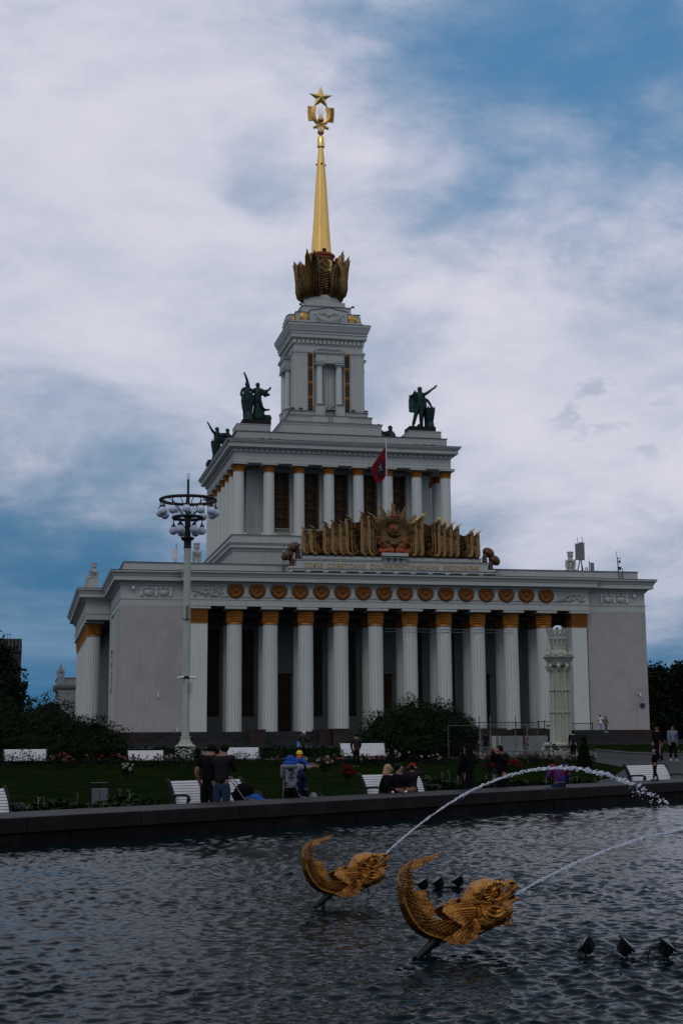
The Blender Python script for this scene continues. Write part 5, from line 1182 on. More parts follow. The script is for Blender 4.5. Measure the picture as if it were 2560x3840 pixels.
for zz, f in ((1.44, 1.02), (1.5, .99), (1.56, .96), (3, .93), (5.9, .86)):
    ring = []
    for j in range(n):
        a = 2*pi*j/n; q = (a*8/(2*pi)) % 1; rr = .44+.23*max(0, cos((q-.5)*2*pi*1.25))**.5 if abs(q-.5) < .2 else .44
        ring.append((ax+rr*f*cos(a), ay+rr*f*sin(a), zz))
    rs.append(ring)
g.rings(rs); part('column', g, 'lamp stone', l2, smooth=30)
for k in range(8):
    a = 2*pi*(k+.5)/8
    for zz in (3.2, 4.5):
        g = G().lathe([(.13, 0), (.15, .02), (.13, .05)], 10, (ax+.53*cos(a), ay+.53*sin(a), zz)); part('rib_collar', g, 'lamp stone', l2)
    g = G(); g.tube([(ax+.5*cos(a), ay+.5*sin(a), 5.6), (ax+.62*cos(a), ay+.62*sin(a), 5.75), (ax+.72*cos(a), ay+.72*sin(a), 5.95), (ax+.62*cos(a), ay+.62*sin(a), 6.1)], [.06, .10, .12, .08], 7); part('scroll', g, 'lamp stone', l2, smooth=True)
def lob(r, k=8, amp=.10, ph=.2, n=64): return [(r*(1+amp*abs(sin((2*pi*j/n-ph)*k/2)))) for j in range(n)]
def lobed(zr, n=64, k=8, amp=.1): return G().rings([[(ax+lob(r, k, amp)[j]*cos(2*pi*j/n), ay+lob(r, k, amp)[j]*sin(2*pi*j/n), zz) for j in range(n)] for zz, r in zr])
part('bowl', lobed([(6.0, .55), (6.16, .62), (6.3, .70), (6.46, .82), (6.5, .86), (6.55, .86), (6.55, .6)]), 'lamp stone', l2, smooth=40)
for k in range(8):
    a = 2*pi*k/8+.2+pi/8*0; x, y = ax+.74*cos(a), ay+.74*sin(a); g = G().lathe([(.05, 6.55), (.13, 6.6), (.15, 6.7), (.08, 6.8), (.05, 6.85), (.06, 6.92), (.005, 7.1)], 8, (x, y, 0)); part('flame_finial', g, 'lamp stone', l2, smooth=45)
g = G().lathe([(.55, 6.5), (.50, 6.7), (.52, 6.78), (.44, 6.85), (.42, 7.0), (.46, 7.05), (.44, 7.12)], 24, (ax, ay, 0)); part('crown_foot', g, 'lamp stone', l2, smooth=40)
for k in range(12):
    a = 2*pi*k/12+.1; c, s = cos(a), sin(a); T = TR(ax, ay, 0) @ RZ(a)
    g = G(); rs = []
    for zz, r, w in ((7.08, .42, .05), (7.5, .49, .055), (7.8, .55, .06), (8.1, .64, .085), (8.24, .70, .10)): rs.append([T @ Vector(p) for p in ((r-.03, -w, zz), (r+.03, -w, zz), (r+.03, w, zz), (r-.03, w, zz))])
    g.rings(rs); part('crown_blade', g, 'lamp stone', l2)
    T = TR(ax, ay, 0) @ RZ(a+pi/12); g = G()
    for rr, zz, q in ((.45, 7.2, .045), (.54, 7.62, .10), (.565, 7.86, .07)): g.ball((rr, 0, zz), q, 7, 5, (.6, 1, 1), T=T)
    for q in (-.045, .045): g.tube([T @ Vector((.43, q, 7.1)), T @ Vector((.53, q*1.1, 7.6))], .018, 4)
    g.ball((.62, 0, 8.06), .075, 6, 5, (.5, .8, 1.5), T=T); part('crown_ornament', g, 'lamp stone', l2, smooth=True)
g = G().lathe([(.40, 7.1), (.42, 7.9), (.36, 8.2), (.2, 8.36), (.02, 8.42)], 20, (ax, ay, 0)); part('lamp_glass', g, 'opal globe', l2, smooth=50)

# ------------------------------------------------------------------ benches with white slats
def make_bench(w, label):
    t = thing('bench', label, 'bench', (0, 0, 0))
    sl = mesh('slat', G().box(-w/2+.04, -.022, -.018, w/2-.04, .022, .018), 'bench slat')
    for k in range(9):
        f = k/8; o = bpy.data.objects.new('slat', sl); COL.objects.link(o); o.parent = t; o.location = (0, .22+.16*f*f+.05*f, .46+.43*f); o.rotation_euler = (pi/2-.3*f-.1, 0, 0)
    for k in range(6):
        o = bpy.data.objects.new('slat', sl); COL.objects.link(o); o.parent = t; o.location = (0, .16-.075*k, .43-.004*k+(.0 if k < 5 else -.015))
    for sx in (-1, 1):
        x = sx*w/2; g = G()
        g.tube([(x, .2, .42), (x, .27, .55), (x, .34, .75), (x, .43, .90), (x, .47, .93), (x, .5, .90)], [(.035, .05)]*4+[(.04, .055), (.04, .04)], 6)
        g.tube([(x, .28, .42), (x, -.26, .41)], (.03, .035), 6); g.tube([(x, .24, .42), (x, .30, .2), (x, .36, .0)], (.03, .035), 6); g.tube([(x, -.22, .42), (x, -.20, .2), (x, -.28, .0)], (.03, .035), 6)
        g.tube([(x, .32, .62), (x, .1, .64), (x, -.15, .65), (x, -.27, .62), (x, -.30, .56), (x, -.26, .52), (x, -.22, .55)], [(.032, .028)]*7, 6); g.tube([(x, -.24, .60), (x, -.22, .42)], .022, 5)
        o = part('end_frame', g, 'bench iron', t, world=False, smooth=50)
    return t
b1 = make_bench(2.05, 'white slat bench at far left behind the rose row'); b1.location = (-.02, 71, gz(71)-.05); bt = treeof(b1); BG = 'white slat park benches'; b1['group'] = BG
dup(b1, (5.85, 72, gz(72)-.05), 0, 'white slat bench between the big left bush and the tall lamp', BG, bt, .88)
dup(b1, (10.65, 72.5, gz(72)-.05), 0, 'white slat bench right of the tall lamp, partly hidden by the two men', BG, bt, 1.0)
dup(b1, (16.75, 71, gz(71)-.02), 0, 'white slat bench in front of the centre bush, a hooded person before it', BG, bt, 1.16)
b2 = make_bench(1.9, 'near white slat bench cut by the left picture edge, dark curved ends'); b2['group'] = BG; bt2 = treeof(b2)
def bpos(x, y, a=ANG): return (x, y, 0)
b2.location = (-.95, 26.6, 0.0); b2.rotation_euler = (0, 0, ANG*.85)
dup(b2, (3.95, 30.1, 0.02), ANG*.85, 'near white slat bench whose right half is behind the two standing men', BG, bt2)
dup(b2, (8.72, 33.05, .02), ANG*.8, 'near white slat bench where the blonde woman sits', BG, bt2)
dup(b2, (18.45, 40.1, .0), ANG*.8, 'near white slat bench at the right picture edge behind the small child', BG, bt2, 1.02)

# ------------------------------------------------------------------ litter bins
def litter(label, x, y, h, w, rz=0):
    t = thing('litter_bin', label, 'litter bin', (x, y, 0), rz, 'litter bins')
    for s in (-1, 1):
        g = G().box(s*.005 if s > 0 else -w/2, -.15, .08, w/2 if s > 0 else -.005, .15, h); p = part('panel', g, 'grey metal', t, world=False)
        g = G(); c = s*w/4; u = w/4*.75
        g.box(c-u, -.156, .2, c+u, -.151, .22)
        for q in (-.9, -.55, -.2, .2, .55, .9): g.box(c+q*u-.006, -.156, .22, c+q*u+.006, -.151, .32)
        g.prism([(c-u, .32), (c+u, .32), (c+u*.6, .37), (c+u*.3, .37), (c, .45), (c-u*.3, .37), (c-u*.6, .37)], -.156, -.151); part('pavilion_emblem', g, 'dark metal', p, world=False)
    g = G(); 
    for s in (-1, 1): g.box(s*w/2-.012, -.16, 0, s*w/2+.012, -.13, h+.13); g.box(s*w/2-.012, .13, 0, s*w/2+.012, .16, h+.13)
    g.box(-w/2, -.16, h+.11, w/2, .16, h+.13); g.box(-w/2, -.15, .05, w/2, .15, .08); part('frame', g, 'dark metal', t, world=False)
litter('grey litter bin with pavilion cutouts and open black frame, among the flowers at left', 1.63, 32.6, .72, .38)
litter('grey litter bin with pavilion cutouts, beside the man photographing', 12.55, 37.2, .80, .36)
g = G(); g.box(9.12, 76, .55, 9.42, 76.25, 1.15); g.box(9.1, 76, .5, 9.13, 76.2, 1.2); solo('utility_box', g, 'concrete', 'small pale utility box standing right of the tall lamp base', 'box')
g = G()
for x in (5.95, 6.27): g.tube([(x, 33.5, 0), (x, 33.5, .88)], .02, 6)
g.tube([(5.95, 33.5, .87), (6.27, 33.5, .87)], .015, 5); solo('sign_frame', g, 'grey metal', 'thin metal frame with two posts behind the person in the striped jersey', 'frame')

# ------------------------------------------------------------------ temporary fence, scaffold posts, concrete blocks, railings
fy = 72.
def fpanel(label, x0, x1, y0, y1, z0_, z1_, mesh_=True):
    t = thing('mesh_fence_panel', label, 'fence', (x0, y0, gz(y0)), 0, 'temporary fence panels')
    g = G(); g.tube([(x0, y0, z0_), (x0, y0, z1_), (x1, y1, z1_+.02), (x1, y1, z0_)], .015, 5); g.tube([(x0, y0, z0_+.15), (x1, y1, z0_+.15)], .018, 5); part('frame', g, 'galvanised', t)
    g = G(); n = int((x1-x0)/.1)
    for k in range(1, n): x = x0+(x1-x0)*k/n; y = y0+(y1-y0)*k/n; g.tube([(x, y, z0_+.1), (x, y, z1_)], .0022, 3)
    for k in range(1, 7): zz = z0_+(z1_-z0_)*k/7; g.tube([(x0, y0, zz), (x1, y1, zz)], .0022, 3)
    part('wire_mesh', g, 'dark metal', t, kind='stuff')
fpanel('leftmost tall mesh fence panel beside the centre bush', 21.5, 23.35, 72, 72.3, .55, 2.40)
fpanel('mesh fence panel in front of the concrete blocks', 23.45, 26.6, 72.3, 72.5, 1.10, 2.42)
for x, zt, lab in ((23.4, 2.9, 'scaffold post with red cap at the joint of the first fence panels'), (24.0, 2.93, 'scaffold post at the left end of the left concrete block'), (25.39, 2.9, 'scaffold post in front of the left concrete block'), (26.05, 2.42, 'scaffold post with an orange clamp left of the right concrete block')):
    t = thing('scaffold_post', lab, 'post', (x, 72.6, gz(72)), 0, 'scaffold posts'); g = G().tube([(x, 72.6, .45), (x, 72.6, zt)], .028, 6); part('pole', g, 'galvanised', t)
    g = G()
    for zz in (zt-.35, zt-.7, 1.4): g.ball((x, 72.55, zz), .045, 6, 4)
    part('clamp', g, 'cloth orange' if x in (26.05, 23.4) and False else 'dark metal', t)
    if x in (23.4, 26.05): part('red_marker', G().box(x-.035, 72.5, 1.44, x+.035, 72.57, 1.52), 'cloth orange', t)
for i, (xa, xb, lab) in enumerate(((29.29, 31.28, 'large pale concrete block behind the mesh fence'), (31.68, 32.95, 'shorter pale concrete block just left of the ornate lamp'))):
    g = G(); z1 = 1.88; g.box(xa, 88, .55, xb, 88.8, z1); bm_ = solo('concrete_block', g, 'concrete', lab, 'concrete block', group='concrete blocks')
    if i == 0: o = bpy.data.objects.new('edge_slab', mesh('edge_slab', G().box(xa-.1, 87.9, .6, xa+.12, 87.995, z1-.02).box(xa+.35, 87.9, .6, xa+.42, 87.995, z1-.02), 'lamp stone')); COL.objects.link(o); o.parent = bm_
g = G()
for zz in (.75, 1.0): g.tube([(27.0, 80, zz), (30.0, 80, zz)], .03, 5)
for x in (27.0, 27.8, 28.6, 29.4, 30.0): g.tube([(x, 80, .5), (x, 80, 1.02)], .03, 5)
g.tube([(27.8, 80, 1.0), (28.6, 80, .7)], .025, 4); g.tube([(28.6, 80, .7), (29.4, 80, 1.0)], .025, 4); solo('scaffold_barrier', g, 'grey metal', 'low barrier of grey scaffold tubes in front of the concrete blocks', 'barrier')
def rail(label, xa, xb, y, zb, zt, posts, sign=None):
    t = thing('railing', label, 'railing', (xa, y, zb), 0, 'dark metal railings'); g = G(); g.tube([(xa, y, zt), (xb, y, zt)], .035, 5)
    for x in posts: g.tube([(x, y, zb), (x, y, zt+.12)], .045, 5)
    part('frame', g, 'dark metal', t); g = G(); n = int((xb-xa)/.18)
    for k in range(1, n): x = xa+(xb-xa)*k/n; g.tube([(x, y, zb), (x, y, zt)], .012, 4)
    part('bars', g, 'grey metal', t, kind='stuff')
    if sign: g = G().box(*sign); part('sign', g, 'sign green', t)
rail('dark railing with green sign, left of the ornate lamp at the portico edge', 48.9, 50.9, 133.25, 2.46, 3.3, (49.6,), (49.75, 133.15, 2.75, 50.35, 133.2, 2.98))
rail('dark railing right of the ornate lamp, ending before the walking couple', 51.2, 54.62, 133.25, 2.46, 3.08, (54.62,))
rail('long dark railing on the stairs behind the scaffold posts', 41.2, 48.6, 132.2, 2.46, 3.2, (41.2, 43.6, 46.3, 48.6), (41.4, 132.1, 2.75, 42.0, 132.15, 2.95))

# ------------------------------------------------------------------ shrubs, trees, roses
def leaves(g, blobs, n, s, up_=.3, inner=.55, nsz=.35, nf=.8):
    tot = sum(b[3]*b[4]*b[5] for b in blobs)
    for (cx_, cy_, cz_, rx, ry, rz_) in blobs:
        m = int(n*rx*ry*rz_/tot)
        for k in range(m):
            v = Vector((random.gauss(0, 1), random.gauss(0, 1), random.gauss(0, 1))).normalized()
            f = (inner+(1-inner)*random.random()**.5)
            w = 1+nsz*noise.noise(Vector((v.x*2.2+cx_, v.y*2.2, v.z*2.2+cz_)))+.12*noise.noise(v*6+Vector((cx_, cy_, 0)))
            p = Vector((cx_+v.x*rx*f*w, cy_+v.y*ry*f*w, cz_+v.z*rz_*f*w))
            q = s*R(.6, 1.3); a = Vector((R(-1, 1), R(-1, 1), R(-.6, 1))).normalized()*q; b2 = a.cross(Vector((R(-1, 1), R(-1, 1), R(-1, 1)))).normalized()*q*.55
            i = len(g.v); g.v += [tuple(p-a), tuple(p+b2), tuple(p+a), tuple(p-b2)]; g.f.append((i, i+1, i+2, i+3))
    return g
def core(blobs, f):
    g = G()
    for (x, y, z, a, b2, c) in blobs:
        rs = []
        for i in range(1, 12):
            ring = []
            for j in range(18):
                ph = pi*i/12; th = 2*pi*j/18; v = Vector((sin(ph)*cos(th), sin(ph)*sin(th), -cos(ph))); w = f*(1+.35*noise.noise(Vector((v.x*2.2+x, v.y*2.2, v.z*2.2+z)))+.22*noise.noise(v*5+Vector((x, 0, z))))
                ring.append((x+v.x*a*w, y+v.y*b2*w, z+v.z*c*w))
            rs.append(ring)
        g.rings(rs)
    return g
def twigs(g, base, tips, r):
    for t in tips: m = Vector(base).lerp(Vector(t), .5)+Vector((R(-.2, .2), R(-.2, .2), .2)); g.tube([base, m, t], [r, r*.6, r*.2], 5)
    return g
def sprays(g, pts, s):
    """short leafy shoots sticking out of the crown"""
    for p, d, l in pts:
        p = Vector(p); d = Vector(d).normalized()
        for k in range(int(l/.07)):
            q = p+d*(k*.07)+Vector((R(-.09, .09), R(-.09, .09), R(-.09, .09))); a = (d+Vector((R(-1, 1), R(-1, 1), R(-1, 1)))*.9).normalized()*s; b2 = a.cross(Vector((R(-1, 1), R(-1, 1), R(-1, 1)))).normalized()*s*.5
            i = len(g.v); g.v += [tuple(q-a), tuple(q+b2), tuple(q+a), tuple(q-b2)]; g.f.append((i, i+1, i+2, i+3))
    return g
def shrub(label, loc, blobs, n, s, shoots, name='shrub', leafm='shrub leaf', trunk=.12, cat='shrub', pale=.25):
    t = thing(name, label, cat, loc)
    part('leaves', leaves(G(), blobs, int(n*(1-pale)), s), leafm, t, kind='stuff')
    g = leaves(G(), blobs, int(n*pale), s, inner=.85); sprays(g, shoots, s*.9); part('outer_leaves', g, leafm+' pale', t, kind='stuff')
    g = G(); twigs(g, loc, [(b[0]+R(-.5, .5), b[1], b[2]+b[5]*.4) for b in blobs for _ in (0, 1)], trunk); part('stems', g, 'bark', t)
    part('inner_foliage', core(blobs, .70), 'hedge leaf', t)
    return t
random.seed(21)
z8 = gz(80)
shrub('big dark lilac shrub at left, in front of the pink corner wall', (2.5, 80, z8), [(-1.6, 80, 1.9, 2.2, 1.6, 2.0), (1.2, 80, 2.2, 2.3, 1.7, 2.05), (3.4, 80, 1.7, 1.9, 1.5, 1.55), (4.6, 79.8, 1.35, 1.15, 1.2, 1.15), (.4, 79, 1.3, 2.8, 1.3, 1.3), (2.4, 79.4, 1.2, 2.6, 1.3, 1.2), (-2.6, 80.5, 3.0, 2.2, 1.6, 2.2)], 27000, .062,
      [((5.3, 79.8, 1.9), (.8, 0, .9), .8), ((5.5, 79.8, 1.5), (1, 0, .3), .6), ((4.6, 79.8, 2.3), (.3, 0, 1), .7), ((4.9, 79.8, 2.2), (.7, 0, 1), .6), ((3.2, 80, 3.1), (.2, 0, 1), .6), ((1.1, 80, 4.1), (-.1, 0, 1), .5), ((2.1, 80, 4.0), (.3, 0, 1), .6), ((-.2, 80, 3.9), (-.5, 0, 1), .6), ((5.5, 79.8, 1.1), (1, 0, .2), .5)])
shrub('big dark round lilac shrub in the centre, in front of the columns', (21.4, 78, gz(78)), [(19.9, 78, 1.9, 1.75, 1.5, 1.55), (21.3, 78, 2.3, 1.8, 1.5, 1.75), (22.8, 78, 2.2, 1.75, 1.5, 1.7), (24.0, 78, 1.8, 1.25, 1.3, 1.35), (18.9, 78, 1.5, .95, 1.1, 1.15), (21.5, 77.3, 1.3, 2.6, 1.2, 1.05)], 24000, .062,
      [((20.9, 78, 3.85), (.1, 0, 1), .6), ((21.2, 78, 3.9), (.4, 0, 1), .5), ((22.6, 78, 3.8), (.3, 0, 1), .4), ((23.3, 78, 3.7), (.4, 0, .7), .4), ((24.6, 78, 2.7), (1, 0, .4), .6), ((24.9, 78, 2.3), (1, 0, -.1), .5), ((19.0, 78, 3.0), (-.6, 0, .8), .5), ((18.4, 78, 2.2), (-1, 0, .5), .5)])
def tree(label, x, y, zt, blobs, n, s):
    t = thing('tree', label, 'tree', (x, y, gz(y)))
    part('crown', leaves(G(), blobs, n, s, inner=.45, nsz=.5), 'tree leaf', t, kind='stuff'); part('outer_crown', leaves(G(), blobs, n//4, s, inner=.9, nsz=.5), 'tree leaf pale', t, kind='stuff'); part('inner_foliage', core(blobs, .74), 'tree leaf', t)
    g = G(); g.tube([(x, y, gz(y)-.1), (x+.1, y, zt*.3), (x, y, zt*.6)], [.35, .28, .15], 8)
    for b in blobs: g.tube([(x, y, zt*.4), ((x+b[0])/2, y, (zt*.4+b[2])/2+.4), (b[0], b[1], b[2])], [.14, .09, .04], 5)
    part('trunk', g, 'bark', t)
tree('tall dark conifer-like tree at the left picture edge', -1.9, 101, 8.8, [(-2.4, 101, 7.2, 1.5, 1.6, 1.6), (-2.1, 101, 5.6, 2.0, 2.0, 1.7), (-1.9, 101, 3.9, 2.3, 2.2, 1.9), (-2.0, 101, 2.2, 2.6, 2.2, 1.6), (-4, 102, 4.5, 3, 2, 4)], 9000, .17)
for lab, x, y, zt, bl in (('dark broad tree just right of the pavilion', 77.6, 168, 12, [(75.2, 168, 8.5, 2.2, 2, 2.0), (76.0, 168, 6.4, 3.2, 3, 3.4), (78.2, 168, 9.0, 1.6, 2, 1.9), (76.6, 167, 3.5, 3.6, 3, 2.8)]), ('dark tree at the right picture edge', 82, 169, 12, [(81.6, 169, 9.4, 2.1, 2, 1.9), (80.6, 169, 7.2, 2.0, 2, 2.2), (83.6, 169, 7.5, 3.0, 3, 3.6), (82, 169, 4, 3.8, 3, 3.2)]), ('low dark tree between the two right trees', 79.3, 172, 9, [(79.2, 172, 5.6, 2.8, 2, 3.0), (79.0, 172, 3.2, 3.6, 2, 2.4)])):
    tree(lab, x, y, zt, bl, 6000, .26)
# hedge
random.seed(31)
g = leaves(G(), [(-20+k*1.5, 93, gz(93)+.35, 1.1, .6, .45) for k in range(33)], 9000, .10, inner=.6); h = solo('hedge', g, 'hedge leaf', 'long low clipped dark hedge in front of the granite stairs', 'hedge', kind='stuff')
# cone topiary
t = thing('topiary_cone', 'narrow dark clipped yew cone right of the ornate lamp', 'topiary', (24.95, 62, gz(62))); g = G()
for k in range(3800):
    f = random.random()**1.3; a = R(0, 2*pi); r = (.27*(1-f)+.09)*R(.85, 1.05); p = Vector((24.95+r*cos(a), 62+r*sin(a), gz(62)+f*1.42)); q = Vector((R(-1, 1), R(-1, 1), R(-.3, 1))).normalized()*.04; b2 = q.cross(Vector((R(-1, 1), R(-1, 1), 1))).normalized()*.02
    i = len(g.v); g.v += [tuple(p-q), tuple(p+b2), tuple(p+q), tuple(p-b2)]; g.f.append((i, i+1, i+2, i+3))
part('leaves', g, 'hedge leaf', t, kind='stuff'); part('stem', G().tube([(24.95, 62, gz(62)), (24.95, 62, gz(62)+1.3)], [.2, .06], 8), 'hedge leaf', t)
# roses
def bloom(m):
    g = G()
    for r, z, n in ((.010, .022, 5), (.022, .012, 6), (.034, .0, 7)):
        for k in range(n):
            a = 2*pi*k/n+r*40; c, s_ = cos(a), sin(a)
            g.add([(0, 0, -.012), ((r*.9)*cos(a-.5), (r*.9)*sin(a-.5), z), (r*1.15*c, r*1.15*s_, z+.014), ((r*.9)*cos(a+.5), (r*.9)*sin(a+.5), z)], [(0, 1, 2, 3)])
    return mesh('bloom', g, m)
BL = {k: bloom('rose '+k) for k in ('pink', 'red', 'white')}
def rose(label, x, y, w, h, n, cols, nb, s=.045, std=False, nbl=1.0, cat='rose bush', grp='rose bushes in the long row', bs=1.5):
    z = gz(y); t = thing('standard_rose' if std else 'rose_bush', label, cat, (x, y, z), 0, grp)
    zc = z+h*.62 if not std else z+h-.16; rz_ = h*.42 if not std else .2
    g = leaves(G(), [(x, y, zc-(.12 if not std else 0), w/2, w/2.5, rz_)], n, s, inner=.3); part('leaves', g, 'shrub leaf' if not std else 'plant leaf', t, kind='stuff')
    g = G(); 
    if std: g.tube([(x, y, z), (x+.01, y, z+h*.5), (x, y, zc)], .012, 5)
    else:
        for k in range(5): g.tube([(x, y, z), (x+R(-w, w)*.35, y+R(-.1, .1), zc+R(-.1, .25))], .008, 4)
    part('stem', g, 'bark', t)
    for k in range(nb):
        a = R(0, 2*pi); e = R(-.1, 1); o = bpy.data.objects.new('bloom', BL[random.choice(cols)]); COL.objects.link(o); o.parent = t
        o.location = (w/2*cos(a)*sqrt(max(0, 1-e*e*.8))*R(.7, 1.1), -abs(w/2.3*sin(a)), (zc-z)+rz_*e*R(.8, 1.1)); o.rotation_euler = (R(.3, 1.2), R(-.5, .5), 0); q = bs*R(.8, 1.2); o.scale = (q, q, q)
random.seed(41)
rows = [(-2.2, 'red', 'row of rose bushes'), ]
spec = [(-1.45, ['red'], 9), (-.75, ['white'], 2), (.05, ['pink', 'white'], 3), (.8, ['white'], 4), (1.55, ['red', 'pink'], 12), (2.15, ['red', 'pink'], 10), (3.0, ['pink'], 2), (3.8, ['red'], 4), (4.5, ['pink'], 5), (5.1, ['pink', 'red'], 6), (5.8, ['white', 'pink'], 8), (6.4, ['red', 'pink'], 10), (7.0, ['white'], 9), (7.6, ['white', 'pink'], 4), (8.3, ['red', 'pink'], 4), (9.2, ['red'], 3), (10.1, ['red'], 2), (11.2, [], 0), (12.0, ['pink'], 2), (12.8, ['red'], 7), (13.6, ['pink', 'red'], 3), (14.6, ['pink'], 5), (15.4, ['pink', 'white'], 12), (16.2, ['pink', 'white'], 16), (16.9, ['pink', 'white'], 14), (17.6, ['white', 'pink'], 9), (18.6, ['white'], 2), (19.5, ['white'], 5), (20.3, ['red'], 6), (21.1, ['red', 'pink'], 5), (21.9, ['white'], 7), (22.6, ['white', 'pink'], 8), (23.4, ['red'], 2), (24.3, ['white', 'pink'], 7), (25.0, ['red'], 4), (25.9, ['white'], 3), (27.0, ['white'], 7), (27.8, ['white'], 4)]
where = ['at the far left edge', 'in front of the leftmost far bench', 'before the middle of the leftmost far bench', 'at the right part of the leftmost far bench', 'just right of the leftmost far bench', 'under the big left shrub']
for i, (x, cols, nb) in enumerate(spec):
    y = 68.6+R(-.4, .4); hh = R(.5, .72) if i not in (1, 2, 17, 16) else R(.75, .95)
    cn = ' and '.join(cols) if cols else 'no'
    pos = ('near the left picture edge' if x < 0 else 'before the leftmost far bench' if x < 1.3 else 'below the big left shrub' if x < 5 else 'before the second far bench' if x < 7.3 else 'near the tall lamp base' if x < 9 else 'before the third far bench' if x < 12 else 'in the gap before the stairs' if x < 15 else 'before the fourth far bench' if x < 18 else 'below the centre shrub' if x < 24 else 'below the temporary fence')
    rose('%s flowered rose bush %s, %s' % (cn if cn != 'no' else 'hardly', pos, ('low and wide', 'leaning left', 'dense', 'sparse', 'rounded', 'ragged')[i % 6]), x, y, R(.8, 1.05), hh, 320, cols or ['pink'], nb if cols else 0, .045, bs=1.55)
G2 = 'standard roses on the near lawn'
rose('standard rose with pale cream blooms, above the left litter bin', 2.6, 38, .42, 1.16, 420, ['white'], 7, .035, True, grp=G2, bs=1.2, cat='standard rose')
rose('small bare standard rose left of the cream one', 1.93, 38, .18, .8, 80, ['white'], 0, .03, True, grp=G2, cat='standard rose')
rose('pink standard rose touched by the outstretched hand', 7.2, 38, .42, 1.22, 380, ['pink', 'red', 'white'], 9, .033, True, grp=G2, bs=1.4, cat='standard rose')
rose('dark leaved standard rose with pink and white blooms, right of the touched one', 7.85, 38, .45, 1.25, 560, ['pink', 'white'], 10, .033, True, grp=G2, bs=1.2, cat='standard rose')
rose('bright red standard rose left of the blonde woman', 8.5, 38, .36, 1.0, 420, ['red'], 16, .033, True, grp=G2, bs=1.3, cat='standard rose')
rose('pale leaved standard rose with few red blooms beside the photographer', 12.5, 38, .45, 1.18, 620, ['red'], 4, .033, True, grp=G2, cat='standard rose')
rose('red standard rose right of the photographer', 13.35, 38.5, .55, 1.08, 520, ['red'], 15, .033, True, grp=G2, bs=1.2, cat='standard rose')
for x, y, h in ((24.0, 60, 1.25), (25.6, 62.5, 1.15), (21.6, 57, 1.2)): rose({24.0: 'thin leafless young rose tree in front of the ornate lamp base', 25.6: 'thin young rose tree between lamp and yew cone', 21.6: 'thin young rose tree left of the ornate lamp base'}[x], x, y, .5, h, 60, ['white'], 0, .06, True, grp=G2, cat='standard rose')
# hostas and flower clumps behind the parapet
def hosta(label, x, y, w, h, n, flowers):
    t = thing('flower_clump', label, 'plant', (x, y, gz(y)), 0, 'flower clumps behind the parapet'); g = G(); z = gz(y)
    for k in range(n):
        a = R(0, 2*pi); r = w/2*random.random()**.6; px, py = x+r*cos(a), y+r*sin(a); l = R(.10, .2); zz = z+h*R(.3, 1)*(1-.35*r/w)
        d = Vector((cos(a+R(-.5, .5)), sin(a+R(-.5, .5)), R(-.1, .9))).normalized(); s_ = d.cross(Vector((0, 0, 1))).normalized()*l*.32; p = Vector((px, py, zz-.1))
        i = len(g.v); g.v += [tuple(p), tuple(p+d*l*.5+s_+Vector((0, 0, .03))), tuple(p+d*l), tuple(p+d*l*.5-s_+Vector((0, 0, .03)))]; g.f.append((i, i+1, i+2, i+3))
    part('leaves', g, 'plant leaf', t, kind='stuff')
    if flowers:
        g = G()
        for k in range(flowers):
            px, py = x+R(-.5, .5)*w, y+R(-.3, .3)*w; zt = z+h*R(.8, 1.12); g.tube([(px, py, z), (px+.02, py, zt)], .002, 3)
            for q in range(3): g.ball((px+R(-.05, .05), py, zt-q*.04+R(-.03, .03)), R(.007, .013), 5, 3)
        part('flowers', g, 'rose white', t, kind='stuff')
random.seed(51)
k = 0
for s, tt, w, h, fl_ in ((1.3, 6.2, 1.0, .42, 6), (2.2, 5.6, 1.0, .38, 2), (3.2, 5.8, 1.1, .42, 8), (4.2, 5.6, 1.0, .4, 2), (5.2, 6.0, 1.1, .42, 6), (6.1, 5.5, 1.0, .38, 3), (7.1, 6.2, 1.0, .45, 4), (8.6, 5.6, .9, .3, 2), (9.6, 6.1, .9, .3, 5), (11.3, 5.6, .8, .3, 6), (12.6, 6.0, .8, .32, 3), (14.0, 5.7, .7, .25, 4), (15.4, 5.8, 1.1, .5, 14), (16.4, 5.6, 1.1, .55, 12), (17.4, 6.0, 1.1, .5, 4), (19.4, 6, 1.1, .42, 2), (20.8, 6.2, 1.1, .42, 2), (22.4, 6, 1.0, .36, 3), (23.9, 6.0, 1.0, .36, 5), (25.3, 5.6, .9, .2, 10), (26.5, 5.6, .9, .22, 14), (27.8, 6.2, .8, .3, 4)):
    p = pe(s-1, tt-1.9); k += 1
    nm = ('broad leaved', 'tall flowering', 'dense dark', 'loose')[k % 4]; ps = ('left of the litter bin' if s < 2 else 'between bin and second near bench' if s < 6 else 'behind the second near bench' if s < 8 else 'behind the strollers' if s < 14 else 'left of the blonde woman' if s < 18 else 'between blonde woman and woman in black' if s < 22 else 'below the photographer' if s < 25 else 'left of the seated long haired woman')
    hosta('%s plant clump %s' % (nm, ps), p[0], p[1], w*1.25, h*1.62, int(460*w), fl_)
# grass tufts and border along the far beds at right
random.seed(61); g = G()
for k in range(5200):
    x = R(42.6, 62); y = R(88.8, 96)
    z = gz(y); h = R(.12, .3); d = R(-.1, .1); i = len(g.v); g.v += [(x-.03, y, z), (x+.03, y, z), (x+d, y+.03, z+h)]; g.f.append((i, i+1, i+2))
o = solo('border_plants', g, 'shrub leaf pale', 'low rough border planting along the kerb at right', 'plants', kind='stuff')
g = G()
for k in range(60): x = R(42.8, 60); y = R(88.8, 92); g.ball((x, y, gz(y)+R(.2, .4)), .05, 5, 3)
part('flowers', g, 'rose white', o, kind='stuff')
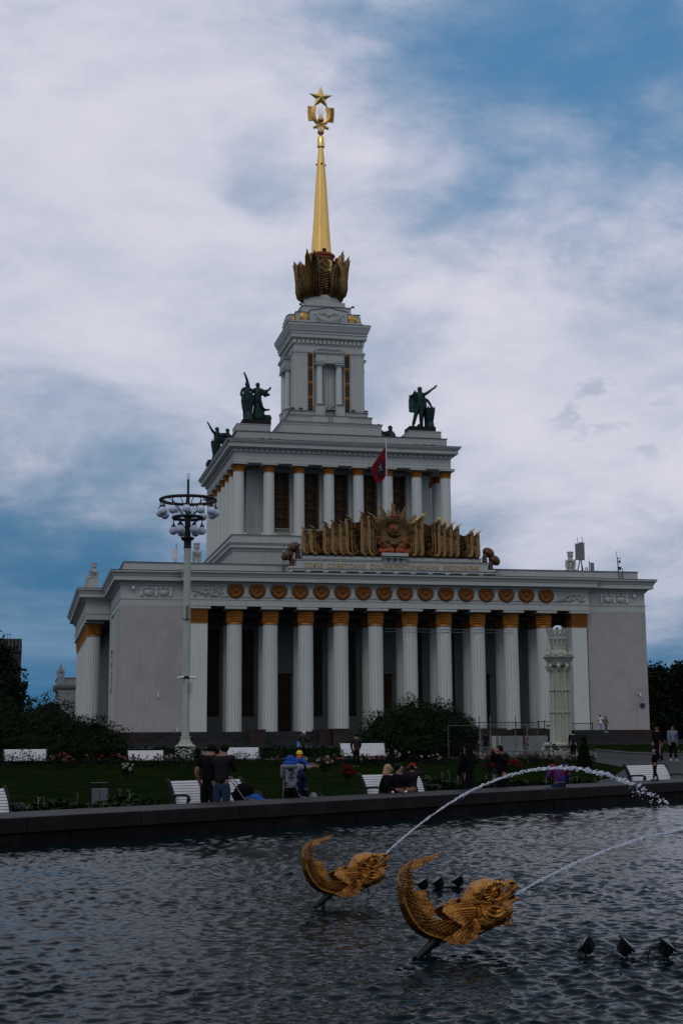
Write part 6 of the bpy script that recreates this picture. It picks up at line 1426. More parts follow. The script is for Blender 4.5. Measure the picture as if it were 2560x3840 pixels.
# grass blades on the near lawn edge
random.seed(71); g = G()
for k in range(16000):
    s = R(2, 30); tt = 4.6+abs(random.gauss(0, 4.2)); p = pe(s, tt); x, y = p[0], p[1]
    if y > 58 or x > 24: continue
    z = gz(y)+.008; h = R(.03, .075); d = R(-.03, .03); a = R(-.012, .012); i = len(g.v); g.v += [(x-.008, y+a, z), (x+.008, y-a, z), (x+d, y+R(-.02, .02), z+h)]; g.f.append((i, i+1, i+2))
solo('grass_blades', g, 'plant leaf', 'short dark green grass standing on the near lawn', 'grass', kind='stuff')

# ------------------------------------------------------------------ far buildings
t = thing('far_tower_block', 'distant dark flat-topped building above the left tree', 'building', (-8, 300, 1.08))
part('wall', G().box(-30, 300, 1, -1.5, 320, 19.7), 'far dark', t); part('top_floor', G().box(-30, 299.7, 19.7, -1.45, 320.3, 22.4), 'far dark', t)
g = G()
for k in range(40): g.box(-30+k*.72, 299.5, 19.9, -29.8+k*.72, 299.7, 22.3)
part('fin', g, 'grey metal', t, kind='stuff'); g = G()
for x in (-3.8, -5.2, -4.3): g.tube([(x, 302, 22.4), (x, 302, 23.8)], .04, 4); g.tube([(x-.5, 302, 23.4), (x+.5, 302, 23.4)], .03, 4)
part('roof_aerial', g, 'dark metal', t)
t = thing('far_pavilion', 'distant pale pavilion corner with carved finial, left of the side columns', 'building', (8, 230, 1.08))
part('wall', G().box(4.55, 230, 1, 20, 245, 9.6).box(4.7, 230.2, 9.6, 20, 245, 10.0), 'far concrete', t); g = G(); g.sweep(rect(4.55, 230, 20, 245), [(0, 9.7), (.2, 9.8), (.4, 10.15), (.45, 10.35), (-.3, 10.4)]); part('cornice', g, 'far concrete', t)
g = G(); g.sweep(rect(4.6, 230, 20, 245), [(-.3, 10.4), (.0, 10.4), (0, 11.4), (.12, 11.45), (.12, 11.55), (-.3, 11.6)]); g.box(4.5, 229.85, 10.4, 5.7, 231, 11.6); part('parapet', g, 'far concrete', t)
g = G(); x, y = 5.08, 230.4; g.lathe([(.45, 11.6), (.5, 11.9), (.32, 12.1), (.5, 12.4), (.42, 12.8), (.28, 12.85), (.34, 12.95), (.2, 13.2), (.24, 13.25), (.12, 13.5), (.1, 13.75), (.02, 13.8)], 10, (x, y, 0))
for s in (-1, 1): g.tube([(x+s*.3, y, 11.7), (x+s*.55, y, 12.1), (x+s*.62, y, 12.7)], [.12, .1, .04], 5)
part('finial', g, 'far concrete', t, smooth=50)
# ------------------------------------------------------------------ golden fish fountains
random.seed(81)
def fish(label, loc, rz, grp):
    t = thing('fish_fountain', label, 'fountain statue', loc, rz, grp)
    K = 1/1420; KX = 1.24
    def U(u, v, y=0.): return Vector(((u-560)*K*KX, y, (1190-v)*K))
    def fp(name, g, m='fish gold', parent=t, smooth=50, label=None, kind=None): return part(name, g, m, parent, label, smooth, world=False, kind=kind)
    SPN = [(262, 170, 52), (262, 235, 72), (255, 330, 92), (250, 440, 104), (265, 560, 112), (305, 690, 124), (370, 810, 134), (455, 900, 138), (560, 955, 138), (680, 985, 134), (800, 985, 134), (900, 955, 142), (1000, 905, 156), (1090, 850, 165), (1180, 805, 160), (1260, 780, 135), (1330, 760, 95)]
    pts = []                                      # denser spine
    for i in range(len(SPN)-1):
        p0, p1, p2, p3 = [Vector(SPN[max(0, min(len(SPN)-1, i+q))]) for q in (-1, 0, 1, 2)]
        for k in range(5):
            s = k/5; pts.append(.5*((2*p1)+(p2-p0)*s+(2*p0-5*p1+4*p2-p3)*s*s+(3*p1-p0-3*p2+p3)*s**3))
    pts.append(Vector(SPN[-1])); m = len(pts)
    cs = [U(p.x, p.y) for p in pts]; rr = [p.z*K*(.86 if p.x < 950 else .92) for p in pts]
    fr = []
    for i in range(m):
        T = (cs[min(i+1, m-1)]-cs[max(0, i-1)]).normalized(); fr.append((T, Vector((-T.z, 0, T.x))))
    LAT = .66
    def surf(i, th, s=1, off=0.):
        f = i-int(i); i0 = min(int(i), m-1); i1 = min(i0+1, m-1)
        c = cs[i0].lerp(cs[i1], f); r = rr[i0]*(1-f)+rr[i1]*f; n = fr[i0][1].lerp(fr[i1][1], f).normalized()
        return c+n*(r+off)*cos(th)+Vector((0, s*(r+off)*LAT*sin(th), 0)), (n*cos(th)+Vector((0, s*sin(th), 0))).normalized(), fr[i0][0]
    n = 36; rs = []
    for i in range(m):
        ring = []
        for j in range(n):
            th = 2*pi*j/n; d = abs(((th+pi) % (2*pi))-pi)
            off = -.006 if 1.75 < d < 1.95 else (.005 if 1.95 <= d < 2.3 else 0)
            off += .0025*noise.noise(Vector((i*.35, j*.6, 3)))
            ring.append(surf(i, d, 1 if (th % (2*pi)) < pi else -1, off)[0])
        rs.append(ring)
    fp('body', G().rings(rs), 'fish shaded gold', smooth=True)
    g = G()                                        # overlapping scales on both flanks
    for s in (-1, 1):
        i = 6.; row = 0
        while i < 62:
            rad_ = rr[int(i)]; step = .024+.008*(i/62)
            nth = int((1.75-.12)*rad_*.85/(step*.82))
            for k in range(nth):
                th = .10+(k+(.5 if row % 2 else 0))*1.6/nth
                p, nn, T = surf(i, th, s); side = T.cross(nn).normalized(); h = step*.60; q = -T
                base = p+nn*.001; tip = p+q*h*1.25+nn*.014
                o = len(g.v); g.v += [tuple(base+T*h*.6), tuple(p+side*h*.62+nn*.004), tuple(p+side*h*.42+q*h*.85+nn*.011), tuple(tip), tuple(p-side*h*.42+q*h*.85+nn*.011), tuple(p-side*h*.62+nn*.004), tuple(p+nn*.017)]
                g.f += [(o, o+1, o+6), (o+1, o+2, o+6), (o+2, o+3, o+6), (o+3, o+4, o+6), (o+4, o+5, o+6), (o+5, o, o+6)]
            i += step*.98/((cs[min(int(i)+1, m-1)]-cs[int(i)]).length+1e-6); row += 1
    fp('scales', g, 'fish bright gold', smooth=False, kind='stuff')
    for s in (-1, 1):
        g = G(); g.tube([surf(i, 2.12, s, .006)[0] for i in range(2, 66, 3)], .010, 6); fp('belly_ridge', g, 'fish bright gold')
        g = G()
        for i in range(8, 60, 2): g.ball(surf(i, 1.98, s, .004)[0], R(.004, .008), 5, 4)
        fp('beading', g, kind='stuff')
    def fin(rootp, tipp, th=.007, waves=None, name='fin', thick0=.014):
        """ribbed fin lofted between a root line and a tip line"""
        N_ = len(rootp)*6; A = []; 
        def at(L_, s):
            x = s*(len(L_)-1); i = min(int(x), len(L_)-2); return L_[i].lerp(L_[i+1], x-i)
        g = G(); W_ = 7
        for side in (1, -1):
            o = len(g.v)
            for a in range(N_+1):
                s = a/N_; r0 = at(rootp, s); r1 = at(tipp, s); ax_ = (r1-r0)
                tang = (at(tipp, min(1, s+.02))-at(tipp, max(0, s-.02))); nn = ax_.cross(tang)
                nn = nn.normalized() if nn.length > 1e-9 else Vector((0, 1, 0))
                rib = .5+.5*cos(a*2*pi/3)
                for b_ in range(W_+1):
                    f = b_/W_; ext = 1+(.05*rib if b_ == W_ else 0)
                    g.v.append(tuple(r0+ax_*f*ext+nn*side*((thick0*(1-f)+.003)+th*rib*sin(pi*min(1, f*1.2+.1)))))
            for a in range(N_):
                for b_ in range(W_):
                    q = o+a*(W_+1)+b_; g.f.append((q, q+1, q+W_+2, q+W_+1) if side > 0 else (q, q+W_+1, q+W_+2, q+1))
        M1 = (N_+1)*(W_+1)
        for a in range(N_): q = a*(W_+1)+W_; g.f.append((q, q+W_+1, q+W_+1+M1, q+M1)); q = a*(W_+1); g.f.append((q, q+M1, q+W_+1+M1, q+W_+1))
        for b_ in range(W_):
            g.f.append((b_, b_+M1, b_+1+M1, b_+1)); q = N_*(W_+1)+b_; g.f.append((q, q+1, q+1+M1, q+M1))
        return g
    fp('tail_fin', m='fish gold', g=fin([U(215, 420, -.06), U(225, 360, -.055), U(235, 300, -.05), U(250, 240, -.04), U(275, 225, 0), U(310, 230, .03), U(390, 225, .05), U(520, 170, .08)],
                       [U(95, 415, -.17), U(75, 330, -.17), U(105, 235, -.15), U(180, 180, -.11), U(270, 150, -.03), U(370, 135, .04), U(540, 105, .08), U(720, 62, .12)], .010))
    fp('tail_fold', fin([U(190, 600, -.05), U(175, 540, -.06), U(190, 470, -.065), U(205, 400, -.065)], [U(165, 600, -.07), U(140, 520, -.10), U(120, 440, -.13), U(90, 380, -.16)], .006))
    fp('dorsal_fin', fin([U(335, 520, 0), U(350, 580, 0), U(385, 660, 0), U(440, 740, 0), U(520, 800, 0)], [U(360, 478, 0), U(470, 480, 0), U(482, 560, 0), U(530, 650, 0), U(560, 745, 0)], .008))
    for s in (-1, 1):
        fp('pectoral_fin', m='fish gold', g=fin([U(885, 650, s*.085), U(915, 720, s*.10), U(905, 790, s*.105), U(880, 830, s*.10)], [U(640, 680, s*.03), U(600, 725, s*.07), U(660, 800, s*.10), U(770, 900, s*.125)], .020))
        fp('pectoral_fin', m='fish gold', g=fin([U(845, 860, s*.11), U(870, 850, s*.12), U(900, 850, s*.12), U(925, 880, s*.12)], [U(545, 1030, s*.15), U(640, 1085, s*.17), U(760, 1100, s*.17), U(900, 1040, s*.15)], .020), label=None)
        fp('fin_knob', G().ball(U(895, 855, s*.115), .03, 8, 6))
    # head
    hd = fp('head', G().ball(U(1130, 760), 1, 24, 16, (190*K*KX, .12, 160*K)).ball(U(1270, 760), 1, 18, 12, (120*K*KX, .09, 150*K)).ball(U(1060, 860), 1, 18, 12, (170*K*KX, .115, 150*K)), smooth=True)
    # helmet dome with back rim
    prof = [(860, 612, .02), (885, 560, .075), (930, 480, .105), (985, 425, .118), (1050, 395, .122), (1125, 383, .12), (1190, 400, .108), (1235, 445, .09), (1255, 505, .075), (1250, 560, .065), (1225, 610, .06)]
    g = G(); cu_, cv_ = 1085, 640; rs = []
    for (u, v, w) in prof:
        ring = []
        for j in range(17):
            a = -pi/2+pi*j/16; ca = cos(a); ring.append(U(cu_+(u-cu_)*(ca**.6 if ca > 0 else 0), cv_+(v-cv_)*(ca**.6 if ca > 0 else 0), .125*sin(a)*(.6+.4*w/.12)))
        rs.append(ring)
    o = len(g.v)
    for r in rs: g.v += [tuple(p) for p in r]
    for i in range(len(rs)-1):
        for j in range(16): q = o+i*17+j; g.f.append((q, q+1, q+18, q+17))
    he = fp('helmet_shell', g, smooth=True)
    for s in (-1, 1):
        g = G(); g.tube([U(815, 612, s*.03), U(850, 630, s*.07), U(920, 642, s*.105), U(990, 640, s*.125), U(1060, 660, s*.13)], [(.006, .012), (.009, .015), (.011, .016), (.011, .014), (.008, .01)], 6); fp('helmet_rim', g, parent=he)
        g = G()
        for k in range(40):                          # net pattern behind the spiral
            a_ = R(0, 1); b_ = R(0, 1); u = 885+110*a_+60*b_; v = 600-150*a_+30*b_
            g.ball(U(u, v, s*(.10+.012*b_)), .0075, 5, 3)
        fp('studs', g, parent=he, kind='stuff')
        def spiral(cu2, cv2, r0, turns, y, a0=-.6, fw_=.022, ribs=26):
            g = G(); P_ = []; ns = 46
            for k in range(ns):
                f = k/(ns-1); a = a0-f*turns*2*pi; r = r0*(1-f)**1.15+6; P_.append((cu2+r*cos(a), cv2+r*sin(a), 1-f))
            g.tube([U(u, v, s*(y+.018*(1-q))) for u, v, q in P_], [(.004+fw_*q*.45, .004+.012*q) for _, _, q in P_], 7)
            for k in range(int(ns*.8)):
                u, v, q = P_[k]; dx, dy = (u-cu2), (v-cv2); l = max(1, hypot(dx, dy)); w = r0*.24*q+3
                g.tube([U(u-dx/l*w, v-dy/l*w, s*(y+.022)), U(u, v, s*(y+.034)), U(u+dx/l*w, v+dy/l*w, s*(y+.020))], .0065, 4)
            g.ball(U(cu2, cv2, s*(y+.02)), .014, 7, 5); return g
        fp('ammonite_spiral', spiral(1135, 545, 125, 2.1, .095), 'fish bright gold', parent=he)
        g = G()                                       # ribbed gill fans
        for rr_, w_, y_, a0_, a1_, nn_ in ((120, 34, .120, 40, 205, 24), (195, 44, .112, 48, 200, 28), (70, 20, .125, 30, 215, 16)):
            for k in range(nn_):
                a = radians(a0_+(a1_-a0_)*k/(nn_-1)); cu2, cv2 = 1120, 690
                g.tube([U(cu2+(rr_-w_)*cos(a), cv2+(rr_-w_)*sin(a)*1.1, s*(y_-.004)), U(cu2+rr_*cos(a), cv2+rr_*sin(a)*1.1, s*(y_+.012-.03*(rr_ > 150))), U(cu2+(rr_+w_)*cos(a), cv2+(rr_+w_)*sin(a)*1.1, s*(y_-.008-.035*(rr_ > 150)))], .0068, 4)
            g.tube([U(1120+(rr_+w_)*cos(radians(a)), 690+(rr_+w_)*sin(radians(a))*1.1, s*(y_-.006-.035*(rr_ > 150))) for a in range(a0_, a1_, 12)], .007, 5)
        fp('gill_fan', g, 'fish bright gold', parent=hd)
        g = G(); g.tube([U(1040, 690, s*.12), U(1100, 700, s*.13), U(1170, 720, s*.12), U(1210, 700, s*.105), U(1180, 660, s*.11)], [.012, .016, .016, .012, .008], 7); g.ball(U(1215, 690, s*.095), .018, 8, 6); fp('brow', g, parent=hd)
    # jaws
    fp('upper_jaw', G().tube([U(1170, 650), U(1230, 640), U(1300, 590), U(1360, 550), U(1405, 515), U(1415, 470), U(1395, 440), U(1350, 440), U(1325, 470), U(1345, 500)], [(.06, .045), (.065, .045), (.060, .032), (.055, .028), (.05, .026), (.045, .024), (.04, .022), (.035, .02), (.03, .018), (.02, .012)], 10))
    fp('lip', G().tube([U(1180, 700), U(1250, 655), U(1330, 610), U(1390, 565)], [(.075, .02), (.07, .018), (.06, .014), (.05, .012)], 8))
    fp('lower_jaw', G().tube([U(1200, 740), U(1270, 700), U(1350, 672), U(1420, 650), U(1465, 648)], [(.075, .035), (.07, .028), (.058, .024), (.046, .022), (.03, .014)], 10))
    fp('mouth', G().ball(U(1365, 615), .035, 8, 6, (1.6, 1, .8)), 'statue plinth')
    g = G()
    for k in range(46): g.ball(U(R(1190, 1345), R(730, 930), R(-.07, .07)), R(.012, .026), 6, 4)
    for k in range(10): u = R(1200, 1350); g.tube([U(u, 760, R(-.08, .08)), U(u+R(-30, 30), 850, R(-.09, .09)), U(u+R(-20, 20), R(880, 935), R(-.07, .07))], [.018, .016, .006], 5)
    fp('beard', g, kind='stuff')
    g = G(); g.tube([U(560, 1030), U(520, 1110), U(430, 1190), U(360, 1260)], [(.04, .04), (.04, .04), (.032, .032), (.03, .03)], 10); g.tube([U(540, 1090), U(490, 1180), U(480, 1290)], [.025, .022, .022], 8); g.ball(U(570, 1100), .035, 8, 6); fp('support_pipe', g, 'black plastic')
    t.scale = (1, 1, .93); return t
fish('near golden fish spouting water to the right, scaly body and ribbed spiral helmet', (3.16, 11.04, .155), .264, 'golden fish fountains')
f2 = fish('farther golden fish left of the near one, spouting a high arching jet', (3.02, 14.42, .17), .505, 'golden fish fountains'); f2.scale = (.95, .95, .82); f2.rotation_euler = (0, 0, .36)

# ------------------------------------------------------------------ water jets
def jet(label, S0, a, tn, k, s1, breakup, seed, w0):
    w0 *= .55
    random.seed(seed); t = thing('water_jet', label, 'water jet', S0)
    def cur(s): return Vector((S0[0]+cos(a)*s, S0[1]+sin(a)*s, S0[2]+tn*s-k*s*s))
    pts = []; rad = []; s = 0
    while s < breakup:
        p = cur(s)+Vector((R(-1, 1), R(-1, 1), R(-1, 1)))*.004*s; pts.append(p); rad.append(w0*(.55+.2*s)*R(.6, 1.4)+.0015); s += .03
    g = G().tube(pts, rad, 7); part('stream', g, 'jet water', t, smooth=True)
    g = G(); 
    s = breakup*.25
    while s < s1:                                  # twisting lumps that the stream breaks into
        p = cur(s)+Vector((R(-1, 1), R(-1, 1), R(-1, 1)))*(.006+.012*max(0, s-breakup*.4)); q = w0*R(.55, 1.35)*(1.0 if s < breakup else 1.25)
        T = TR(*p) @ Matrix.Rotation(R(0, 6.28), 4, 'X') @ Matrix.Rotation(R(-.8, .8), 4, 'Y'); g.ball((0, 0, 0), q, 7, 5, (R(1.2, 2.4), R(.7, 1.1), R(.6, 1)), T=T); s += R(.010, .034)*(1 if s < breakup*1.15 else 1.7)
    part('lumps', g, 'jet water', t, smooth=True, kind='stuff')
    g = G()
    for i in range(85):
        s = breakup+(s1-breakup)*random.random()**.8; p = cur(s)+Vector((R(-.1, .1), R(-.1, .1), R(-.35, .06)))*(.3+.35*(s-breakup)); 
        if p.z > WZ: g.ball(p, R(.003, .009), 5, 4)
    part('droplets', g, 'jet water', t, smooth=True, kind='stuff'); return cur
S1 = Vector((3.10, 14.42, 0))+Vector((cos(.505), sin(.505), 0))*.70
c1_ = jet('high arching water jet of the farther fish, breaking into drops over the parapet', (S1.x, S1.y, .615), .5057, .6015, .1099, 5.0, 4.1, 5, .020)
S2 = Vector((3.22, 11.02, 0))+Vector((cos(.264), sin(.264), 0))*.68
c2_ = jet('low smooth water jet of the near fish, leaving the picture at right', (S2.x, S2.y, .545), .264, .4208, .0933, 6.5, 4.8, 6, .022)

# ------------------------------------------------------------------ underwater floodlights on the pool floor
def flood(label, x, y, rz, tilt, cable=False):
    t = thing('pool_floodlight', label, 'floodlight', (x, y, WZ), rz, 'black floodlights standing in the pool'); t.scale = (.76, .76, .86)
    T = TR(0, 0, .135) @ Matrix.Rotation(tilt, 4, 'Y')
    g = G().lathe([(.03, -.10), (.05, -.095), (.055, -.03), (.075, -.005), (.092, 0), (.095, .02), (.085, .025)], 20, T=T)
    for k in range(10):
        a = 2*pi*k/10; g.tube([T @ Vector((.05*cos(a), .05*sin(a), -.09)), T @ Vector((.075*cos(a), .075*sin(a), -.01))], .006, 4)
    for k in range(6): a = k*pi/3; g.ball(T @ Vector((.095*cos(a), .095*sin(a), .012)), .012, 6, 4)
    part('housing', g, 'dark metal', t, smooth=40, world=False)
    g = G().lathe([(.078, .022), (.05, .030), (.01, .034)], 20, T=T); part('lens', g, 'lens glass', t, smooth=True, world=False)
    g = G()
    for s in (-1, 1): g.tube([(0, s*.09, .14), (0, s*.095, .08), (0, s*.05, .02), (0, 0, .0)], (.006, .011), 5)
    g.tube([(0, 0, .03), (0, 0, -.1)], .02, 7); part('yoke', g, 'dark metal', t, world=False)
    g = G(); g.lathe([(.05, .0), (.05, .015), (.03, .02)], 12)
    for s in (-1, 1): g.tube([(s*.09, 0, -.02), (s*.075, 0, .015), (s*.03, 0, .015)], (.014, .006), 6)
    g.tube([(0, -.08, -.01), (0, 0, .01), (0, .08, -.01)], (.014, .006), 6); part('foot', g, 'dark metal', t, smooth=40, world=False)
    if cable: g = G().tube([(-.09, 0, .13), (-.14, 0, .125), (-.19, 0, .07), (-.205, 0, -.06)], .009, 6); part('cable', g, 'dark metal', t, smooth=True, world=False)
flood('black pool floodlight turned away, leftmost of the three at lower right', 4.25, 10.66, -.3, -.9)
flood('black pool floodlight with tilted lens, middle of the three at lower right', 4.52, 10.5, -.3, .75)
flood('black pool floodlight with a bent cable, rightmost of the three at lower right', 4.80, 10.38, -.3, .62, True)
flood('black pool floodlight half hidden behind the near fish body', 4.30, 15.5, -.25, -.5)
flood('black pool floodlight left of the pair behind the near fish', 4.5, 15.58, -.25, -.6)
flood('black pool floodlight right of the pair behind the near fish', 4.78, 15.75, -.25, -.55)
g = G().tube([(4.45, 15.58, .13), (4.6, 15.65, .15), (4.8, 15.75, .13)], .015, 5); g.tube([(3.66, 15.35, .14), (3.64, 15.35, .26), (3.70, 15.35, .34)], .008, 5); solo('floodlight_cable', g, 'dark metal', 'black cable lying between the floodlights behind the near fish', 'cable')

# ------------------------------------------------------------------ people
random.seed(91)
def at(s, t): p = pe(s, t); return (p[0], p[1], 0)
person('man in black t-shirt with bowed head, left of the two standing men', (3.66, 29.35, 0), -.55, 1.76, dict(lean=(.02, .12), head=(.0, .03, -.012), el=(-.155, -.01, .64), wl=(-.13, .06, .50), er=(.14, .08, .66), wr=(.06, .16, .62)), 'cloth black', False, 'cloth black')
person('man in dark sweater and jeans with his back to the pool, right of two', (3.90, 29.2, 0), -.35, 1.75, dict(lean=(.04, .05), head=(.012, .02, -.006), el=(-.145, .04, .64), wl=(-.06, .15, .62), er=(.15, .06, .66), wr=(.10, .17, .70)), 'cloth charcoal', True, 'jeans', jacket=1.36)
def jersey_extra(J, h):
    b_ = []
    g = G()
    for zz, r in ((.585, .098), (.55, .10)): g.lathe([(r*h, (zz-.008)*h), (r*h*1.01, zz*h), (r*h, (zz+.008)*h)], 16, (J['wai'].x, J['wai'].y, 0), sy=.85, cap=False)
    b_.append(('jersey_stripe', g, 'cloth black', None))
    p = J['sr'].lerp(J['er'], .85); g = G(); d = (J['er']-J['sr']).normalized(); g.tube([p-d*.02*h, p+d*.015*h], .045*h, 10); b_.append(('sleeve_stripe', g, 'cloth black', None))
    g = G(); x0 = J['che'].x; y0 = J['che'].y-.108*h; z0 = .71*h
    q = [(-.03, .035), (-.015, .055), (.012, .055), (.025, .035), (.012, .01), (-.012, -.015), (-.03, -.045), (.032, -.045)]
    g.tube([(x0+a*h*1.3, y0-(.004*h), z0+b3*h*1.15) for a, b3 in q], (.010*h, .010*h), 5); b_.append(('number_two', g, 'cloth black', 'large black number 2 on the back of the jersey'))
    g = G(); c = J['nb']; g.ball(c+Vector((-.02*h, -.05*h, -.005*h)), .085*h, 12, 8, (1.35, .9, .55)); b_.append(('fur_collar', g, 'cloth grey', 'black and white patterned collar'))
    g = G(); c = J['hc']; g.ball(c+Vector((-.005*h, -.02*h, -.0*h)), .064*h, 12, 8, (1.1, 1.1, 1.0)); g.ball(J['nb']+Vector((-.02*h, -.06*h, .035*h)), .075*h, 10, 7, (1.35, .8, .55)); b_.append(('hood', g, 'cloth blue', None))
    return b_
person('person with blue hood in grey striped jersey numbered 2, reaching out to roses', (5.58, 30.5, -.02), -.12, 1.50, dict(er=(.20, .05, .80), wr=(.32, .09, .81), el=(-.12, .05, .66), wl=(-.05, .14, .66), lean=(-.02, 0)), 'cloth grey', True, 'cloth black', jacket=1.42, extra=jersey_extra, hair=None)
def kid_extra(J, h): return [('scarf', G().lathe([(.05*h, .84*h), (.06*h, .86*h), (.05*h, .885*h)], 12, (J['nt'].x, J['nt'].y, 0)), 'cloth orange', None)]
person('child in yellow knitted hat carried in front of the striped jersey', (5.80, 30.75, .47), -1.35, 1.08, dict(er=(.13, .10, .72), wr=(.10, .2, .72), kl=(-.06, .13, .42), al=(-.06, .10, .22), kr=(.06, .13, .42), ar=(.06, .10, .22), tl=(-.06, .16, .2), tr=(.06, .16, .2)), 'cloth blue', True, 'cloth navy', hat=('cloth yellow', 'knit'), extra=kid_extra, hair=None)
person('blonde woman in dark coat sitting on the near bench', (8.02, 31.85, -.02), -2.0, 1.66, dict(drop=.245, kl=(-.07, .26, .285), kr=(.07, .26, .285), al=(-.07, .25, .04), ar=(.06, .22, .04), tl=(-.07, .33, .02), tr=(.06, .30, .02), er=(.15, .04, .42), wr=(.07, .16, .40), el=(-.15, .04, .42), wl=(-.05, .17, .40), lean=(0, .08)), 'cloth black', True, 'cloth black', hair='hair blonde', hairlen=.20, jacket=1.45)
person('dark haired person in pale jeans sitting right of the blonde woman', (8.36, 32.0, -.02), -2.35, 1.68, dict(drop=.245, kl=(-.07, .26, .285), kr=(.06, .26, .30), al=(-.07, .26, .04), ar=(.05, .24, .04), tl=(-.07, .33, .02), tr=(.06, .32, .02), er=(.15, .05, .42), wr=(.08, .18, .40), el=(-.15, .05, .42), wl=(-.06, .18, .40)), 'cloth black', True, 'pale jeans', jacket=1.4)
def phone_extra(J, h): p = (J['wl']+J['wr'])*.5; return [('phone', G().box(p.x-.07, p.y+.0, p.z-.0, p.x+.07, p.y+.015, p.z+.10), 'cloth red', 'bright red phone case held up')]
person('child in dark jacket holding up a red phone, right of the bench', (8.78, 32.35, .0), 2.9+pi, 1.20, dict(el=(-.20, .06, .82), wl=(-.06, .11, .93), er=(.20, .06, .82), wr=(.06, .11, .93), lean=(-.05, 0)), 'cloth charcoal', True, 'cloth navy', jacket=1.4, extra=phone_extra)
person('woman in long black robe and veil standing before the lawn', (10.42, 33.3, 0), .5, 1.69, dict(el=(-.135, .03, .65), wl=(-.10, .09, .52), er=(.135, .03, .65), wr=(.08, .1, .52)), 'cloth black', True, 'cloth black', skirt=(.095, .01), hair='cloth black', hairlen=.34, jacket=1.5)
def cam_extra(J, h): p = (J['wl']+J['wr'])*.5; return [('camera', G().box(p.x-.06, p.y-.01, p.z-.03, p.x+.06, p.y+.05, p.z+.05).lathe([(.03, 0), (.03, .08)], 10, T=TR(p.x, p.y+.04, p.z+.01) @ Matrix.Rotation(-pi/2, 4, 'X')), 'black plastic', None)]
person('man in black jacket taking a photo, in front of the rose trees', (11.83, 34.9, 0), -1.15+pi, 1.64, dict(el=(-.17, .06, .72), wl=(-.04, .16, .86), er=(.17, .06, .72), wr=(.04, .16, .86), lean=(0, .10), head=(0, .01, -.01)), 'cloth black', True, 'cloth black', jacket=1.6, extra=cam_extra)
person('woman with long dark brown hair in tie-dyed top, sitting on the parapet', (12.76, 33.35, .18), -.15, 1.62, dict(drop=.255, kl=(-.07, .26, .20), kr=(.07, .26, .20), al=(-.07, .25, -.05), ar=(.06, .24, -.05), tl=(-.07, .32, -.08), tr=(.06, .32, -.08), el=(-.16, .02, .40), wl=(-.12, .16, .36), er=(.15, .02, .40), wr=(.08, .15, .36)), 'tie dye', True, 'cloth navy', hair='hair brown', hairlen=.235, jacket=1.75)
person('small child in grey hood and dark patterned suit standing on the parapet', (17.12, 37.35, .58), 1.05, .86, dict(el=(-.15, .05, .68), wl=(-.20, .10, .60), er=(.15, -.02, .68), wr=(.18, .0, .56), al=(-.06, .05, .045), tl=(-.06, .13, .02), ar=(.05, -.08, .06), tr=(.05, 0, .03)), 'cloth black', True, 'cloth black', hat=('cloth grey', 'knit'), jacket=1.55)
bag = lambda m, o, s: (lambda J, h: [('bag', G().box(o[0]-s[0], o[1]-s[1], o[2]-s[2], o[0]+s[0], o[1]+s[1], o[2]+s[2]), m[0], None)]+([('backpack', G().ball((.0, -.17, 1.25), .17, 10, 7, (1, .7, 1.3)), m[1], None)] if len(m) > 1 else []))
person('person in white cap and olive jacket with blue bag, before the stairs', (14.4, 75, gz(75)-.02), -.4+pi, 1.70, dict(el=(-.17, .05, .70), wl=(-.05, .12, .88), er=(.17, .05, .70), wr=(.05, .12, .88)), 'cloth olive', True, 'cloth black', hat=('cloth white', 'cap'), jacket=1.55, extra=bag(('cloth sky', 'cloth black'), (.28, .0, 1.05), (.08, .03, .16)))
person('person in dark grey hooded sweatshirt seen from behind at the fourth far bench', (15.3, 66.5, gz(66)-.02), .1, 1.66, dict(el=(-.14, .03, .64), wl=(-.10, .08, .5), er=(.14, .03, .64), wr=(.1, .08, .5)), 'cloth darkgrey', True, 'cloth black', jacket=1.5)
wk = dict(al=(-.06, .08, .045), tl=(-.06, .17, .02), kl=(-.055, .06, .28), ar=(.055, -.12, .07), tr=(.055, -.03, .02), kr=(.055, -.02, .27), el=(-.13, -.06, .65), wl=(-.12, -.02, .50), er=(.13, .05, .65), wr=(.12, .12, .52))
person('woman with long dark hair in black walking at far right', (31.45, 68.2, gz(68)+.10), 2.6, 1.78, wk, 'cloth black', True, 'cloth black', hairlen=.13, skirt=(.06, .03))
person('bearded man in blue grey shirt and dark shorts at the right edge', (32.2, 68.0, gz(68)+.10), 2.9, 1.80, wk, 'cloth shirt', True, 'cloth black', shoes='cloth white', jacket=1.4)
person('person in white t-shirt walking on the top steps by the right corner wall', (55.35, 132.9, 2.28), -1.3, 1.66, wk, 'cloth white', False, 'pale jeans')
person('person in khaki top and jeans walking just right of the white t-shirt', (55.72, 132.5, 2.2), -1.4, 1.62, wk, 'cloth khaki', True, 'jeans', shoes='cloth white')
person('person with navy top and pale trousers beyond the fence', (33.85, 105, .75), -.5, 1.40, dict(el=(-.14, .05, .66), wl=(-.08, .12, .6)), 'cloth navy', False, 'pale jeans')
person('person in dark coat beyond the fence, right of the navy top', (34.3, 105, .75), -.2, 1.44, wk, 'cloth charcoal', True, 'cloth black', jacket=1.5)
person('person whose head shows above the dark board behind the ornate lamp', (31.3, 79.4, gz(79)), -.3, 1.68, {}, 'cloth black', True, 'cloth black')
g = G(); g.box(30.75, 78.2, 1.45, 31.7, 78.3, 1.88); g.box(31.1, 78.25, gz(78), 31.3, 78.35, 1.5); db = solo('dark_board', g, 'black plastic', 'dark board on a post right of the ornate lamp base', 'board')

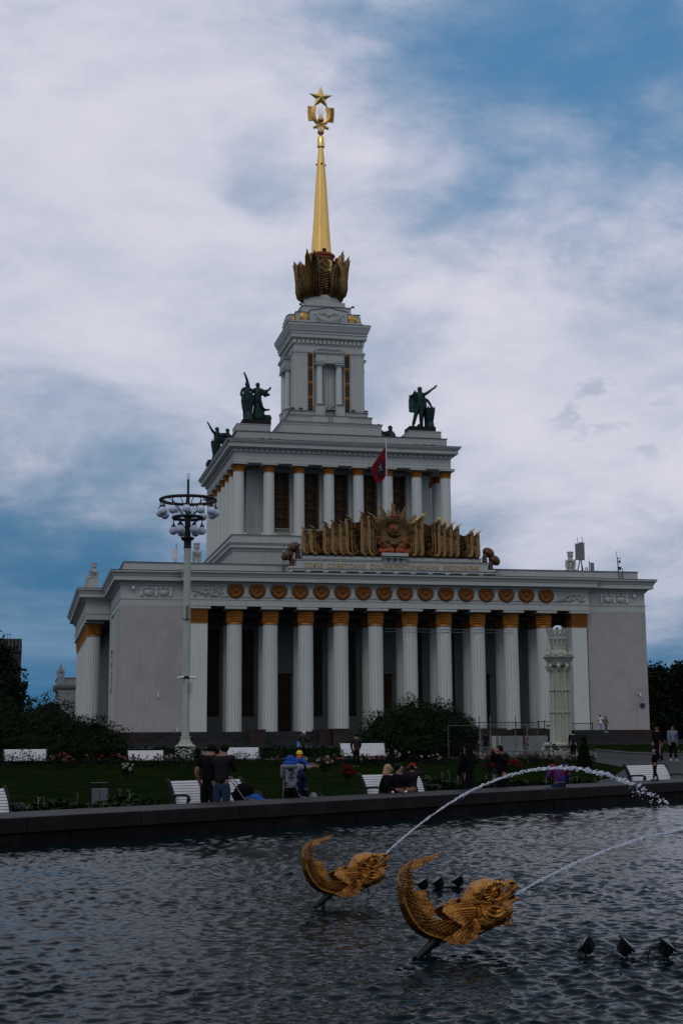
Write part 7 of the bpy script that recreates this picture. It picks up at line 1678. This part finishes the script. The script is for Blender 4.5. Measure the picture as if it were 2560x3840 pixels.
# ------------------------------------------------------------------ strollers
def stroller(label, loc, rz, kid):
    t = thing('stroller', label, 'stroller', loc, rz)
    g = G()
    for s in (-1, 1):
        g.tube([(-.42, s*.22, .98), (-.30, s*.22, .85), (.12, s*.22, .25), (.35, s*.20, .08)], .014, 6); g.tube([(-.25, s*.22, .08), (.0, s*.22, .45), (.12, s*.22, .62)], .014, 6); g.tube([(-.12, s*.22, .58), (.32, s*.22, .50)], .012, 6)
    g.tube([(-.42, -.22, .98), (-.46, -.1, 1.0), (-.46, .1, 1.0), (-.42, .22, .98)], .018, 6); part('frame', g, 'galvanised', t, world=False)
    for x, r in ((-.25, .10), (.36, .08)):
        for s in (-1, 1):
            g = G().lathe([(r*.5, -.02), (r, -.02), (r, .02), (r*.5, .02)], 14, T=TR(x, s*.23, r) @ Matrix.Rotation(pi/2, 4, 'X')); part('wheel', g, 'black plastic', t, world=False)
    g = G(); g.ball((-.14, 0, .70), .205, 14, 10, (1.05, .9, .95)); g.v = [(x+(.12*(z_-.7) if z_ > .7 else -.3*(.7-z_)), y, z_) for x, y, z_ in g.v]
    part('hood', g, 'cloth black' if kid else 'cloth navy', t, world=False, smooth=True)
    g = G(); g.tube([(-.25, 0, .75), (-.12, 0, .45), (.18, 0, .42), (.34, 0, .22)], [(.19, .03), (.19, .05), (.19, .05), (.15, .03)], 8); part('seat', g, 'cloth black' if kid else 'cloth navy', t, world=False, smooth=True)
    if kid:
        g = G(); g.tube([(-.1, 0, .58), (.1, 0, .58), (.3, 0, .42), (.42, 0, .28)], [(.15, .05), (.19, .10), (.20, .11), (.15, .05)], 10); part('blanket', g, 'cloth blue', t, world=False, smooth=True)
    else:
        g = G(); g.tube([(-.3, .0, .70), (-.34, 0, .6), (-.38, 0, .5)], (.10, .02), 6); part('muslin_cloth', g, 'cloth white', t, world=False); g = G(); g.ball((.16, 0, .5), .13, 10, 7, (.8, .9, 1.3)); part('bag', g, 'cloth grey', t, world=False, smooth=True)
    return t
stroller('black stroller with a baby and blue blanket beside the standing men', (4.62, 30.0, 0), -.3, True)
stroller('navy stroller with hanging white cloth, right of the striped jersey', (5.98, 30.9, -.02), -.25, False)
person('baby lying in the black stroller under a blue blanket', (4.52, 30.0, .22), -1.87, .62, dict(kl=(-.06, .1, .42), kr=(.06, .1, .42), al=(-.06, .2, .36), ar=(.06, .2, .36), tl=(-.06, .24, .38), tr=(.06, .24, .38), er=(.13, .08, .7), wr=(.06, .16, .75)), 'cloth white', True, 'cloth blue')
